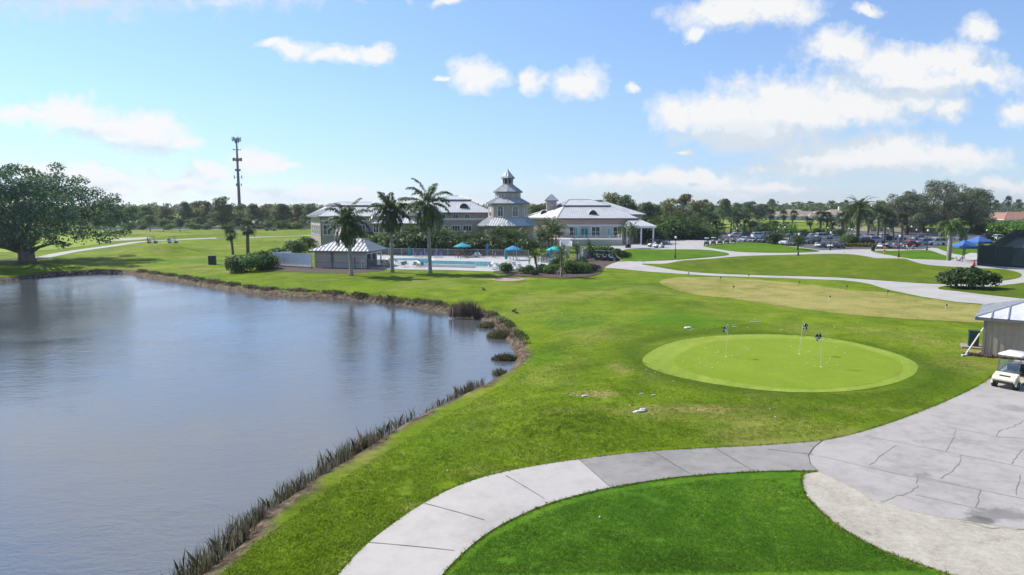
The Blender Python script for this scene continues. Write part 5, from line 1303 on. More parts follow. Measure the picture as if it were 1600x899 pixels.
# --- the great fig at the water
g = G(42, 409); K = g.y / F_PX / _c * 1.0
px_l = [(10, 285, 26), (40, 284, 24), (62, 268, 16), (38, 310, 34), (98, 280, 20), (118, 284, 13), (80, 312, 33), (120, 308, 26), (148, 304, 14), (160, 322, 20), (130, 338, 34), (165, 348, 23), (176, 368, 14), (152, 374, 14),
        (120, 372, 17), (90, 362, 27), (50, 348, 38), (10, 338, 38), (-30, 318, 38), (-60, 348, 36), (-22, 372, 22), (16, 372, 17), (70, 384, 8), (-75, 300, 30), (-100, 338, 30), (-40, 282, 24), (184, 380, 7), (30, 266, 13), (20, 300, 20), (140, 322, 18), (105, 384, 7), (140, 384, 7), (20, 377, 13), (62, 378, 12), (98, 377, 11), (-8, 376, 14), (45, 368, 16)]
rng = R0(5); lob = []
for x, y, r in px_l:
    X, Z, r_ = (x - 42) * K * (.90 if x > 60 else 1), (409 - y) * K, r * K * .84
    dep = math.sqrt(max(0, 1 - min(1, (X / 21) ** 2) - min(.9, max(0, (Z - 6) / 15) ** 2))) * 15
    for s in ((-.75, .1, .7) if r > 15 else (rng.uniform(-.5, .5),)):
        lob.append((X + rng.normal() * .5, s * dep + rng.normal() * 1.2, Z + rng.normal() * .5, r_ * rng.uniform(.75, 1.05), r_ * rng.uniform(.85, 1.2), r_ * rng.uniform(.66, .85)))
for x, y, z, r in ((-8, -12, 8, 3.2), (-3, -14, 9, 3.4), (3, -13.5, 8.5, 3.2), (8, -12, 8, 3), (-13, -9, 8, 3.2), (12, -8, 8, 2.8), (0, -11, 12, 3.4), (-6, -10, 12, 3.3), (6, -10, 12, 3), (-4, -15.5, 6, 2.4), (2, -16, 6.2, 2.4), (-10, -13, 5.5, 2.4), (7.5, -14.5, 5.6, 2.2), (-17, -6, 8, 3.4), (-16, -11, 7, 3), (0, -6, 5.0, 2.4), (-5, -6, 4.8, 2.2), (5, -6, 5, 2.2), (-12, -7, 13, 4), (-14, -8, 10, 4), (-9, -13, 7, 3.5), (-5, -9, 14, 4), (-18, -3, 14, 4.5), (-21, 0, 10, 5), (-24, -5, 8, 4.5), (-4, -9.5, 5.2, 2.6), (4, -10, 5.4, 2.6), (9, -8, 5, 2.2), (-9, -8, 5, 2.6)):
    lob.append((x, y, z, r, r, r * .72))
ft = thing('fig_tree', 'huge spreading dark green fig tree with thick fluted trunk at the water edge', 'tree', g)
mb = MB(); rr = random.Random(3)
for k in range(9):   # fluted trunk: stems and buttress roots grown together
    a = k * 2 * PI / 9; q = .75; x, y = math.cos(a) * q, math.sin(a) * q
    mb.path([(x * 1.7, y * 1.7, -.3), (x * 1.12, y * 1.12, .5), (x, y, 2.0), (x * 1.08, y * 1.08, 3.6), (x * 1.9, y * 1.9, 5.4)], [.36, .48, .52, .52, .38], 10)
mb.path([(0, 0, -.2), (0, 0, 3), (0, 0, 6)], [1.2, 1.05, .7], 12)
big = sorted(lob, key=lambda l: -l[3])[:34]
for l in big:
    a = math.atan2(l[1], l[0]); s = Vector((math.cos(a) * 1.1, math.sin(a) * 1.1, rr.uniform(2.2, 4.4))); e = Vector(l[:3]); m = s.lerp(e, .5); m.z += (e - s).length * .06 + .3
    mb.path([s, s.lerp(m, .5) + Vector((0, 0, .35)), m, e], [.42, .33, .24, .07], 7)
for ex, ey, ez in ((-8, 2, 3.0), (-7, -3, 3.4), (6.5, -1, 3.6), (-10, 4, 4)):
    mb.path([(-.6 if ex < 0 else .6, 0, 1.6), (ex * .4, ey * .4, 2.6), (ex, ey, ez)], [.4, .3, .12], 7)
mb.build('trunk', bark('fig bark', (.10, .085, .07), (.24, .21, .175), 2.2), ft, True)
C, N, S = lobe_leaves(lob, 62000, rng, .46, .3, .55); cards('crown', C, N, S, F_FICUS, rng, .55, ft)

# --- prototypes for the tree lines (unit: metres, height hp)
def proto(kind, seed, hp=12.0, R=5.0):
    rng = R0(seed)
    if kind == 'oak': return tree('oak_tree', 'x', 'tree', rng, dome_lobes(rng, R, 1.2, hp, 30, 1.75), 6500, .50, F_OAK, M_BARK, .26)
    if kind == 'green': return tree('broadleaf_tree', 'x', 'tree', rng, dome_lobes(rng, R * .95, .8, hp, 30, 1.75), 6500, .50, F_GREEN, M_BARK, .26)
    if kind == 'olive': return tree('oak_tree', 'x', 'tree', rng, dome_lobes(rng, R * 1.05, 1.0, hp, 30, 1.6), 5600, .46, F_OLIVE, M_BARK, .30)
    if kind == 'dark': return tree('broadleaf_tree', 'x', 'tree', rng, dome_lobes(rng, R * 1.0, 1.0, hp, 26, 1.8), 5600, .50, F_DARK, M_BARKD, .30)
    if kind == 'round': return tree('clipped_tree', 'x', 'tree', rng, [(0, 0, hp * .62, hp * .40, hp * .40, hp * .36)] + dome_lobes(rng, hp * .40, hp * .28, hp, 9, hp * .18), 3600, .55, F_DARK, M_BARKD, .28, 4)
    if kind == 'pine': return tree('pine_tree', 'x', 'tree', rng, [(rng.normal() * 1.6, rng.normal() * 1.6, hp * rng.uniform(.62, .96), 1.6, 1.6, .7) for _ in range(11)], 2400, .5, F_DARK, M_BARKD, .26, 7)
PR = {k: [proto(k, 100 + 7 * i + j) for j in range(n)] for i, (k, n) in enumerate((('oak', 3), ('green', 3), ('olive', 3), ('dark', 2), ('round', 2), ('pine', 2)))}
_n = [0]
def T(kind, px, topy, y, label, ws=1.0, group=None):
    _n[0] += 1; L = PR[kind]; return put(L[_n[0] % len(L)], 12.0, px, topy, y, label, (_n[0] * 2.1) % 6.28, ws, group=group)

GL = 'trees along the far road'
T('green', 176, 318, 318, 'dense mid green tree showing just past the crown edge of the huge fig', 1.3, GL)
T('green', 204, 319, 330, 'mid green tree behind the road, second from the huge fig', 1.3, GL)
T('green', 229, 320, 335, 'mid green tree rising behind the largest round clipped tree', 1.2, GL)
T('olive', 256, 321, 325, 'pale olive tree above the two small clipped trees beyond the golf carts', 1.25, GL)
T('dark', 289, 311, 318, 'tall dark gappy tree beyond the small clipped tree nearest the mast', .75, GL)
T('olive', 307, 313, 325, 'olive brown tree between two dark gappy trees in the far line', 1.1, GL)
T('dark', 323, 310, 320, 'narrow dark gappy tree touching the big oak before the mast', .62, GL)
T('oak', 346, 306, 300, 'big dark domed oak standing just before the tall antenna mast', 1.05, GL)
T('olive', 374, 319, 330, 'olive tree growing at the foot of the antenna mast', 1.2, GL)
T('oak', 397, 317, 315, 'oak with dark underside, first past the antenna mast', 1.15, GL)
T('olive', 416, 318, 330, 'pale olive oak, second past the antenna mast', 1.1, GL)
T('oak', 440, 318, 312, 'wide oak over the bright shrubs between mast and clubhouse', 1.3, GL)
T('olive', 464, 318, 325, 'olive oak nearly touching the clubhouse roof corner', 1.2, GL)
T('oak', 487, 317, 320, 'dark oak rising directly behind the clubhouse roof corner', 1.2, GL)
T('green', 150, 330, 305, 'low green tree half hidden by the drooping fig branches', 1.2, GL)
T('dark', 195, 338, 300, 'low dark tree in front of the green trees by the huge fig', 1.0, GL)
T('dark', 310, 338, 305, 'low dark tree under the olive brown tree of the far line', 1.1, GL)
T('dark', 372, 338, 306, 'low dark tree under the olive tree at the mast foot', 1.1, GL)
GC = 'round clipped trees before the road'
T('round', 233, 335, 268, 'largest round dark clipped tree standing before the far road', 1.0, GC)
T('round', 254, 343, 262, 'small round dark clipped tree between the other two by the road', .95, GC)
T('round', 280, 340, 262, 'small dark clipped tree with clear trunk behind the second golf cart', .95, GC)
# bushes along the road
SB = [shrub('x', 40 + i, [(R0(50 + i + j).normal() * .9, R0(70 + i + j).normal() * .6, .7 + .3 * (j % 2), 1.1, 1.0, .8) for j in range(5)], 1500, .30, m, cat='shrub') for i, m in enumerate((F_BRIGHT, F_SHRUB, F_GREEN))]
def S_(k, px, topy, y, label, ws=1.0, group=None, rz=None):
    _n[0] += 1; return put(SB[k], 1.9, px, topy, y, label, (_n[0] * 1.7) % 6.28 if rz is None else rz, ws, group=group)
GS_ = 'shrubs along the far road'
S_(0, 421, 345, 297, 'bright yellow green shrub by the road, nearest the mast', .8, GS_)
S_(0, 438, 344, 295, 'largest bright green shrub by the far road', 1.0, GS_)
S_(2, 451, 348, 297, 'mid green shrub beside the largest bright shrub on the road', 1.0, GS_)
S_(0, 466, 347, 294, 'pale green shrub on the road nearest the clubhouse corner', 1.1, GS_)
S_(1, 405, 352, 296, 'dark low shrub by the road under the first oak past the mast', 1.2, GS_)
S_(2, 200, 345, 292, 'bright bush with pale top near the fig along the far road', 1.0, GS_)
S_(2, 300, 348, 292, 'green bush by the road beyond the second golf cart', 1.3, GS_)
S_(1, 325, 350, 292, 'dark bush by the road before the big domed oak', 1.3, GS_)
S_(2, 265, 350, 290, 'low green bush between the two small clipped trees', 1.2, GS_)
S_(1, 220, 351, 290, 'low dark bush beside the largest round clipped tree', 1.2, GS_)
S_(1, 355, 351, 290, 'dark bush by the road behind the leaning cabbage palm', 1.4, GS_)
S_(1, 385, 351, 290, 'dark bush by the road behind the taller cabbage palm', 1.4, GS_)

# --- woods far off: one mass each
def woods(name, label, x0, x1, y0, y1, hmin, hmax, n, nleaf, leaf, mat, seed):
    rng = R0(seed); lb = []
    for k in range(n):
        x = x0 + (x1 - x0) * (k + rng.random()) / n; y = rng.uniform(y0, y1); h = rng.uniform(hmin, hmax)
        for j in range(3):
            r = h * rng.uniform(.22, .38); lb.append((x + rng.normal() * h * .3, y + rng.normal() * h * .2, h - r * (1 + j * .8), r * 1.3, r * 1.2, r))
    C, N, S = lobe_leaves(lb, nleaf, rng, leaf, .6, .5); o = cards(name, C, N, S, mat, rng, .7); stuff(o, label, 'woods'); return o
woods('far_woods', 'olive green wood closing the view beyond the far road', -330, 10, 390, 460, 8, 11.5, 90, 26000, 1.3, F_GREEN, 1)
woods('far_woods', 'dark wood beyond the clubhouse roofs', -20, 330, 480, 620, 9, 14, 80, 22000, 1.6, F_OAK, 2)
woods('far_woods', 'blue green wood on the horizon behind the tiled houses', 200, 1100, 760, 900, 9, 15, 130, 26000, 2.3, F_DARK, 3)
woods('far_woods', 'long dark tree band on the horizon across the golf course', -900, 300, 900, 1100, 10, 15, 120, 14000, 3.0, F_DARK, 4)

woods('far_woods', 'olive tree mass just behind the far road trees', -240, -50, 345, 380, 8, 11.2, 44, 16000, .9, F_OLIVE, 15)
woods('undergrowth', 'dark undergrowth along the far road beneath the trees', -190, -55, 306, 318, 2.5, 5.0, 60, 12000, .7, F_OAK, 5)
woods('undergrowth', 'mixed undergrowth behind the parking and the entrance', 40, 100, 232, 250, 2.5, 5.5, 26, 9000, .6, F_GREEN, 6)
woods('undergrowth', 'olive undergrowth at the edge of the far fairway', 150, 420, 560, 600, 4, 7, 60, 12000, 1.1, F_OLIVE, 7)
woods('undergrowth', 'dark undergrowth beneath the grey oaks', 130, 260, 268, 285, 3, 6, 46, 11000, .7, F_OAK, 8)
# --- trees to the right of and behind the clubhouse
GB = 'trees behind the clubhouse'
T('olive', 838, 318, 262, 'olive tree showing between the octagonal tower and the small cupola', 1.4, GB)
T('olive', 858, 314, 280, 'olive tree directly behind the small square cupola', 1.2, GB)
T('oak', 935, 312, 265, 'oak behind the metal roof, lowest and first from the ridge', 1.1, GB)
T('olive', 955, 299, 262, 'tallest olive oak above the end of the clubhouse ridge', 1.0, GB)
T('oak', 981, 303, 258, 'dark oak above the far hip of the clubhouse roof', .9, GB)
T('oak', 1008, 316, 250, 'low oak just past the clubhouse eave', 1.1, GB)
T('oak', 1026, 318, 262, 'dark low oak between the clubhouse and the large golden tree', 1.1, GB)
T('olive', 1047, 309, 255, 'golden olive tree standing against the largest golden tree', 1.0, GB)
T('olive', 1068, 302, 250, 'largest golden olive tree beyond the parked golf carts', 1.15, GB)
T('olive', 1088, 311, 258, 'golden olive tree on the parking side of the largest golden tree', 1.1, GB)
GP = 'trees beyond the parking'
T('green', 1110, 315, 330, 'grey green tree, first past the golden trees', 1.1, GP)
T('oak', 1132, 310, 350, 'dark feathery tree topping the row past the golden trees', .9, GP)
T('green', 1150, 316, 400, 'mid green tree before the fairway beyond the parking', 1.2, GP)
T('dark', 1172, 312, 480, 'dark layered tree with a wide top far past the fairway', 1.3, GP)
T('green', 1192, 318, 480, 'low rounded green tree beside the dark layered tree', 1.5, GP)
T('pine', 1208, 311, 520, 'lone umbrella topped pine standing above the far wood', .8, GP)
T('green', 1262, 322, 520, 'low green tree behind the tiled houses', 1.4, GP)
T('green', 1330, 319, 420, 'green tree between the last tiled house and the date palm', 1.3, GP)
T('oak', 1378, 312, 300, 'oak just behind the crown of the date palm', 1.1, GP)
T('oak', 1395, 318, 262, 'smaller oak between the date palm and the great grey oaks', 1.0, GP)
for i, (px, ty) in enumerate(((1240, 316), (1253, 318), (1268, 315), (1283, 317), (1300, 314), (1313, 316))):
    T('pine', px, ty, 640 + 15 * i, ['spiky pine top over the house with the pale hipped roof', 'short pine top, second over the tiled roofs', 'taller pine top above the red tiled roof', 'short pine top beside the taller one above the red roof', 'pine top over the long pale roof', 'last pine top before the tall thin palm on the horizon'][i], 1.0, 'pines on the horizon')
# the great grey oaks over the parking
def bigoak(label, seed, hp, R, n):
    rng = R0(seed); return tree('oak_tree', label, 'tree', rng, dome_lobes(rng, R, 2.2, hp, 70, R * .17, .95), n, .42, F_GREY, M_BARKD, .5, 10, 'great grey oaks by the parking', flat=.35)
for lab, seed, px, ty, y, R_, in (('tallest great grey oak, over the middle of the parking lot', 21, 1475, 281, 245, 13), ('broad great grey oak, the one beside the date palm', 22, 1422, 297, 240, 11), ('great grey oak with ragged top on the tennis court side', 23, 1522, 293, 250, 11), ('low grey oak filling the gap behind the drooping foxtail palm', 24, 1500, 318, 262, 11), ('low dark oak behind the lamp posts of the parking lot', 25, 1445, 322, 255, 10)):
    gg, h = at_y(px, ty, y); o = bigoak(lab, seed, h, R_, 17000); o.location = gg
GR = 'green shrubs beyond the tennis court'
for i, (k, px, ty, y, ws) in enumerate(((2, 1548, 346, 235, 1.0), (0, 1566, 345, 230, 1.0), (2, 1584, 343, 240, 1.0), (0, 1599, 346, 225, 1.1), (2, 1615, 345, 230, 1.1), (1, 1535, 350, 240, .9))):
    S_(k, px, ty, y, ['mid green shrub behind the white truck', 'bright green tall shrub behind the far corner of the tennis fence', 'mid green tall shrub beneath the pale house roof', 'bright shrub over the dark tennis fence near the picture edge', 'last tall green shrub behind the tennis court', 'dark shrub under the ragged grey oak'][i], ws, GR)

# --- cabbage palms round the parking and along the fairway
SP = [sabal('x', 60 + i, 6.0, bend=b, nf=32) for i, b in enumerate(((.2, 0), (-.5, .2), (.9, 0), (0, .3)))]
def SA(i, px, ty, by, label, ws=1.0, group='cabbage palms beyond the parking'):
    y = G(px, by).y; _n[0] += 1; return put(SP[i], 6.05, px, ty, y, label, (_n[0] * 1.3) % 6.28 if i not in (2,) else 0, ws, group=group)
SA(0, 1108, 332, 366, 'dense cabbage palm rising over the single covered golf cart', 1.25)
SA(1, 1120, 337, 366, 'cabbage palm half behind the dense one near the golf carts', 1.15)
SA(0, 1143, 334, 366, 'cabbage palm at the edge of the tight clump of four', 1.05)
SA(3, 1153, 331, 368, 'tallest cabbage palm of the tight clump of four', 1.05)
SA(1, 1163, 334, 368, 'cabbage palm inside the tight clump of four', 1.0)
SA(2, 1171, 345, 368, 'squat leaning cabbage palm of the tight clump of four', 1.5)
SA(1, 1187, 331, 362, 'thin trunked cabbage palm on the fairway, leaning to the clump', .95)
SA(0, 1204, 326, 362, 'tall straight cabbage palm in the middle of the fairway', 1.0)
SA(3, 1226, 328, 360, 'tall cabbage palm before the pale hipped house roof', 1.0)
SA(1, 1238, 328, 359, 'cabbage palm before the house with white walls', 1.05)
SA(0, 1212, 345, 366, 'short round cabbage palm next to a lamp over the car roofs', 1.4)
SA(1, 1268, 340, 367, 'small cabbage palm at the edge of the dark palm group', 1.1)
SA(0, 1283, 329, 368, 'tallest palm in the dark group before the long pale roof', 1.25)
SA(3, 1294, 331, 367, 'tall palm leaning inside the dark group', 1.2)
SA(2, 1299, 341, 368, 'short palm with forked look in the dark group', 1.3)
SA(1, 1318, 331, 372, 'cabbage palm right beside the date palm', 1.3)
for i, (px, ty, y) in enumerate(((1322, 312, 640), (1577, 306, 520), (1593, 311, 540), (1555, 312, 560), (1103, 311, 420))):
    g_, h = at_y(px, ty, y); dup(SP[i % 2], g_, i, ['thin tall palm on the horizon over the last tiled house', 'tallest thin palm above the tiled roof near the tennis court', 'shorter thin palm beyond the tennis court roofs', 'thin palm over the house by the ragged grey oak', 'thin palm behind the row past the golden trees'][i], 'thin palms on the horizon', (h / 6.05 * .75, h / 6.05 * .75, h / 6.05))
# two by the green box
for px, ty, by, i, lab, ws in ((362, 357, 398, 1, 'leaning cabbage palm by the dark utility box', 1.15), (385, 343, 398, 0, 'taller cabbage palm behind the shrub bank by the utility box', 1.15)):
    SA(i, px, ty, by, lab, ws, 'cabbage palms by the pond')

# --- date palm, foxtail palm, royal palms
dp = date_palm('thick trunked date palm with arching crown over the parking lot', 31, 11.5); g_, h = at_y(1343, 313, G(1343, 383).y); dp.location = g_; dp.scale = (h / 11.4,) * 3
for i, (px, ty, by) in enumerate(((1374, 322, 379), (1385, 326, 380), (1399, 330, 379), (1358, 330, 377), (1411, 332, 378))):
    g_, h = at_y(px, ty, G(px, by).y)
    dup(SP[i % 4], g_, i * 1.1, ['slim palm trunk, second after the date palm over the parked cars', 'thicker palm trunk behind the white golf carts', 'palm beside the black signboard under the oaks', 'slim palm trunk first after the date palm', 'palm above the red car'][i], 'palms under the grey oaks', (h / 6.05 * .8, h / 6.05 * .8, h / 6.05))
rng = R0(77); fx = thing('foxtail_palm', 'pale bulging foxtail palm with drooping plumes by the blue canopies', 'palm tree', G(1482, 409))
hF = at_y(1482, 336, G(1482, 409).y)[1]
ringed_trunk(hF - 3.3, .30, .24, (.05, 0), .13, 12, 12, 1.2).build('trunk', M_PALMT, fx, True)
MB().path([(.05, 0, hF - 3.35), (.05, 0, hF - 2.9), (.05, 0, hF - 2.1)], [.25, .26, .12], 10).build('crownshaft', simple('crownshaft', (.10, .135, .055), .45), fx, True)
feather_crown('crown', (.05, 0, hF - 2.3), 22, 3.4, rng, F_FOX, fx, (1.45, -.1), 2.5, 26, .60, .075, .5, .9)
GRP = 'royal palms on the pool lawn'
for lab, seed, px, by, ty, rz, bend in (('shortest royal palm, in front of the pool house roof', 11, 549, 431, 316, .4, (-.35, 0)), ('middle royal palm with splayed crown beside the pool fence', 12, 613, 426, 301, 1.7, (-.1, .1)), ('tallest royal palm with thick pale trunk before the pool', 13, 672, 427, 291, 2.9, (.25, 0))):
    g_ = G(px, by); _, h = at_y(px, ty, g_.y); royal_palm(lab, h, seed, g_, rz, GRP, bend, {11: 3.9, 12: 3.5, 13: 4.4}[seed])

# --- planting behind the pool: dense palms and shrubs
AP = [clump_palm('x', 80 + i, 5.0, stems=s, L=2.4) for i, s in enumerate((9, 11, 8))]
def AR(i, px, ty, y, label, ws=1.0, group='areca palms behind the pool'):
    _n[0] += 1; return put(AP[i % 3], 4.9, px, ty, y, label, (_n[0] * 1.9) % 6.28, ws, group=group)
rowp = [(628, 356, 'areca clump behind the pool house corner'), (645, 350, 'dark areca clump between the middle and tallest royal palms'), (661, 348, 'dark areca clump just behind the trunk of the tallest royal palm'), (684, 352, 'dark areca clump past the tallest royal palm trunk'), (700, 357, 'areca clump with yellow fronds before the upper windows'),
        (716, 362, 'areca clump right behind the first open blue parasol'), (733, 362, 'areca clump behind the furled parasol'), (750, 361, 'areca clump in front of the tower porch, pool house side'), (767, 360, 'areca clump under the middle of the tower'), (784, 352, 'tall fan like clump before the tower porch'), (800, 357, 'areca clump behind the second open blue parasol'), (818, 362, 'last areca clump before the white terrace wall')]
for i, (px, ty, lab) in enumerate(rowp): AR(i, px, ty, 148 + (i * 5) % 7, lab, 1.15)
for i, (px, ty) in enumerate(((632, 366), (655, 362), (675, 364), (696, 368), (722, 372), (742, 371), (760, 370), (778, 370), (795, 370), (812, 373))):
    S_(1, px, ty, 142.5 + (i % 3), ['dark shrub by the pool fence near the pool house', 'dark shrub behind the blue covered loungers', 'dark shrub behind the tallest royal palm', 'dark shrub past the blue covered loungers', 'dark shrub behind the first open parasol', 'dark shrub behind the furled parasol by the tables', 'dark shrub midway between the open parasols', 'dark shrub before the tower porch', 'dark shrub behind the second open parasol', 'last dark shrub on the pool fence'][i], 1.25, 'shrubs along the pool fence')
AR(1, 862, 343, 150, 'big dark areca clump in front of the white terrace', 1.05, 'palms by the terrace')
AR(2, 848, 352, 147, 'leaning areca clump beside the big one at the terrace', .9, 'palms by the terrace')
# small palms and shrubs at the end of the pool
SD = [small_date('x', 90 + i, 2.6, bend=b) for i, b in enumerate(((-.35, 0), (.1, .1)))]
def DP(i, px, ty, by, label, ws=1.0, rz=0.0, group='small palms round the pool end'): return put(SD[i], 2.65, px, ty, G(px, by).y, label, rz, ws, group=group)
DP(0, 839, 391, 425, 'bright small palm with curved trunk at the end of the pool', 1.0)
DP(1, 902, 382, 408, 'dark small palm before the white stair wall', 1.0, 1.0)
DP(1, 923, 378, 406, 'dark small palm beside the golf carts at the terrace', 1.0, 2.0)
for i, (px, ty, by) in enumerate(((979, 352, 388), (985, 350, 387.5))):
    DP(0, px, ty, by, ['small palm before the covered entrance, fronds over the railing end', 'slanting small palm trunk at the covered entrance'][i], .8, i * 3.1, 'small palms at the covered entrance')
st = small_date('young staked palm in the planting bed beside the pool', 95, 3.6, 'young_palm', (0, 0), 1.5, None, 22, F_PALM); g_ = G(877, 433); _, h = at_y(877, 386, g_.y); st.location = g_; st.scale = (h / 3.6,) * 3
mb = MB()
for a in (.3, 2.4, 4.5): mb.tube((math.cos(a) * .8, math.sin(a) * .8, 0), (math.cos(a) * .1, math.sin(a) * .1, 1.15), .035, .035, 6)
mb.build('support_stake', simple('pale timber', (.42, .36, .27), .8), st)
GH = 'shrubs in the bed at the pool end'
bed = [(1, 789, 409, 427, .9, 'dark upright shrub in front of the pool tables'), (1, 822, 414, 429, 1.0, 'rounded shrub next to the bright curved palm'), (1, 849, 412, 427, .9, 'clipped dark hedge block at the foot of the ramp'), (2, 862, 411, 428, 1.0, 'green shrub against the clipped dark hedge block'), (0, 884, 406, 427, 1.1, 'bright green shrub behind the staked young palm'), (2, 900, 407, 428, 1.1, 'green shrub in the middle of the bed by the staked palm'),
       (0, 913, 408, 426, 1.1, 'bright shrub on the lawn side of the bed'), (1, 925, 411, 424, 1.2, 'dark shrub at the lawn tip of the bed'), (1, 905, 403, 416, 1.2, 'dark shrub behind the bed toward the stair wall'), (1, 872, 402, 418, 1.0, 'dark shrub beneath the parasol by the ramp'), (2, 935, 383, 402, .9, 'green shrub below the white railing, first from the stairs'), (1, 948, 384, 402, .9, 'dark shrub below the white railing behind the golf carts'),
       (2, 958, 386, 402, .9, 'green shrub behind the front golf cart at the terrace'), (1, 966, 388, 404, .9, 'dark shrub at the lawn beside the front golf cart'), (1, 978, 391, 404, .8, 'dark shrub at the corner of the entrance lawn'), (1, 981, 381, 388, .6, 'small clipped shrub at the foot of the entrance palms'), (1, 836, 420, 431, .8, 'low dark shrub in front of the bright curved palm')]
for k, px, ty, by, ws, lab in bed: S_(k, px, ty, G(px, by).y, lab, ws * .72 * 1.25, GH)
GO = 'oleander shrubs by the white fence'
for i, (k, px, ty, by) in enumerate(((1, 372, 399, 425), (2, 386, 396, 424), (1, 398, 395, 422), (2, 410, 393, 421), (1, 419, 391, 419), (1, 437, 386, 408), (1, 455, 377, 398), (2, 465, 374, 396), (0, 481, 369, 392))):
    S_(k, px, ty, G(px, by).y, ['low dark shrub at the water end of the bank by the utility box', 'green shrub in front of the taller cabbage palm', 'tall dark shrub in the middle of the bank by the white fence', 'green shrub second from the white fence', 'dark shrub against the white fence', 'dark shrub showing over the white fence', 'big dark shrub over the white fence before the clubhouse', 'green shrub over the white fence near the pool house', 'bright yellow green hedge before the clubhouse corner'][i], .9, GO)
GE = 'shrubs before the clubhouse wing'
for i, (k, px, ty, y) in enumerate(((2, 588, 362, 150), (2, 600, 366, 146), (1, 575, 365, 152), (2, 610, 372, 145), (1, 545, 360, 165), (1, 590, 356, 166))):
    S_(k, px, ty, y, ['pale green shrub over the pool house hip', 'grey green shrub beside the middle royal palm', 'dark shrub over the pool house ridge end', 'low green shrub behind the pool house porch', 'dark shrub at the wing wall behind the shortest royal palm', 'dark shrub under the small wing window'][i], 1.0, GE)
# entrance: dark plants by the porch and pale palms beyond
for i, (px, ty, y) in enumerate(((1048, 333, 215), (1062, 330, 222), (1078, 335, 215), (1093, 336, 222), (1030, 338, 205), (1090, 348, 205))):
    AR(i, px, ty, y, ['pale leafed palm clump behind the golf carts at the entrance', 'taller palm clump below the golden trees', 'palm clump in the middle under the largest golden tree', 'palm clump by the dense cabbage palm', 'dark palm clump hiding the porch end', 'low palm clump before the single covered golf cart'][i], 1.2, 'palm clumps beyond the entrance')
for i, (k, px, ty, y) in enumerate(((1, 1055, 345, 205), (2, 1040, 347, 204), (1, 1072, 348, 206), (2, 1100, 352, 207), (0, 1043, 338, 212), (1, 1026, 354, 186))):
    S_(k, px, ty, y, ['dark shrub behind the lamp beyond the entrance drive', 'green shrub past the covered entrance', 'dark shrub under the golden trees', 'green shrub near the dense cabbage palm', 'yellow green shrub above the entrance golf carts', 'dark tall shrub under the porch end'][i], 1.2, 'shrubs beyond the entrance')
for i, (k, px, ty, by) in enumerate(((1, 1190, 352, 369), (2, 1227, 355, 371), (0, 1237, 353, 371), (1, 1262, 358, 371), (1, 1275, 355, 372), (1, 1307, 357, 372), (2, 1330, 364, 382), (1, 1215, 362, 382), (1, 1325, 367, 384))):
    S_(k, px, ty, G(px, by).y, ['dark shrub behind the parked navy car', 'green shrub behind the parked white car', 'bright shrub behind the white parked car', 'dark shrub under the dark palm group', 'dark shrub at the foot of the tallest dark palm', 'dark shrub before the sandy bank', 'olive shrub beside the date palm trunk', 'rounded dark shrub before the silver sedan', 'dark shrub by the yellow croton hedge'][i], 1.0, 'shrubs round the parking')
# clipped tree on the mid lawn tip (behind the lamp), yellow croton hedge, big bush on the island
g_, h = at_y(1247, 368, G(1247, 391).y); o = dup(PR['round'][0], g_, 1.0, 'wide dark clipped tree spreading behind the lamp post at the parking edge', 'clipped tree by the parking', (h / 12 * 2.2, h / 12 * 1.6, h / 12)); 
yh = shrub('yellow croton hedge in front of the date palm', 131, [(x * .8, 0, .45, .6, .5, .5) for x in range(-5, 6)], 3000, .25, F_YEL, 'croton_hedge', cat='hedge'); yh.location = G(1341, 386.5); yh.rotation_euler = (0, 0, -.25)
bl = []; rb = R0(9)
for k in range(16): a = k * 2.4; q = 2.5 * math.sqrt((k + .5) / 16); bl.append((math.cos(a) * q * 1.25, math.sin(a) * q * .8, 1.0 + (2.5 - q) * .42, .95, .85, .8))
bb = shrub('large glossy rounded bush on the path island', 141, bl, 5200, .42, F_SHRUB, 'island_bush'); bb.location = G(1511, 451); 

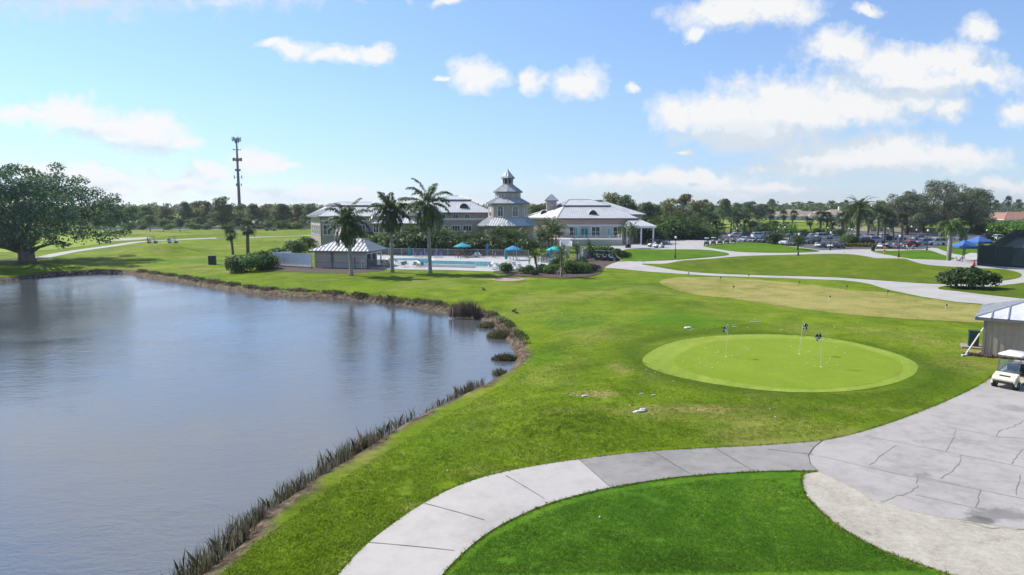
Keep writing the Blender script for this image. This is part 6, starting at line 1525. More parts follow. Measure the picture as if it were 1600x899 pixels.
# --- at the water's edge
GW = 'reed clumps standing in the pond'
for px, py, rx, ry, h, n, lab in ((762, 511, 1.0, .8, .8, 900, 'pale green tufted reed clump nearest the dry brown reeds'), (783, 527, 1.25, .9, 1.0, 1300, 'largest rounded dark reed clump in the pond corner'), (789, 562, 1.0, .6, .7, 900, 'low wide reed clump in the narrow end of the pond'), (782, 585, .55, .45, .65, 350, 'small dark reed clump standing off the bank')):
    reed_clump(lab, int(px), P(px, py, WATER_Z), rx, ry, h, n, F_REED, GW, w=.025, splay=.5)
dr = reed_clump('tall dry brown reed clump on the far bank before the pool lawn', 3, P(728, 493, WATER_Z + .3), 1.7, .6, 2.2, 520, F_DRY, None, 'dry_reed_clump', .25, .02)
F_LAWN_EDGE = foliage('bank grass blades', (.045, .070, .012), (.09, .125, .02), (.17, .19, .05), trans=.35)
def bank_blades(name, label, segs, per_m, smin, smax, h, mat, seed, w=.02, splay=.3, gap=.42):
    rng = R0(seed); B, Hh = [], []
    for (x0, y0), (x1, y1), dens, hs in segs:
        a, b = P(x0, y0, WATER_Z), P(x1, y1, WATER_Z); L = (b - a).length; n = int(L * per_m * dens)
        u = rng.random(n); nn = Vector((-(b.y - a.y), b.x - a.x, 0)).normalized()
        q = smin + (smax - smin) * rng.random(n); cl = np.sin(u * L * 3.1 + seed) * .4 + np.sin(u * L * 1.27) * .5 + np.sin(u * L * 7.7) * .3
        keep = rng.random(n) < np.clip(gap + .95 * cl, .015, 1)
        for uu, qq, c in zip(u[keep], q[keep], cl[keep]):
            B.append((a.x + (b.x - a.x) * uu + nn.x * qq, a.y + (b.y - a.y) * uu + nn.y * qq, 0)); Hh.append(h * hs * rng.uniform(.35, 1.15) * max(.4, 1 + .45 * c))
    B = np.array(B); z = H(B[:, 0], B[:, 1]); B[:, 2] = np.maximum(z, WATER_Z - .25) - .03
    o = blades(name, B, Hh, rng, mat, None, splay, w); stuff(o, label, 'reeds'); return o
bank_blades('reeds', 'dark green reeds lining the near bank of the pond', [((748, 604), (706, 628), 1, .9), ((706, 628), (688, 640), .9, .7), ((688, 640), (656, 653), .3, .6), ((640, 662), (614, 676), .8, .9), ((600, 688), (560, 708), 1, 1.1), ((560, 708), (500, 748), 1.1, 1.1), ((500, 748), (443, 788), .9, .9), ((443, 788), (395, 820), .9, .8), ((395, 820), (372, 850), 1.1, 1.0), ((372, 850), (316, 900), 1.2, 1.05), ((316, 900), (250, 960), 1.1, 1.0)], 340, -.80, .45, .66, F_REED, 8, .014, .35, .10)
bank_blades('dry_reeds', 'brown dry stems among the reeds of the near bank', [((600, 688), (535, 727), 1, 1.0), ((535, 727), (400, 818), .6, .8), ((748, 604), (700, 632), .5, .8), ((395, 820), (250, 960), .5, .9)], 210, -.6, .7, .60, F_DRY, 9, .012, .4, .15)
bank_blades('bank_grass', 'dark dry grass hanging over the eroded far bank', [((206, 430), (292, 443), 1, 1), ((292, 443), (398, 460), 1, 1), ((398, 460), (540, 469), 1, 1), ((540, 469), (656, 482), 1, 1), ((656, 482), (745, 498), 1, 1), ((745, 498), (772, 514), .8, .8), ((772, 514), (803, 550), .6, .6)], 170, .45, 1.25, .38, F_DRY, 10, .026, .8, .3)
bank_blades('bank_grass', 'dark green grass tufts on the far bank edge', [((206, 430), (292, 443), 1, 1), ((292, 443), (398, 460), 1, 1), ((398, 460), (540, 469), 1, 1), ((540, 469), (656, 482), 1, 1), ((656, 482), (745, 498), 1, 1), ((745, 498), (772, 514), .8, .8), ((772, 514), (803, 550), .8, .7)], 190, .8, 1.6, .36, F_LAWN_EDGE, 14, .026, .9)

# rough grass blades over the near lawn, denser where it is closer
def lawn_blades(name, label, poly, n, h0, h1, mat, seed, w, lift=0, green=False):
    rng = R0(seed); A = np.array(poly, float); x = rng.uniform(A[:, 0].min(), A[:, 0].max(), n * 3); y = rng.uniform(A[:, 1].min(), A[:, 1].max(), n * 3)
    B = np.roll(A, -1, 0); ins = np.zeros(len(x), bool)
    for (ax, ay), (bx, by) in zip(A, B):
        if ay != by: ins ^= ((ay > y) != (by > y)) & (x < ax + (y - ay) / (by - ay) * (bx - ax))
    x, y = x[ins][:n], y[ins][:n]
    xc, yc = (x - 800) / F_PX, (449.5 - y) / F_PX; dz = -_s + yc * _c; t_ = -CAM_Z / dz; X, Y = xc * t_, (_c + yc * _s) * t_
    pat = np.array([noise.noise((a * .9, b * .9, 0)) + .6 * noise.noise((a * .25, b * .25, 3)) for a, b in zip(X, Y)]); k = pat > -.55 + 1.0 * rng.random(len(pat)) ** 2 * 0; X, Y, pat = X[k], Y[k], pat[k]
    j = 4; X = np.repeat(X, j) + rng.normal(size=len(X) * j) * .05; Y = np.repeat(Y, j) + rng.normal(size=len(Y) * j) * .05; pat = np.repeat(pat, j)
    Z = H(X, Y) + lift; k = shore_dist(X, Y) > 1.0
    if green: k &= np.hypot((X - _c0.x) / _ea, (Y - (G(1222, 523).y + G(1222, 614).y) / 2) / _eb) > 1.03
    P_ = np.stack([X, Y, Z], 1)[k]
    o = blades(name, P_, (h0 + (h1 - h0) * rng.random(len(P_))) * (1 + 1.2 * np.clip(pat[k], 0, 1)), rng, mat, None, 1.3, w); return stuff(o, label, 'grass')
F_LAWN = foliage('lawn blades', (.105, .180, .007), (.185, .285, .012), (.32, .39, .036), trans=.5, rough=.6)
lawn_blades('grass', 'long rough grass blades on the bank between pond and path', [(318, 899), (390, 835), (540, 728), (700, 635), (796, 585), (815, 550), (850, 520), (960, 600), (1000, 640), (1150, 690), (1000, 703), (900, 714), (760, 740), (650, 788), (560, 856), (520, 899)], 30000, .02, .06, F_LAWN, 12, .009)

lawn_blades('grass', 'mown rough round the putting green', [(870, 540), (1000, 500), (1300, 505), (1500, 522), (1522, 590), (1440, 632), (1285, 682), (1150, 690), (1000, 640)], 26000, .015, .045, F_LAWN, 14, .009, 0, True)
F_TEEB = foliage('tee blades', (.058, .150, .009), (.10, .215, .014), (.19, .29, .03), trans=.5, rough=.6)
lawn_blades('grass', 'short dense mown grass inside the bend of the path', [(703, 899), (760, 846), (850, 801), (953, 772), (1100, 751), (1265, 747), (1256, 775), (1296, 815), (1396, 871), (1450, 893)], 30000, .012, .03, F_TEEB, 15, .008, .012)

# ragged turf leaning over the edges of the paving
def edge_blades(lines_, n_per_m, h, mat, seed, name='grass', label='ragged turf along the paving edges'):
    rng = R0(seed); B = []
    for ln, side in lines_:
        for (x0, y0), (x1, y1) in zip(ln, ln[1:]):
            L = math.hypot(x1 - x0, y1 - y0); n = rng.poisson(L * n_per_m * (.5 + .5 * math.sin(x0 * 1.7 + y0) ** 2)); u = rng.random(n); nx, ny = -(y1 - y0) / L, (x1 - x0) / L; q = side * (rng.random(n) * .10 - .025)
            B.append(np.stack([x0 + (x1 - x0) * u + nx * q, y0 + (y1 - y0) * u + ny * q], 1))
    B = np.concatenate(B); P_ = np.stack([B[:, 0], B[:, 1], H(B[:, 0], B[:, 1])], 1)
    return stuff(blades(name, P_, h * (.5 + rng.random(len(P_))), rng, mat, None, 1.1, .010), label, 'grass')
edge_blades([(OUT, 1), (INN, -1), (top, 1), (sl[:40], -1)], 130, .085, F_LAWN, 31)
# ================================================================== furniture and small things
M_TEAL = simple('teal canvas', (.015, .30, .36), .8, var=.12); M_BLUEC = simple('blue canvas', (.02, .22, .42), .8, var=.15); M_ROYAL = simple('royal blue canvas', (.045, .13, .36), .75, var=.12); M_NAVYC = simple('navy cushion', (.018, .035, .16), .8); M_ALU = simple('pale frame', (.52, .52, .50), .45, .3); M_SLING = simple('grey sling', (.22, .24, .24), .8); M_BLK = simple('black iron', (.014, .014, .015), .45); M_DGREEN = simple('dark green box', (.012, .045, .040), .5, var=.15)
M_GLOBE = simple('milk glass globe', (.78, .77, .70), .3, var=.03); M_WOODB = simple('brown timber', (.15, .085, .05), .7, var=.25); M_FEN = simple('pale fence rail', (.47, .45, .42), .6)
def mesh_screen(name, col, alpha):
    m, t, out = nt(name); d = nd(t, 'BsdfPrincipled'); d.inputs['Base Color'].default_value = (*col, 1); d.inputs['Roughness'].default_value = .85; tr = nd(t, 'BsdfTransparent'); mx = nd(t, 'MixShader'); mx.inputs[0].default_value = alpha
    t.links.new(tr.outputs[0], mx.inputs[1]); t.links.new(d.outputs[0], mx.inputs[2]); t.links.new(mx.outputs[0], out.inputs[0]); return m
MESHF = mesh_screen('pool fence mesh', (.20, .19, .18), .55); TENNIS = mesh_screen('court wind screen', (.014, .030, .027), .64)
# ------------------------------------------------------------------ the pool
poly_sheet('pool_deck', gpts([(576, 420.5), (640, 422), (700, 422.5), (780, 425.5), (832, 427), (846, 420), (862, 411), (872, 404), (830, 401), (700, 399), (566, 398)], smooth=False), M_DECK, .06, 2.0, kerb=.1)
wm, t, out = nt('pool water'); b = pb(t, out, Roughness=.05, IOR=1.33); pos = nd(t, 'NewGeometry').outputs['Position']
t.links.new(ramp(t, noise_(t, pos, .5, 4, .6), [(.35, (.06, .30, .36)), (.65, (.15, .44, .48))]), b.inputs['Base Color']); bp = nd(t, 'Bump'); bp.inputs['Strength'].default_value = .5; bp.inputs['Distance'].default_value = .04; t.links.new(noise_(t, pos, 3, 3, .6), bp.inputs['Height']); t.links.new(bp.outputs[0], b.inputs['Normal'])
pool_px = [(606, 404.6), (672, 405.0), (679, 408.2), (771, 410.2), (764, 418.2), (664, 416.4), (650, 408.6), (604, 407.4)]
pw = gpts(pool_px, smooth=False); poly_sheet('pool_water', pw, wm, .085, 2.0)
mb = MB()
for i in range(len(pw)):
    a, b_ = Vector(pw[i]), Vector(pw[(i + 1) % len(pw)]); c = (a + b_) / 2; d = b_ - a; mb.box(c.x, c.y, hz(c.x, c.y) + .05, d.length + .3, .42, .10, math.atan2(d.y, d.x))
struct(mb.build('pool_coping', simple('white coping', (.70, .69, .66), .6)))
wl = MB(); a, b_ = G(650, 417), G(742, 419.3); d = b_ - a; wl.box(0, 0, 0, d.length, .35, .42); o = wl.build('pool_wall', simple('white coping', (.7, .69, .66)), None, loc=((a.x + b_.x) / 2, (a.y + b_.y) / 2, .1), rz=math.atan2(d.y, d.x)); struct(o)
def fence_px(name, label, px, h, grp=None): return rail(name, label, 'fence', [(G(*p).x, G(*p).y) for p in px], h, 2.6, M_FEN, infill='panel', imat=MESHF, group=grp, pw=.10)
fence_px('pool_fence', 'long grey mesh pool fence in front of the dense palms', [(566, 399.5), (628, 400), (700, 401.2), (770, 402), (826, 403)], 1.5)
fence_px('pool_fence', 'short pool fence stretch beside the pool house porch', [(577, 419.5), (600, 419.8), (612, 419.6)], 1.45)
fence_px('pool_fence', 'pool fence running from the lawn to the cream gate pier', [(845, 411), (862, 405), (882, 402)], 1.4)

def parasol(name, label, mat, px, py, open_=True, top=2.6, r=1.65, group=None, tilt=0.0, z=None):
    g = G(px, py) if z is None else z; t_ = thing(name, label, 'parasol', g, .3, group); n = 8
    MB().lathe([(.28, 0), (.28, .07), (.06, .12), (.03, .16)], 12).build('base', simple('grey base', (.2, .2, .2)), t_)
    MB().tube((0, 0, .1), (0, 0, top + .08), .025, .022, 8).build('pole', M_ALU, t_)
    mb = MB()
    if open_:
        prof = [(.03, top), (r * .33, top - .22), (r * .68, top - .46), (r, top - .72)]
        vs = []
        for j, (q, z_) in enumerate(prof):
            for i in range(n * 2):
                a = i * PI / n; k = 1.0 if i % 2 == 0 else .945; vs.append((q * k * math.cos(a), q * k * math.sin(a), z_ + (.03 if i % 2 else 0) * j * .6))
        m_ = n * 2; fs = [(j * m_ + i, j * m_ + (i + 1) % m_, (j + 1) * m_ + (i + 1) % m_, (j + 1) * m_ + i) for j in range(3) for i in range(m_)]
        b0 = len(vs); vs += [(x, y, z_ - .16) for x, y, z_ in vs[3 * m_:4 * m_]]; fs += [(3 * m_ + i, 3 * m_ + (i + 1) % m_, b0 + (i + 1) % m_, b0 + i) for i in range(m_)]
        mb.add(vs, fs); c = mb.build('canopy', mat, t_)
        rb = MB()
        for i in range(n): a = i * 2 * PI / n; rb.tube((0, 0, top - .05), (r * .97 * math.cos(a), r * .97 * math.sin(a), top - .76), .012, .01, 4)
        rb.build('rib', M_ALU, t_)
    else:
        vs = []; prof = [(.03, top), (.16, top - .25), (.20, top - .9), (.14, top - 1.05), (.24, top - 1.75), (.2, top - 1.8)]; m_ = 16
        for q, z_ in prof:
            for i in range(m_): a = i * 2 * PI / m_; k = 1.15 if i % 2 else .75; vs.append((q * k * math.cos(a), q * k * math.sin(a), z_))
        mb.add(vs, [(j * m_ + i, j * m_ + (i + 1) % m_, (j + 1) * m_ + (i + 1) % m_, (j + 1) * m_ + i) for j in range(len(prof) - 1) for i in range(m_)]); mb.build('canopy', mat, t_)
    return t_
GPp, GPf = 'open parasols by the pool', 'furled parasols by the pool'
parasol('parasol', 'open blue parasol over the brown table in front of the palms', M_TEAL, 723, 402, True, 2.85, 1.75, GPp)
parasol('parasol', 'open striped blue parasol, brightest, at the middle of the pool end', M_BLUEC, 802, 407, True, 2.75, 1.6, GPp)
parasol('parasol', 'open turquoise parasol by the ramp, nearest the terrace stair', simple('turquoise canvas', (.03, .42, .40), .8), 866.5, 408, True, 2.75, 1.55, GPp)
parasol('parasol', 'furled teal parasol beside the blue covered loungers', M_TEAL, 640, 405, False, 2.4, 1, GPf)
parasol('parasol', 'furled blue parasol between the two open blue ones', M_BLUEC, 761.5, 402.5, False, 2.75, 1, GPf)
parasol('parasol', 'furled teal parasol just before the striped blue parasol', M_TEAL, 791, 409.5, False, 2.3, 1, GPf)
parasol('parasol', 'tall furled teal parasol under the turquoise one, fence side', M_TEAL, 855.5, 407, False, 2.5, 1, GPf)
parasol('parasol', 'furled teal parasol under the turquoise one, ramp side', M_TEAL, 861, 409, False, 2.4, 1, GPf)
parasol('parasol', 'furled teal parasol on the terrace before the clubhouse windows', M_TEAL, 0, 0, False, 2.6, 1, GPf, z=Vector((xat(951.5, 178), 178, zF - .02)))

def lounger(label, mat, frame, name='sun_lounger'):
    t_ = thing(name, label, 'sun lounger'); MB().side([(-.95, .30), (.25, .30), (.95, .85), (.98, .90), (.92, .93), (.22, .37), (-.95, .37)], -.30, .30).build('sling', mat, t_)
    for x in (-.8, .25):
        for y in (-.30, .30): MB().box(x, y, 0, .05, .05, .36).build('leg', frame, t_)
    mb = MB(); mb.box(-.35, -.33, .28, 1.25, .05, .07).box(-.35, .33, .28, 1.25, .05, .07); mb.box(-.96, 0, .281, .05, .72, .068).box(.27, 0, .281, .05, .72, .068); mb.build('frame', frame, t_); return t_
def chair(label, mat, frame, name='patio_chair'):
    t_ = thing(name, label, 'chair'); MB().rbox(0, 0, .40, .48, .5, .06, .02).build('seat', mat, t_); MB().side([(.20, .44), (.26, .44), (.38, .95), (.32, .95)], -.25, .25).build('backrest', mat, t_)
    for x in (-.2, .22):
        for y in (-.23, .23): MB().box(x, y, 0, .04, .04, .42).build('leg', frame, t_)
    for y in (-.27, .27): MB().box(.02, y, .62, .46, .04, .04).box(-.19, y, .40, .04, .04, .24).build('armrest', frame, t_)
    return t_
def many(proto, spots, group):
    for i, (px, py, rz, lab) in enumerate(spots):
        g = G(px, py); g.z += .062
        if i == 0: proto.location = g; proto.rotation_euler = (0, 0, rz); proto['label'] = lab; proto['group'] = group
        else: dup(proto, g, rz, lab, group)
many(lounger('x', M_NAVYC, M_ALU), [(648, 402, 1.5, 'navy covered lounger nearest the furled teal parasol'), (657, 402.2, 1.5, 'second navy covered lounger from the furled teal parasol'), (666, 402.3, 1.5, 'navy covered lounger beside the tallest royal palm trunk'), (680, 402.5, 1.5, 'navy covered lounger just past the tallest royal palm trunk'), (688, 402.6, 1.5, 'last navy covered lounger before the table parasol')], 'blue covered loungers along the pool fence')
many(lounger('x', simple('white sling', (.40, .41, .40), .7), M_ALU), [(602, 416, 2.6, 'white lounger nearest the pool house porch'), (610, 417, 2.6, 'white lounger touching the middle royal palm trunk'), (622, 413, 2.6, 'white lounger past the middle royal palm trunk'), (769, 421.5, 2.2, 'pale lounger at the pool end nearest the water'), (781, 422, 2.2, 'second pale lounger at the pool end'), (815, 423.5, 2.0, 'pale lounger between the shrub and the curved palm'), (806, 420, 2.0, 'pale lounger behind the dark upright shrub')], 'white loungers by the pool')
many(chair('x', M_SLING, M_ALU), [(630, 419, 2.0, 'grey chair nearest the middle royal palm'), (635, 417.5, 4.4, 'grey chair turned to the pool beside its twin'), (647, 419, 1.2, 'grey chair in the middle of the lawn side row'), (654, 418.5, 3.4, 'grey chair near the tallest royal palm'), (660, 419.5, 2.0, 'grey chair last before the tallest royal palm trunk')], 'grey chairs on the lawn side')
many(chair('x', simple('rust sling', (.24, .07, .06), .8), M_WOODB), [(713, 403.5, .2, 'rust red chair on the pool house side of the brown table'), (718, 404.6, 1.5, 'rust red chair in front of the brown table'), (728, 404.6, 2.4, 'rust red chair beside the table leg'), (733, 403.2, 3.1, 'rust red chair on the far side of the brown table'), (772, 403.8, .4, 'brown chair just past the furled blue parasol'), (756, 404, 2.8, 'brown chair before the furled blue parasol')], 'rust chairs under the parasols')
many(chair('x', simple('white plastic', (.68, .68, .66), .5), M_ALU), [(740, 403, .5, 'white chair next to the rust chairs'), (746, 403.4, 2.6, 'white chair in the middle of the white set'), (751, 402.8, 3.6, 'white chair nearest the furled blue parasol'), (796, 410, .6, 'white chair under the striped parasol'), (809, 410.5, 2.6, 'white chair behind the striped parasol pole'), (826, 421, 1.0, 'white chair near the bright curved palm')], 'white chairs round the pool')
def table(label, px, py, r, top, h=.74, name='patio_table'):
    t_ = thing(name, label, 'table', G(px, py)); t_.location.z += .062
    MB().lathe([(.02, h - .05), (r, h - .05), (r, h), (.02, h)], 16).build('table_top', top, t_); MB().lathe([(.3, 0), (.3, .05), (.05, .1), (.05, h - .05)], 10).build('pedestal', M_BLK, t_)
table('round brown table under the open blue parasol', 723, 402.2, .75, M_WOODB); table('round white table under the striped parasol', 802, 407.2, .6, M_ALU); table('small white table among the white chairs', 744, 401.8, .5, M_ALU); table('small table under the turquoise parasol', 866.5, 408.3, .55, M_ALU)
# ladder rail at the pool, tap post by the pool house
hr = MB(); hr.path([(0, 0, 0), (0, 0, .7), (.15, 0, .9), (.5, 0, .85), (.65, 0, .6), (.65, 0, 0)], [.03] * 6, 6); tag(hr.build('pool_handrail', CHROME, None, loc=G(678, 419)), 'bent metal handrail at the pool beside the tallest royal palm', 'handrail')
hr = MB(); hr.path([(0, 0, 0), (0, 0, 1.2), (.12, 0, 1.4), (.4, 0, 1.4), (.5, 0, 1.2), (.5, 0, 0)], [.04] * 6, 6); tag(hr.build('bike_hoop', W_TRIM, None, loc=G(565, 421)), 'white hoop rail standing against the pool house wall', 'hoop rail')

# ------------------------------------------------------------------ lamp posts
def lamp(label, px, by, ty):
    g = G(px, by); h = PY(px, ty, g.y).z - g.z; t_ = thing('lamp_post', label, 'lamp post', g, group='globe lamp posts')
    MB().lathe([(.26, 0), (.26, .12), (.16, .3), (.13, .75), (.07, .85), (.055, h - .75), (.09, h - .62), (.12, h - .52)], 12).build('post', M_BLK, t_)
    MB().lathe([(.10, h - .54), (.19, h - .44), (.24, h - .26), (.19, h - .08), (.05, h - .01)], 12).build('globe', M_GLOBE, t_, True); MB().lathe([(.08, h - .03), (.05, h + .02), (.015, h + .14)], 8).build('finial', M_BLK, t_); return t_
for px, by, ty, lab in ((1055, 404.5, 369, 'black globe lamp at the lawn before the entrance drive'), (1247, 400.5, 364.5, 'black globe lamp on the berm edge before the clipped tree'), (1404, 402.5, 367, 'black globe lamp on the small lawn near the bag stand'), (1448, 391, 358.5, 'tall black globe lamp between the red car and the foxtail palm'), (1297, 391.5, 362, 'black lamp before the white nosed carts'),
        (1144, 370, 354.5, 'small globe lamp by the tight clump of palms'), (1151, 371, 356, 'small globe lamp beside the tight clump, drive side'), (1216, 372, 354, 'globe lamp next to the short round palm'), (1226, 372, 354, 'globe lamp below the tall cabbage palm'), (1293, 375, 355, 'globe lamp at the dark palm group'), (1326, 376, 356, 'globe lamp of the close pair, palm group side'), (1330.5, 377, 357.5, 'globe lamp of the close pair, date palm side'),
        (1387, 378, 356, 'globe lamp among the slim palm trunks'), (1423, 377, 353, 'globe lamp over the red car'), (1431, 378, 358, 'globe lamp behind the pale blue vehicle'), (1541, 378, 358.5, 'globe lamp by the dark pickup truck'), (508, 381, 362.5, 'globe lamp in front of the clubhouse left wing wall')):
    lamp(lab.replace(' left', ''), px, by, ty)

# ------------------------------------------------------------------ flags and pins
def flag_mat():
    m, t, out = nt('flag cloth'); b = pb(t, out, Roughness=.8); tc = nd(t, 'TexCoord').outputs['Object']
    ck = nd(t, 'TexChecker'); ck.inputs['Scale'].default_value = 4.2; ck.inputs['Color1'].default_value = (.8, .8, .8, 1); ck.inputs['Color2'].default_value = (.015, .015, .018, 1); t.links.new(tc, ck.inputs['Vector']); t.links.new(ck.outputs[0], b.inputs['Base Color']); return m
M_FLAG = flag_mat(); M_POLE = simple('flag pole', (.66, .64, .42), .5, var=.05)
def flag(label, bx, by, tx, ty, dirn, droop, sw):
    g = G(bx, by); tp = PY(tx, ty, g.y) - g; t_ = thing('golf_flag', label, 'golf flag', g, group='flags on the putting green')
    MB().tube((0, 0, -.02), tp, .020, .016, 8).build('pole', M_POLE, t_); MB().lathe([(.07, -.02), (.07, .035), (.055, .035)], 12).build('cup', W_TRIM, t_)
    nx, nz = 7, 5; vs, fs = [], []
    for j in range(nz):
        for i in range(nx):
            u, v = i / (nx - 1), j / (nz - 1); k = .98 - .19 * v; s = Vector((tp.x * k, tp.y * k, tp.z * k))
            vs.append((s.x + dirn * .36 * u * (1 - .35 * v * (dirn < 0)), s.y + .09 * math.sin(u * 7 + v * 2 + sw), s.z - droop * u * (1 - .3 * v) - .05 * math.sin(u * 5 + sw)))
    for j in range(nz - 1):
        for i in range(nx - 1): fs.append((j * nx + i, j * nx + i + 1, (j + 1) * nx + i + 1, (j + 1) * nx + i))
    MB().add(vs, fs).build('flag', M_FLAG, t_, True)
flag('checkered flag leaning on the far side of the green, pole alone by scattered balls', 1134.5, 558, 1137.5, 505.5, -1, .28, 0)
flag('checkered flag leaning toward the practice green, behind the upright one', 1248.5, 554, 1255.5, 502.5, 1, .25, 1)
flag('upright checkered flag standing closest on the putting green', 1283, 574, 1283.5, 516.5, -1, .35, 2)
M_PIN = simple('pin marker', (.03, .035, .025), .7)
pins = [(1075, 432.5, 'short pin marker at the tip of the tan green by the path'), (1125, 440, 'short pin marker with pale base on the upper edge of the tan green'), (1145, 455, 'short pin marker in the dark patch of the tan green'), (1169, 436, 'short pin marker by the path over the tan green'), (1248, 447, 'short pin marker midway along the upper edge of the tan green'), (1295, 471, 'short pin marker over the white cup on the tan green'), (1322, 454, 'short pin marker where the tan green meets the grass strip'), (1386, 462, 'short pin marker below the wide path on the tan green'), (1477, 485, 'short pin marker near the shed end of the tan green')]
for px, py, lab in pins:
    t_ = thing('pin_marker', lab, 'pin marker', G(px, py), group='pin markers on the tan green'); MB().tube((0, 0, 0), (.02, 0, .62), .018, .014, 6).build('stick', W_TRIM if px in (1295, 1477) else M_PIN, t_)
    MB().add([(.02, 0, .62), (.02, 0, .42), (.20, .02, .44), (.19, .02, .58), (.02, .02, .62), (.02, .02, .42), (.20, .04, .44), (.19, .04, .58)], [(0, 1, 2, 3), (7, 6, 5, 4), (0, 3, 7, 4), (3, 2, 6, 7), (2, 1, 5, 6)]).build('flag', M_PIN, t_)
# golf balls
bm_ = MB().lathe([(.002, 0)] + [(.0235 * math.sin(PI * i / 6), .0235 - .0235 * math.cos(PI * i / 6)) for i in range(1, 6)] + [(.002, .047)], 8)
ball0 = bm_.build('golf_ball', simple('ball white', (.78, .78, .76), .35, var=.02), None, True); ball0.scale = (1.35,) * 3
balls_g = [(1068, 565), (1092, 562), (1094, 568), (1103, 574), (1107, 567), (1113, 576), (1119, 553), (1123, 552), (1122, 551), (1152, 555), (1143, 557), (1122, 568), (1102, 546), (1167, 546), (1170, 548), (1236, 542), (1265, 551), (1270, 563), (1262, 569), (1273, 573), (1279, 560.5), (1292, 569), (1297, 562), (1307, 543), (1308, 572), (1320, 553), (1247, 549), (1250, 556), (1130, 575), (1088, 572)]
balls_r = [(1081, 515), (1084, 515), (1079, 517), (1245, 494), (1304, 513), (1303, 510), (1340, 505), (1428, 534), (1458, 535), (1466, 535), (1472, 539), (989, 579), (1010, 579), (1024, 583), (1052, 597), (1203, 640), (1211, 653), (984, 635), (902, 620), (896, 616), (891, 619), (947, 621), (937, 810), (878, 490), (1222, 516), (1219, 517), (1180, 500), (1168, 512), (699, 737)]
for i, (px, py) in enumerate(balls_g + balls_r):
    g = G(px, py); g.z += .024 if i < len(balls_g) else .012
    o = ball0 if i == 0 else ball0.copy()
    if i: COL.objects.link(o)
    o.location = g; tag(o, 'white golf ball lying on the bright putting green' if i < len(balls_g) else 'white golf ball lying in the lawn grass off the green', 'golf ball', 'golf balls on the putting green' if i < len(balls_g) else 'golf balls strewn over the lawn')
# white alignment sticks, tray, club and towels left on the lawn
def stick(label, px0, py0, px1, py1, name='alignment_stick', r=.03, mat=W_TRIM):
    a, b = G(px0, py0), G(px1, py1); o = MB().tube((0, 0, .05), b - a + Vector((0, 0, .05)), r, r, 6).build(name, mat, None, loc=a); return tag(o, label, 'stick', 'practice aids left on the lawn')
stick('long white stick lying behind the far edge of the putting green', 1171.5, 503.7, 1188.5, 503.5); stick('short white stick lying just behind the far flag', 1144, 511.5, 1152, 511.6); stick('thin white stick lying above the short white stick', 1144, 509, 1151, 508.6, r=.018)
def litter(label, px, py, name, cat, fn, mat): o = fn(MB()).build(name, mat, None, loc=G(px, py), rz=.4); return tag(o, label, cat)
litter('white ball tray lying on the lush grass beyond the green', 1074.5, 513, 'ball_tray', 'tray', lambda m: m.rbox(0, 0, 0,   .52, .32, .10, .03), W_TRIM)
litter('crumpled white towel lying in the worn grass before the path', 1000, 643.5, 'towel', 'towel', lambda m: m.rbox(0, 0, 0, .55, .2, .07, .03).rbox(.22, .10, .01, .3, .16, .10, .03).rbox(-.3, -.04, 0, .22, .14, .05, .02), simple('soiled white cloth', (.60, .58, .55), .9, var=.3, scale=9))
litter('small white cloth lying beside the bare patch near the slope', 913, 620, 'cloth', 'cloth', lambda m: m.rbox(0, 0, 0, .26, .16, .08, .02).rbox(.16, .05, 0, .16, .10, .05, .02), simple('soiled white cloth', (.60, .58, .55), .9))
for px, py, lab in ((1002, 616, 'white divot marker in the dark grass, nearer the slope'), (1021, 618, 'white divot marker in the dark grass, nearer the green')): litter(lab, px, py, 'divot_marker', 'marker', lambda m: m.rbox(0, 0, 0, .26, .06, .05, .015), W_TRIM)
# ducks on the lawn
def duck(label, px, py, rz, s=1.0):
    g = G(px, py); t_ = MB(); mb = MB(); 
    ring = [(-.26, .10, .02), (-.20, .17, .07), (-.05, .18, .115), (.10, .19, .105), (.17, .25, .06), (.19, .33, .045), (.22, .40, .055), (.27, .40, .04), (.31, .385, .014), (.36, .375, .008)]
    mb.path([(x, 0, z) for x, z, r in ring], [r for x, z, r in ring], 10)
    for y in (-.05, .05): mb.tube((0, y, .1), (.0, y, 0), .012, .012, 5)
    o = mb.build('duck', simple('dark plumage', (.035, .028, .022), .7, var=.4, scale=14), None, True, loc=g, rz=rz); o.scale = (s,) * 3; return tag(o, label, 'duck', 'ducks on the lawn')
duck('lone dark duck near the palm shadow on the pool lawn', 756, 454.5, 2.6, .95); duck('bigger dark duck of the pair above the pond corner', 803, 488.5, .6, 1.0); duck('small dark duck of the pair above the pond corner', 807, 490.5, 2.5, .8)

# ------------------------------------------------------------------ boxes, pipe, sign things
def utility(label, px, py, w, d, h, rz, mat, pad=.0, name='utility_box'):
    t_ = thing(name, label, 'utility box', G(px, py), rz)
    if pad: MB().box(0, 0, -.1, w + .8, d + .9, .1 + pad).build('pad', M_OLDCON, t_)
    MB().rbox(0, 0, pad, w, d, h, .04).build('cabinet', mat, t_); MB().box(0, -.01, pad + h - .01, w + .08, d + .06, .07).build('lid', mat, t_); MB().box(-w * .24, -d / 2 - .012, pad + .12, w * .44, .02, h - .25).build('door', mat, t_); MB().box(w * .24, -d / 2 - .012, pad + .12, w * .44, .02, h - .25).build('door', mat, t_); return t_
utility('black green utility box on the grass before the leaning palm', 332, 413.5, 1.15, 1.0, 1.45, .2, simple('black green box', (.010, .018, .020), .5))
utility('dark green utility cabinet on a concrete pad beside the board shed', 1520, 543, .62, .55, 1.05, -.5, M_DGREEN, .12)
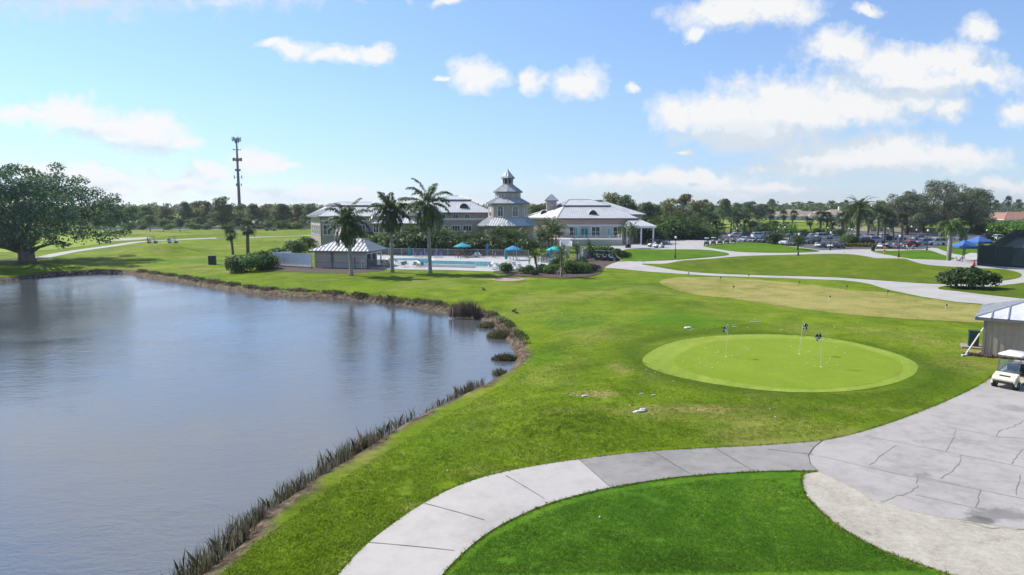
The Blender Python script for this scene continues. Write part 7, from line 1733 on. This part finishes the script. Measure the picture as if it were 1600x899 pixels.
a, b_ = G(1508, 556.5), G(1534, 542); pp = MB(); e = Vector((b_.x - a.x, b_.y - a.y, 1.35)); pp.tube((0, 0, .06), e, .045, .045, 8); pp.tube((-.28, -.1, .05), (.25, .12, .07), .05, .05, 8); pp.tube((-.2, .12, .05), (.05, -.02, .06), .05, .05, 8)
tag(pp.build('drain_pipe', simple('white pipe', (.70, .69, .64), .45), None, loc=a), 'white drain pipe leaning from the shed corner down to the grass', 'pipe')
bl_ = MB(); rr = random.Random(4)
for k in range(16): bl_.rbox(rr.uniform(-.9, .9), rr.uniform(-.35, .35), 0, .34, .2, .13 + .1 * rr.random(), .03)
o = bl_.build('mulch_edging', simple('dark brick', (.09, .055, .045), .9, var=.4), None, loc=G(1527, 556), rz=-.66); stuff(o, 'dark rubble edging at the foot of the shed', 'rubble')
for i, (px, by, lab) in enumerate(((1505, 408, 'front blue canopy tent beside the foxtail palm'), (1528, 398, 'rear blue canopy tent nearer the parking'))):
    g = G(px, by); t_ = thing('canopy_tent', lab, 'canopy', g, .15, 'blue canopy tents by the tennis court'); s = 1.5 if i == 0 else 1.6; h = 2.8
    for x in (-1, 1):
        for y in (-1, 1): MB().box(x * s, y * s, 0, .09, .09, h - .25).build('leg', M_BLK, t_)
    mb = MB(); e = s + .12; c4 = [(-e, -e), (e, -e), (e, e), (-e, e)]
    mb.add([(x, y, h - .05) for x, y in c4] + [(x * .12, y * .12, h + .95) for x, y in c4] + [(x, y, h - .40) for x, y in c4], [(0, 1, 5, 4), (1, 2, 6, 5), (2, 3, 7, 6), (3, 0, 4, 7), (4, 5, 6, 7), (8, 9, 1, 0), (9, 10, 2, 1), (10, 11, 3, 2), (11, 8, 0, 3)]); mb.build('canopy', M_ROYAL, t_)
    MB().box(0, -s, h - .5, 2 * s, .05, .08).box(0, s, h - .5, 2 * s, .05, .08).box(-s, 0, h - .5, .05, 2 * s, .08).box(s, 0, h - .5, .05, 2 * s, .08).build('frame', M_BLK, t_)
poly_sheet('canopy_slab', gpts([(1484, 411.5), (1500, 403), (1516, 396), (1536, 397), (1530, 414)], smooth=False), M_DECK, .13, 2)
# tennis court with its wind screens
poly_sheet('tennis_court', gpts([(1528, 415.5), (1680, 421), (1750, 372), (1586, 372)], smooth=False), simple('court acrylic', (.020, .042, .040), .8, var=.15, scale=.5), .12, 6)
def court_fence(label, px, h): return rail('tennis_fence', label, 'fence', [(G(*p).x, G(*p).y) for p in px], h, 3.2, M_BLK, infill='panel', imat=TENNIS, group='tennis court fences', pw=.12, bottom=.05)
court_fence('dark screened tennis fence facing the path', [(1527, 415), (1680, 420.5)], 3.1); court_fence('dark screened tennis fence receding past the canopies', [(1527, 415), (1588, 373)], 3.1); court_fence('low far fence at the back of the tennis court', [(1588, 373), (1720, 373)], 2.6)
# walking carts, cone, bin, sign posts
def trolley(label, px, py, rz, mat):
    t_ = thing('push_cart', label, 'push cart', G(px, py), rz, 'push carts'); t_.location.z += .06
    for y in (-.3, .3): MB().lathe([(.11, -.025), (.15, -.02), (.15, .02), (.11, .025)], 14, axis='y').build('wheel', RUBBER, t_, loc=(-.1, y, .15))
    MB().tube((.45, 0, .12), (-.35, 0, 1.0), .03, .03, 6).tube((-.35, 0, 1.0), (-.55, 0, 1.05), .025, .025, 6).tube((-.1, -.3, .15), (-.1, .3, .15), .02, .02, 6).build('frame', M_ALU, t_); MB().path([(.36, 0, .2), (.1, 0, .62), (-.24, 0, 1.05)], [.13, .14, .15], 10).build('bag', mat, t_, True)
trolley('white push cart by the first blue canopy', 1493, 411, .5, simple('white plastic', (.68, .68, .66))); trolley('grey push cart leaning under the first blue canopy', 1501, 411.5, 2.2, M_SLING); trolley('white push cart on the path before the red car', 1417, 391, .2, simple('white plastic', (.68, .68, .66))); trolley('grey push cart beside the white one before the red car', 1426, 390.5, 2.4, M_SLING)
cn = thing('traffic_cone', 'red traffic cone on the path at the tennis fence corner', 'traffic cone', G(1522, 415.5)); cn.location.z += .05; MB().lathe([(.20, .04), (.03, .95), (.01, .96)], 12).build('cone', simple('cone red', (.62, .05, .03), .6), cn, True); MB().box(0, 0, 0, .5, .5, .05).build('base', simple('cone red', (.62, .05, .03)), cn)
tb = thing('litter_bin', 'round black litter bin at the path bend by the croton hedge', 'bin', G(1364, 392.5)); MB().lathe([(.36, 0), (.42, .9), (.45, .95)], 14).build('body', M_BLK, tb, True); MB().lathe([(.45, .95), (.40, 1.1), (.15, 1.22), (.01, 1.24)], 14).build('lid', M_BLK, tb, True)
M_ORANGE = simple('orange paint', (.62, .20, .06), .6)
sp = thing('sign_post', 'orange post with crossbar and small board beside the path', 'sign post', G(1381.5, 398)); MB().box(0, 0, 0, .16, .16, 1.75).build('post', M_ORANGE, sp); MB().box(0, -.1, .75, .75, .06, .14).build('crossbar', M_ORANGE, sp); MB().box(0, -.1, 1.35, .5, .05, .38).build('board', simple('pale orange board', (.66, .36, .22)), sp)
for px, lab in ((1400, 'red barrier stand by the lamp, push cart side'), (1407, 'red barrier stand behind the lamp, red car side')):
    sp = thing('barrier_stand', lab, 'barrier', G(px, 392), .1, 'red barrier stands'); sp.location.z += .06
    for x in (-.4, .4): MB().box(x, 0, 0, .06, .06, 1.4).build('post', P_RED, sp)
    MB().box(0, 0, 1.05, .75, .05, .22).build('board', P_RED, sp)
sb = thing('signboard', 'black signboard on posts under the grey oaks', 'signboard', G(1389, 383)); sb.location.z += .06
for x in (-.7, .7): MB().box(x, 0, 0, .1, .1, 1.2).build('post', M_BLK, sb)
MB().box(0, 0, 1.0, 1.7, .12, 1.3).build('board', M_BLK, sb)
bd = MB().lathe([(.10, 0), (.10, .95), (.06, 1.05), (.01, 1.08)], 10).build('bollard', W_TRIM, None, loc=G(1318, 398.5)); tag(bd, 'white bollard at the path edge before the croton hedge', 'bollard')
wr = MB(); wr.tube((-.5, 0, .02), (-.35, 0, .55), .035, .035, 6).tube((-.35, 0, .55), (.55, .05, .45), .035, .035, 6).tube((.55, .05, .45), (.6, .05, 0), .035, .035, 6); tag(wr.build('low_barrier', W_TRIM, None, loc=G(1002, 413.5)), 'low white barrier rail at the tip where the paths fork', 'barrier')
# ------------------------------------------------------------------ the golfer out on the course: one skinned body
def person(label, loc, rz, shirt):
    J = dict(pel=(0, 0, .95), wa=(0, 0, 1.12), ch=(0, .0, 1.35), nk=(0, 0, 1.50), hd=(.02, 0, 1.62), tp=(.02, 0, 1.74), hl=(0, .10, .90), kl=(.05, .12, .50), al=(0, .13, .08), tl=(.14, .14, .03), hr=(0, -.10, .90), kr=(-.02, -.12, .50), ar=(-.08, -.13, .08), tr=(.06, -.14, .03), sl=(0, .19, 1.42), el=(.04, .25, 1.15), wl=(.14, .24, .92), sr=(0, -.19, 1.42), er=(.04, -.25, 1.15), wr=(.16, -.22, .94), fl=(.17, .235, .84), fr=(.19, -.215, .86))
    E = [('pel', 'wa'), ('wa', 'ch'), ('ch', 'nk'), ('nk', 'hd'), ('hd', 'tp'), ('pel', 'hl'), ('hl', 'kl'), ('kl', 'al'), ('al', 'tl'), ('pel', 'hr'), ('hr', 'kr'), ('kr', 'ar'), ('ar', 'tr'), ('ch', 'sl'), ('sl', 'el'), ('el', 'wl'), ('wl', 'fl'), ('ch', 'sr'), ('sr', 'er'), ('er', 'wr'), ('wr', 'fr')]
    Rr = dict(pel=.15, wa=.14, ch=.16, nk=.06, hd=.10, tp=.07, hl=.10, kl=.065, al=.045, tl=.04, hr=.10, kr=.065, ar=.045, tr=.04, sl=.065, el=.045, wl=.032, fl=.04, sr=.065, er=.045, wr=.032, fr=.04)
    ks = list(J); me = bpy.data.meshes.new('person'); me.from_pydata([J[k] for k in ks], [(ks.index(a), ks.index(b)) for a, b in E], [])
    o = link('person', me, None, loc, rz); o.modifiers.new('skin', 'SKIN'); o.modifiers['skin'].use_smooth_shade = True
    for i, k in enumerate(ks): d = me.skin_vertices[0].data[i]; d.radius = (Rr[k], Rr[k]); d.use_root = (k == 'pel')
    o.modifiers.new('sub', 'SUBSURF').render_levels = 1
    m, t, out = nt('clothed figure'); b = pb(t, out, Roughness=.8); sx_ = nd(t, 'SeparateXYZ'); t.links.new(nd(t, 'TexCoord').outputs['Object'], sx_.inputs[0])
    t.links.new(ramp(t, math_(t, 'DIVIDE', sx_.outputs[2], 2.0), [(0, (.5, .5, .5)), (.03, (.30, .19, .13)), (.26, (.55, .50, .45)), (.49, shirt), (.77, (.36, .22, .15)), (.845, (.7, .7, .68))]), b.inputs['Base Color'])

    me.materials.append(m); return tag(o, label, 'person')
for n_ in ():
    pass
person('person in a salmon shirt standing beside the golf cart on the far path', G(230.5, 381), .3, (.62, .20, .15))
# ================================================================== sky, sun, camera, render
SUN_AZ = math.atan2(-1.9, 1.0)      # from the far left
SUN_EL = math.radians(44)
sd = Vector((math.sin(SUN_AZ) * math.cos(SUN_EL), math.cos(SUN_AZ) * math.cos(SUN_EL), math.sin(SUN_EL)))
sun = bpy.data.lights.new('sun', 'SUN'); sun.energy = 4.8; sun.angle = math.radians(.53); sun.color = (1, .955, .89)
so = bpy.data.objects.new('sun', sun); COL.objects.link(so)
so.rotation_euler = (-sd).to_track_quat('-Z', 'Y').to_euler(); so.location = sd * 200

CLOUDS = [(40, 175, 52, 14), (110, 178, 62, 24), (170, 196, 62, 20), (230, 204, 62, 27), (280, 226, 36, 14),
          (90, 266, 80, 11), (150, 276, 70, 20), (190, 292, 40, 12), (327, 272, 27, 15), (285, 291, 62, 12), (400, 244, 38, 17), (440, 252, 30, 7),
          (410, 302, 56, 15), (480, 306, 70, 13), (545, 306, 45, 9), (425, 70, 19, 9), (470, 78, 36, 15), (530, 90, 46, 12), (585, 88, 28, 15),
          (745, 118, 42, 25), (688, 128, 15, 6), (902, 127, 36, 25), (835, 127, 19, 14), (985, 145, 14, 8), (1140, 16, 78, 27), (1220, 20, 58, 22), (1085, 46, 14, 10),
          (1310, 76, 50, 28), (1400, 100, 82, 35), (1490, 92, 60, 28), (1540, 118, 52, 22), (1440, 128, 110, 22),
          (1058, 178, 42, 30), (1130, 182, 80, 36), (1235, 176, 125, 48), (1340, 168, 100, 34), (1420, 160, 50, 22), (1482, 172, 30, 20), (1180, 206, 110, 26),
          (1300, 248, 100, 28), (1400, 246, 120, 30), (1500, 248, 66, 20), (1010, 281, 115, 13), (1090, 277, 75, 13), (1160, 293, 90, 12), (1225, 294, 60, 9),
          (1535, 38, 28, 18), (1594, 172, 26, 22), (1350, 10, 22, 9), (700, 4, 26, 6), (1585, 291, 50, 9), (1190, 258, 26, 5), (1065, 240, 14, 5), (720, 312, 80, 6), (20, 312, 120, 9),
          (120, -60, 300, 62), (430, -40, 120, 34), (560, -120, 180, 50), (120, -215, 300, 46), (460, -290, 260, 60), (900, -120, 200, 50), (700, -40, 90, 22), (300, -330, 300, 50)]
W = bpy.data.worlds.new('World'); SC.world = W; W.use_nodes = True
W.cycles.sampling_method = 'NONE'
t = W.node_tree; t.nodes.clear()
out = t.nodes.new('ShaderNodeOutputWorld'); bg = t.nodes.new('ShaderNodeBackground'); t.links.new(bg.outputs[0], out.inputs[0])
sky = t.nodes.new('ShaderNodeTexSky'); sky.sky_type = 'NISHITA'; sky.sun_disc = False
sky.sun_elevation = SUN_EL; sky.sun_rotation = SUN_AZ % (2 * PI); sky.air_density = 1.0; sky.dust_density = .0; sky.ozone_density = 2.2; sky.altitude = 0
BG = .125
bg.inputs[1].default_value = BG
def cloud_group():
    g = bpy.data.node_groups.new('cloud cover', 'ShaderNodeTree')
    g.interface.new_socket('Vector', in_out='INPUT', socket_type='NodeSocketVector'); g.interface.new_socket('Cover', in_out='OUTPUT', socket_type='NodeSocketFloat')
    gi = g.nodes.new('NodeGroupInput'); go = g.nodes.new('NodeGroupOutput')
    p = gi.outputs[0]
    def warp(p, scale, amp, det):
        n = noise_(g, p, scale, det, .55, out='Color'); s = g.nodes.new('ShaderNodeVectorMath'); s.operation = 'MULTIPLY_ADD'
        g.links.new(n, s.inputs[0]); s.inputs[1].default_value = (amp, amp, 0); s.inputs[2].default_value = (-amp / 2, -amp / 2, 0)
        a = g.nodes.new('ShaderNodeVectorMath'); a.operation = 'ADD'; g.links.new(p, a.inputs[0]); g.links.new(s.outputs[0], a.inputs[1]); return a.outputs[0]
    q = warp(warp(p, 8, .055, 3), 30, .034, 5)
    acc = None
    for x, y, rx, ry in CLOUDS:
        d = ray(x, y); u, v = d.x / d.y, d.z / d.y; k = 1.0 / F_PX / _c ** 2 * 1.25
        n = g.nodes.new('ShaderNodeVectorMath'); n.operation = 'MULTIPLY_ADD'; g.links.new(q, n.inputs[0])
        n.inputs[1].default_value = (1 / (rx * k), 1 / (ry * k), 0); n.inputs[2].default_value = (-u / (rx * k), -v / (ry * k), 0)
        l = g.nodes.new('ShaderNodeVectorMath'); l.operation = 'LENGTH'; g.links.new(n.outputs[0], l.inputs[0])
        acc = l.outputs['Value'] if acc is None else (lambda m: m)(math_(g, 'SMOOTH_MIN', acc, l.outputs['Value'], .35))
    det = noise_(g, p, 36, 10, .70)
    c = math_(g, 'ADD', math_(g, 'SUBTRACT', 1.0, acc), math_(g, 'MULTIPLY', math_(g, 'SUBTRACT', det, .5), 1.45))
    g.links.new(c, go.inputs[0]); return g
CG = cloud_group()
tc = t.nodes.new('ShaderNodeTexCoord'); sx = t.nodes.new('ShaderNodeSeparateXYZ'); t.links.new(tc.outputs['Generated'], sx.inputs[0])
yy = math_(t, 'MAXIMUM', sx.outputs[1], .05)
cmb = t.nodes.new('ShaderNodeCombineXYZ'); t.links.new(math_(t, 'DIVIDE', sx.outputs[0], yy), cmb.inputs[0]); t.links.new(math_(t, 'DIVIDE', sx.outputs[2], yy), cmb.inputs[1])
g1 = t.nodes.new('ShaderNodeGroup'); g1.node_tree = CG; t.links.new(cmb.outputs[0], g1.inputs[0])
of = t.nodes.new('ShaderNodeVectorMath'); of.operation = 'ADD'; t.links.new(cmb.outputs[0], of.inputs[0]); of.inputs[1].default_value = (-.014, .044, 0)
g2 = t.nodes.new('ShaderNodeGroup'); g2.node_tree = CG; t.links.new(of.outputs[0], g2.inputs[0])
cover = mapr(t, g1.outputs[0], -.10, .56); cover = math_(t, 'MULTIPLY', cover, mapr(t, sx.outputs[1], .05, .15))
cover = math_(t, 'MULTIPLY', cover, mapr(t, sx.outputs[2], .0, .02, .5, 1))
cover = math_(t, 'MULTIPLY', cover, .96)
lit = mapr(t, math_(t, 'SUBTRACT', g1.outputs[0], g2.outputs[0]), -.50, .32)
thick = mapr(t, g1.outputs[0], .1, .8)
SHADES = [(1130, 214, 130, 24), (1220, 226, 120, 20), (1330, 268, 110, 13), (1240, 262, 60, 10), (1450, 262, 70, 10), (130, 208, 60, 9), (215, 228, 60, 9), (150, 292, 70, 9), (300, 298, 60, 7), (330, 284, 24, 6), (1000, 292, 90, 7), (1150, 302, 90, 6), (1440, 146, 90, 9), (480, 316, 70, 6), (1180, 42, 80, 8)]
acc = None
nw = noise_(t, cmb.outputs[0], 22, 4, .6, out='Color'); wv = t.nodes.new('ShaderNodeVectorMath'); wv.operation = 'MULTIPLY_ADD'; t.links.new(nw, wv.inputs[0]); wv.inputs[1].default_value = (.05, .03, 0); wv.inputs[2].default_value = (-.025, -.015, 0)
wa = t.nodes.new('ShaderNodeVectorMath'); wa.operation = 'ADD'; t.links.new(cmb.outputs[0], wa.inputs[0]); t.links.new(wv.outputs[0], wa.inputs[1])
for x, y, rx, ry in SHADES:
    d = ray(x, y); u, v = d.x / d.y, d.z / d.y; k = 1.0 / F_PX / _c ** 2 * 1.3
    n = t.nodes.new('ShaderNodeVectorMath'); n.operation = 'MULTIPLY_ADD'; t.links.new(wa.outputs[0], n.inputs[0]); n.inputs[1].default_value = (1 / (rx * k), 1 / (ry * k), 0); n.inputs[2].default_value = (-u / (rx * k), -v / (ry * k), 0)
    l = t.nodes.new('ShaderNodeVectorMath'); l.operation = 'LENGTH'; t.links.new(n.outputs[0], l.inputs[0])
    acc = l.outputs['Value'] if acc is None else math_(t, 'SMOOTH_MIN', acc, l.outputs['Value'], .3)
under = mapr(t, acc, 1.15, .25, 0, .62)
shade = mapr(t, math_(t, 'SUBTRACT', math_(t, 'SUBTRACT', lit, under), math_(t, 'MULTIPLY', thick, .10)), .05, .75)
ccol = ramp(t, shade, [(0, (4.2, 4.65, 5.05)), (.5, (5.05, 5.3, 5.5)), (1, (5.75, 5.72, 5.68))])
CLOUD_K = 1.0
hsv = t.nodes.new('ShaderNodeHueSaturation'); hsv.inputs['Saturation'].default_value = 1.0; hsv.inputs['Value'].default_value = 1.0; t.links.new(sky.outputs[0], hsv.inputs['Color'])
TINT = [(.0, (.54, .655, .97)), (.05, (.58, .67, .92)), (.14, (.76, .82, .98)), (.30, (.95, .99, 1.12)), (.45, (1.02, 1.05, 1.13)), (1.0, (1.0, 1.0, 1.0))]
skyc = mixc(t, 1.0, hsv.outputs[0], ramp(t, sx.outputs[2], TINT), 'MULTIPLY')
t.links.new(skyc, bg.inputs[0])
bg2 = t.nodes.new('ShaderNodeBackground'); bg2.inputs[1].default_value = BG
t.links.new(mixc(t, cover, skyc, ccol), bg2.inputs[0])
zone = math_(t, 'MULTIPLY', math_(t, 'GREATER_THAN', sx.outputs[1], .15), math_(t, 'LESS_THAN', math_(t, 'DIVIDE', sx.outputs[2], yy), .62))
mxs = t.nodes.new('ShaderNodeMixShader'); t.links.new(zone, mxs.inputs[0]); t.links.new(bg.outputs[0], mxs.inputs[1]); t.links.new(bg2.outputs[0], mxs.inputs[2])
t.links.new(mxs.outputs[0], out.inputs[0])

# the air: a thin even haze over the whole place
hb = MB().box(0, 1900, -4.0, 9000, 4400, 74.0); hm, ht, ho = nt('haze air'); hv = ht.nodes.new('ShaderNodeVolumePrincipled'); ht.links.new(hv.outputs[0], ho.inputs[1])
hv.inputs['Color'].default_value = (.86, .92, 1.0, 1); hv.inputs['Density'].default_value = .00013; hv.inputs['Anisotropy'].default_value = .3
stuff(hb.build('haze', hm))
cam = bpy.data.cameras.new('camera'); cam.sensor_width = 36; cam.lens = 36 * F_PX / 1600; cam.clip_end = 20000; cam.clip_start = .1
co = bpy.data.objects.new('camera', cam); COL.objects.link(co); co.location = (0, 0, CAM_Z); co.rotation_euler = (PI / 2 - PITCH, 0, 0)
SC.camera = co
SC.render.engine = 'CYCLES'
SC.view_settings.view_transform = 'Standard'; SC.view_settings.look = 'None'; SC.view_settings.gamma = 1; SC.view_settings.use_curve_mapping = False
SC.view_settings.exposure = 0.42
SC.cycles.use_denoising = True; SC.cycles.max_bounces = 6; SC.cycles.diffuse_bounces = 3; SC.cycles.glossy_bounces = 3; SC.cycles.transmission_bounces = 4; SC.cycles.transparent_max_bounces = 8
SC.cycles.use_adaptive_sampling = True; SC.cycles.adaptive_threshold = .015
SC.cycles.sample_clamp_indirect = 6

for o in bpy.data.objects:
    if '_used' in o: del o['_used']
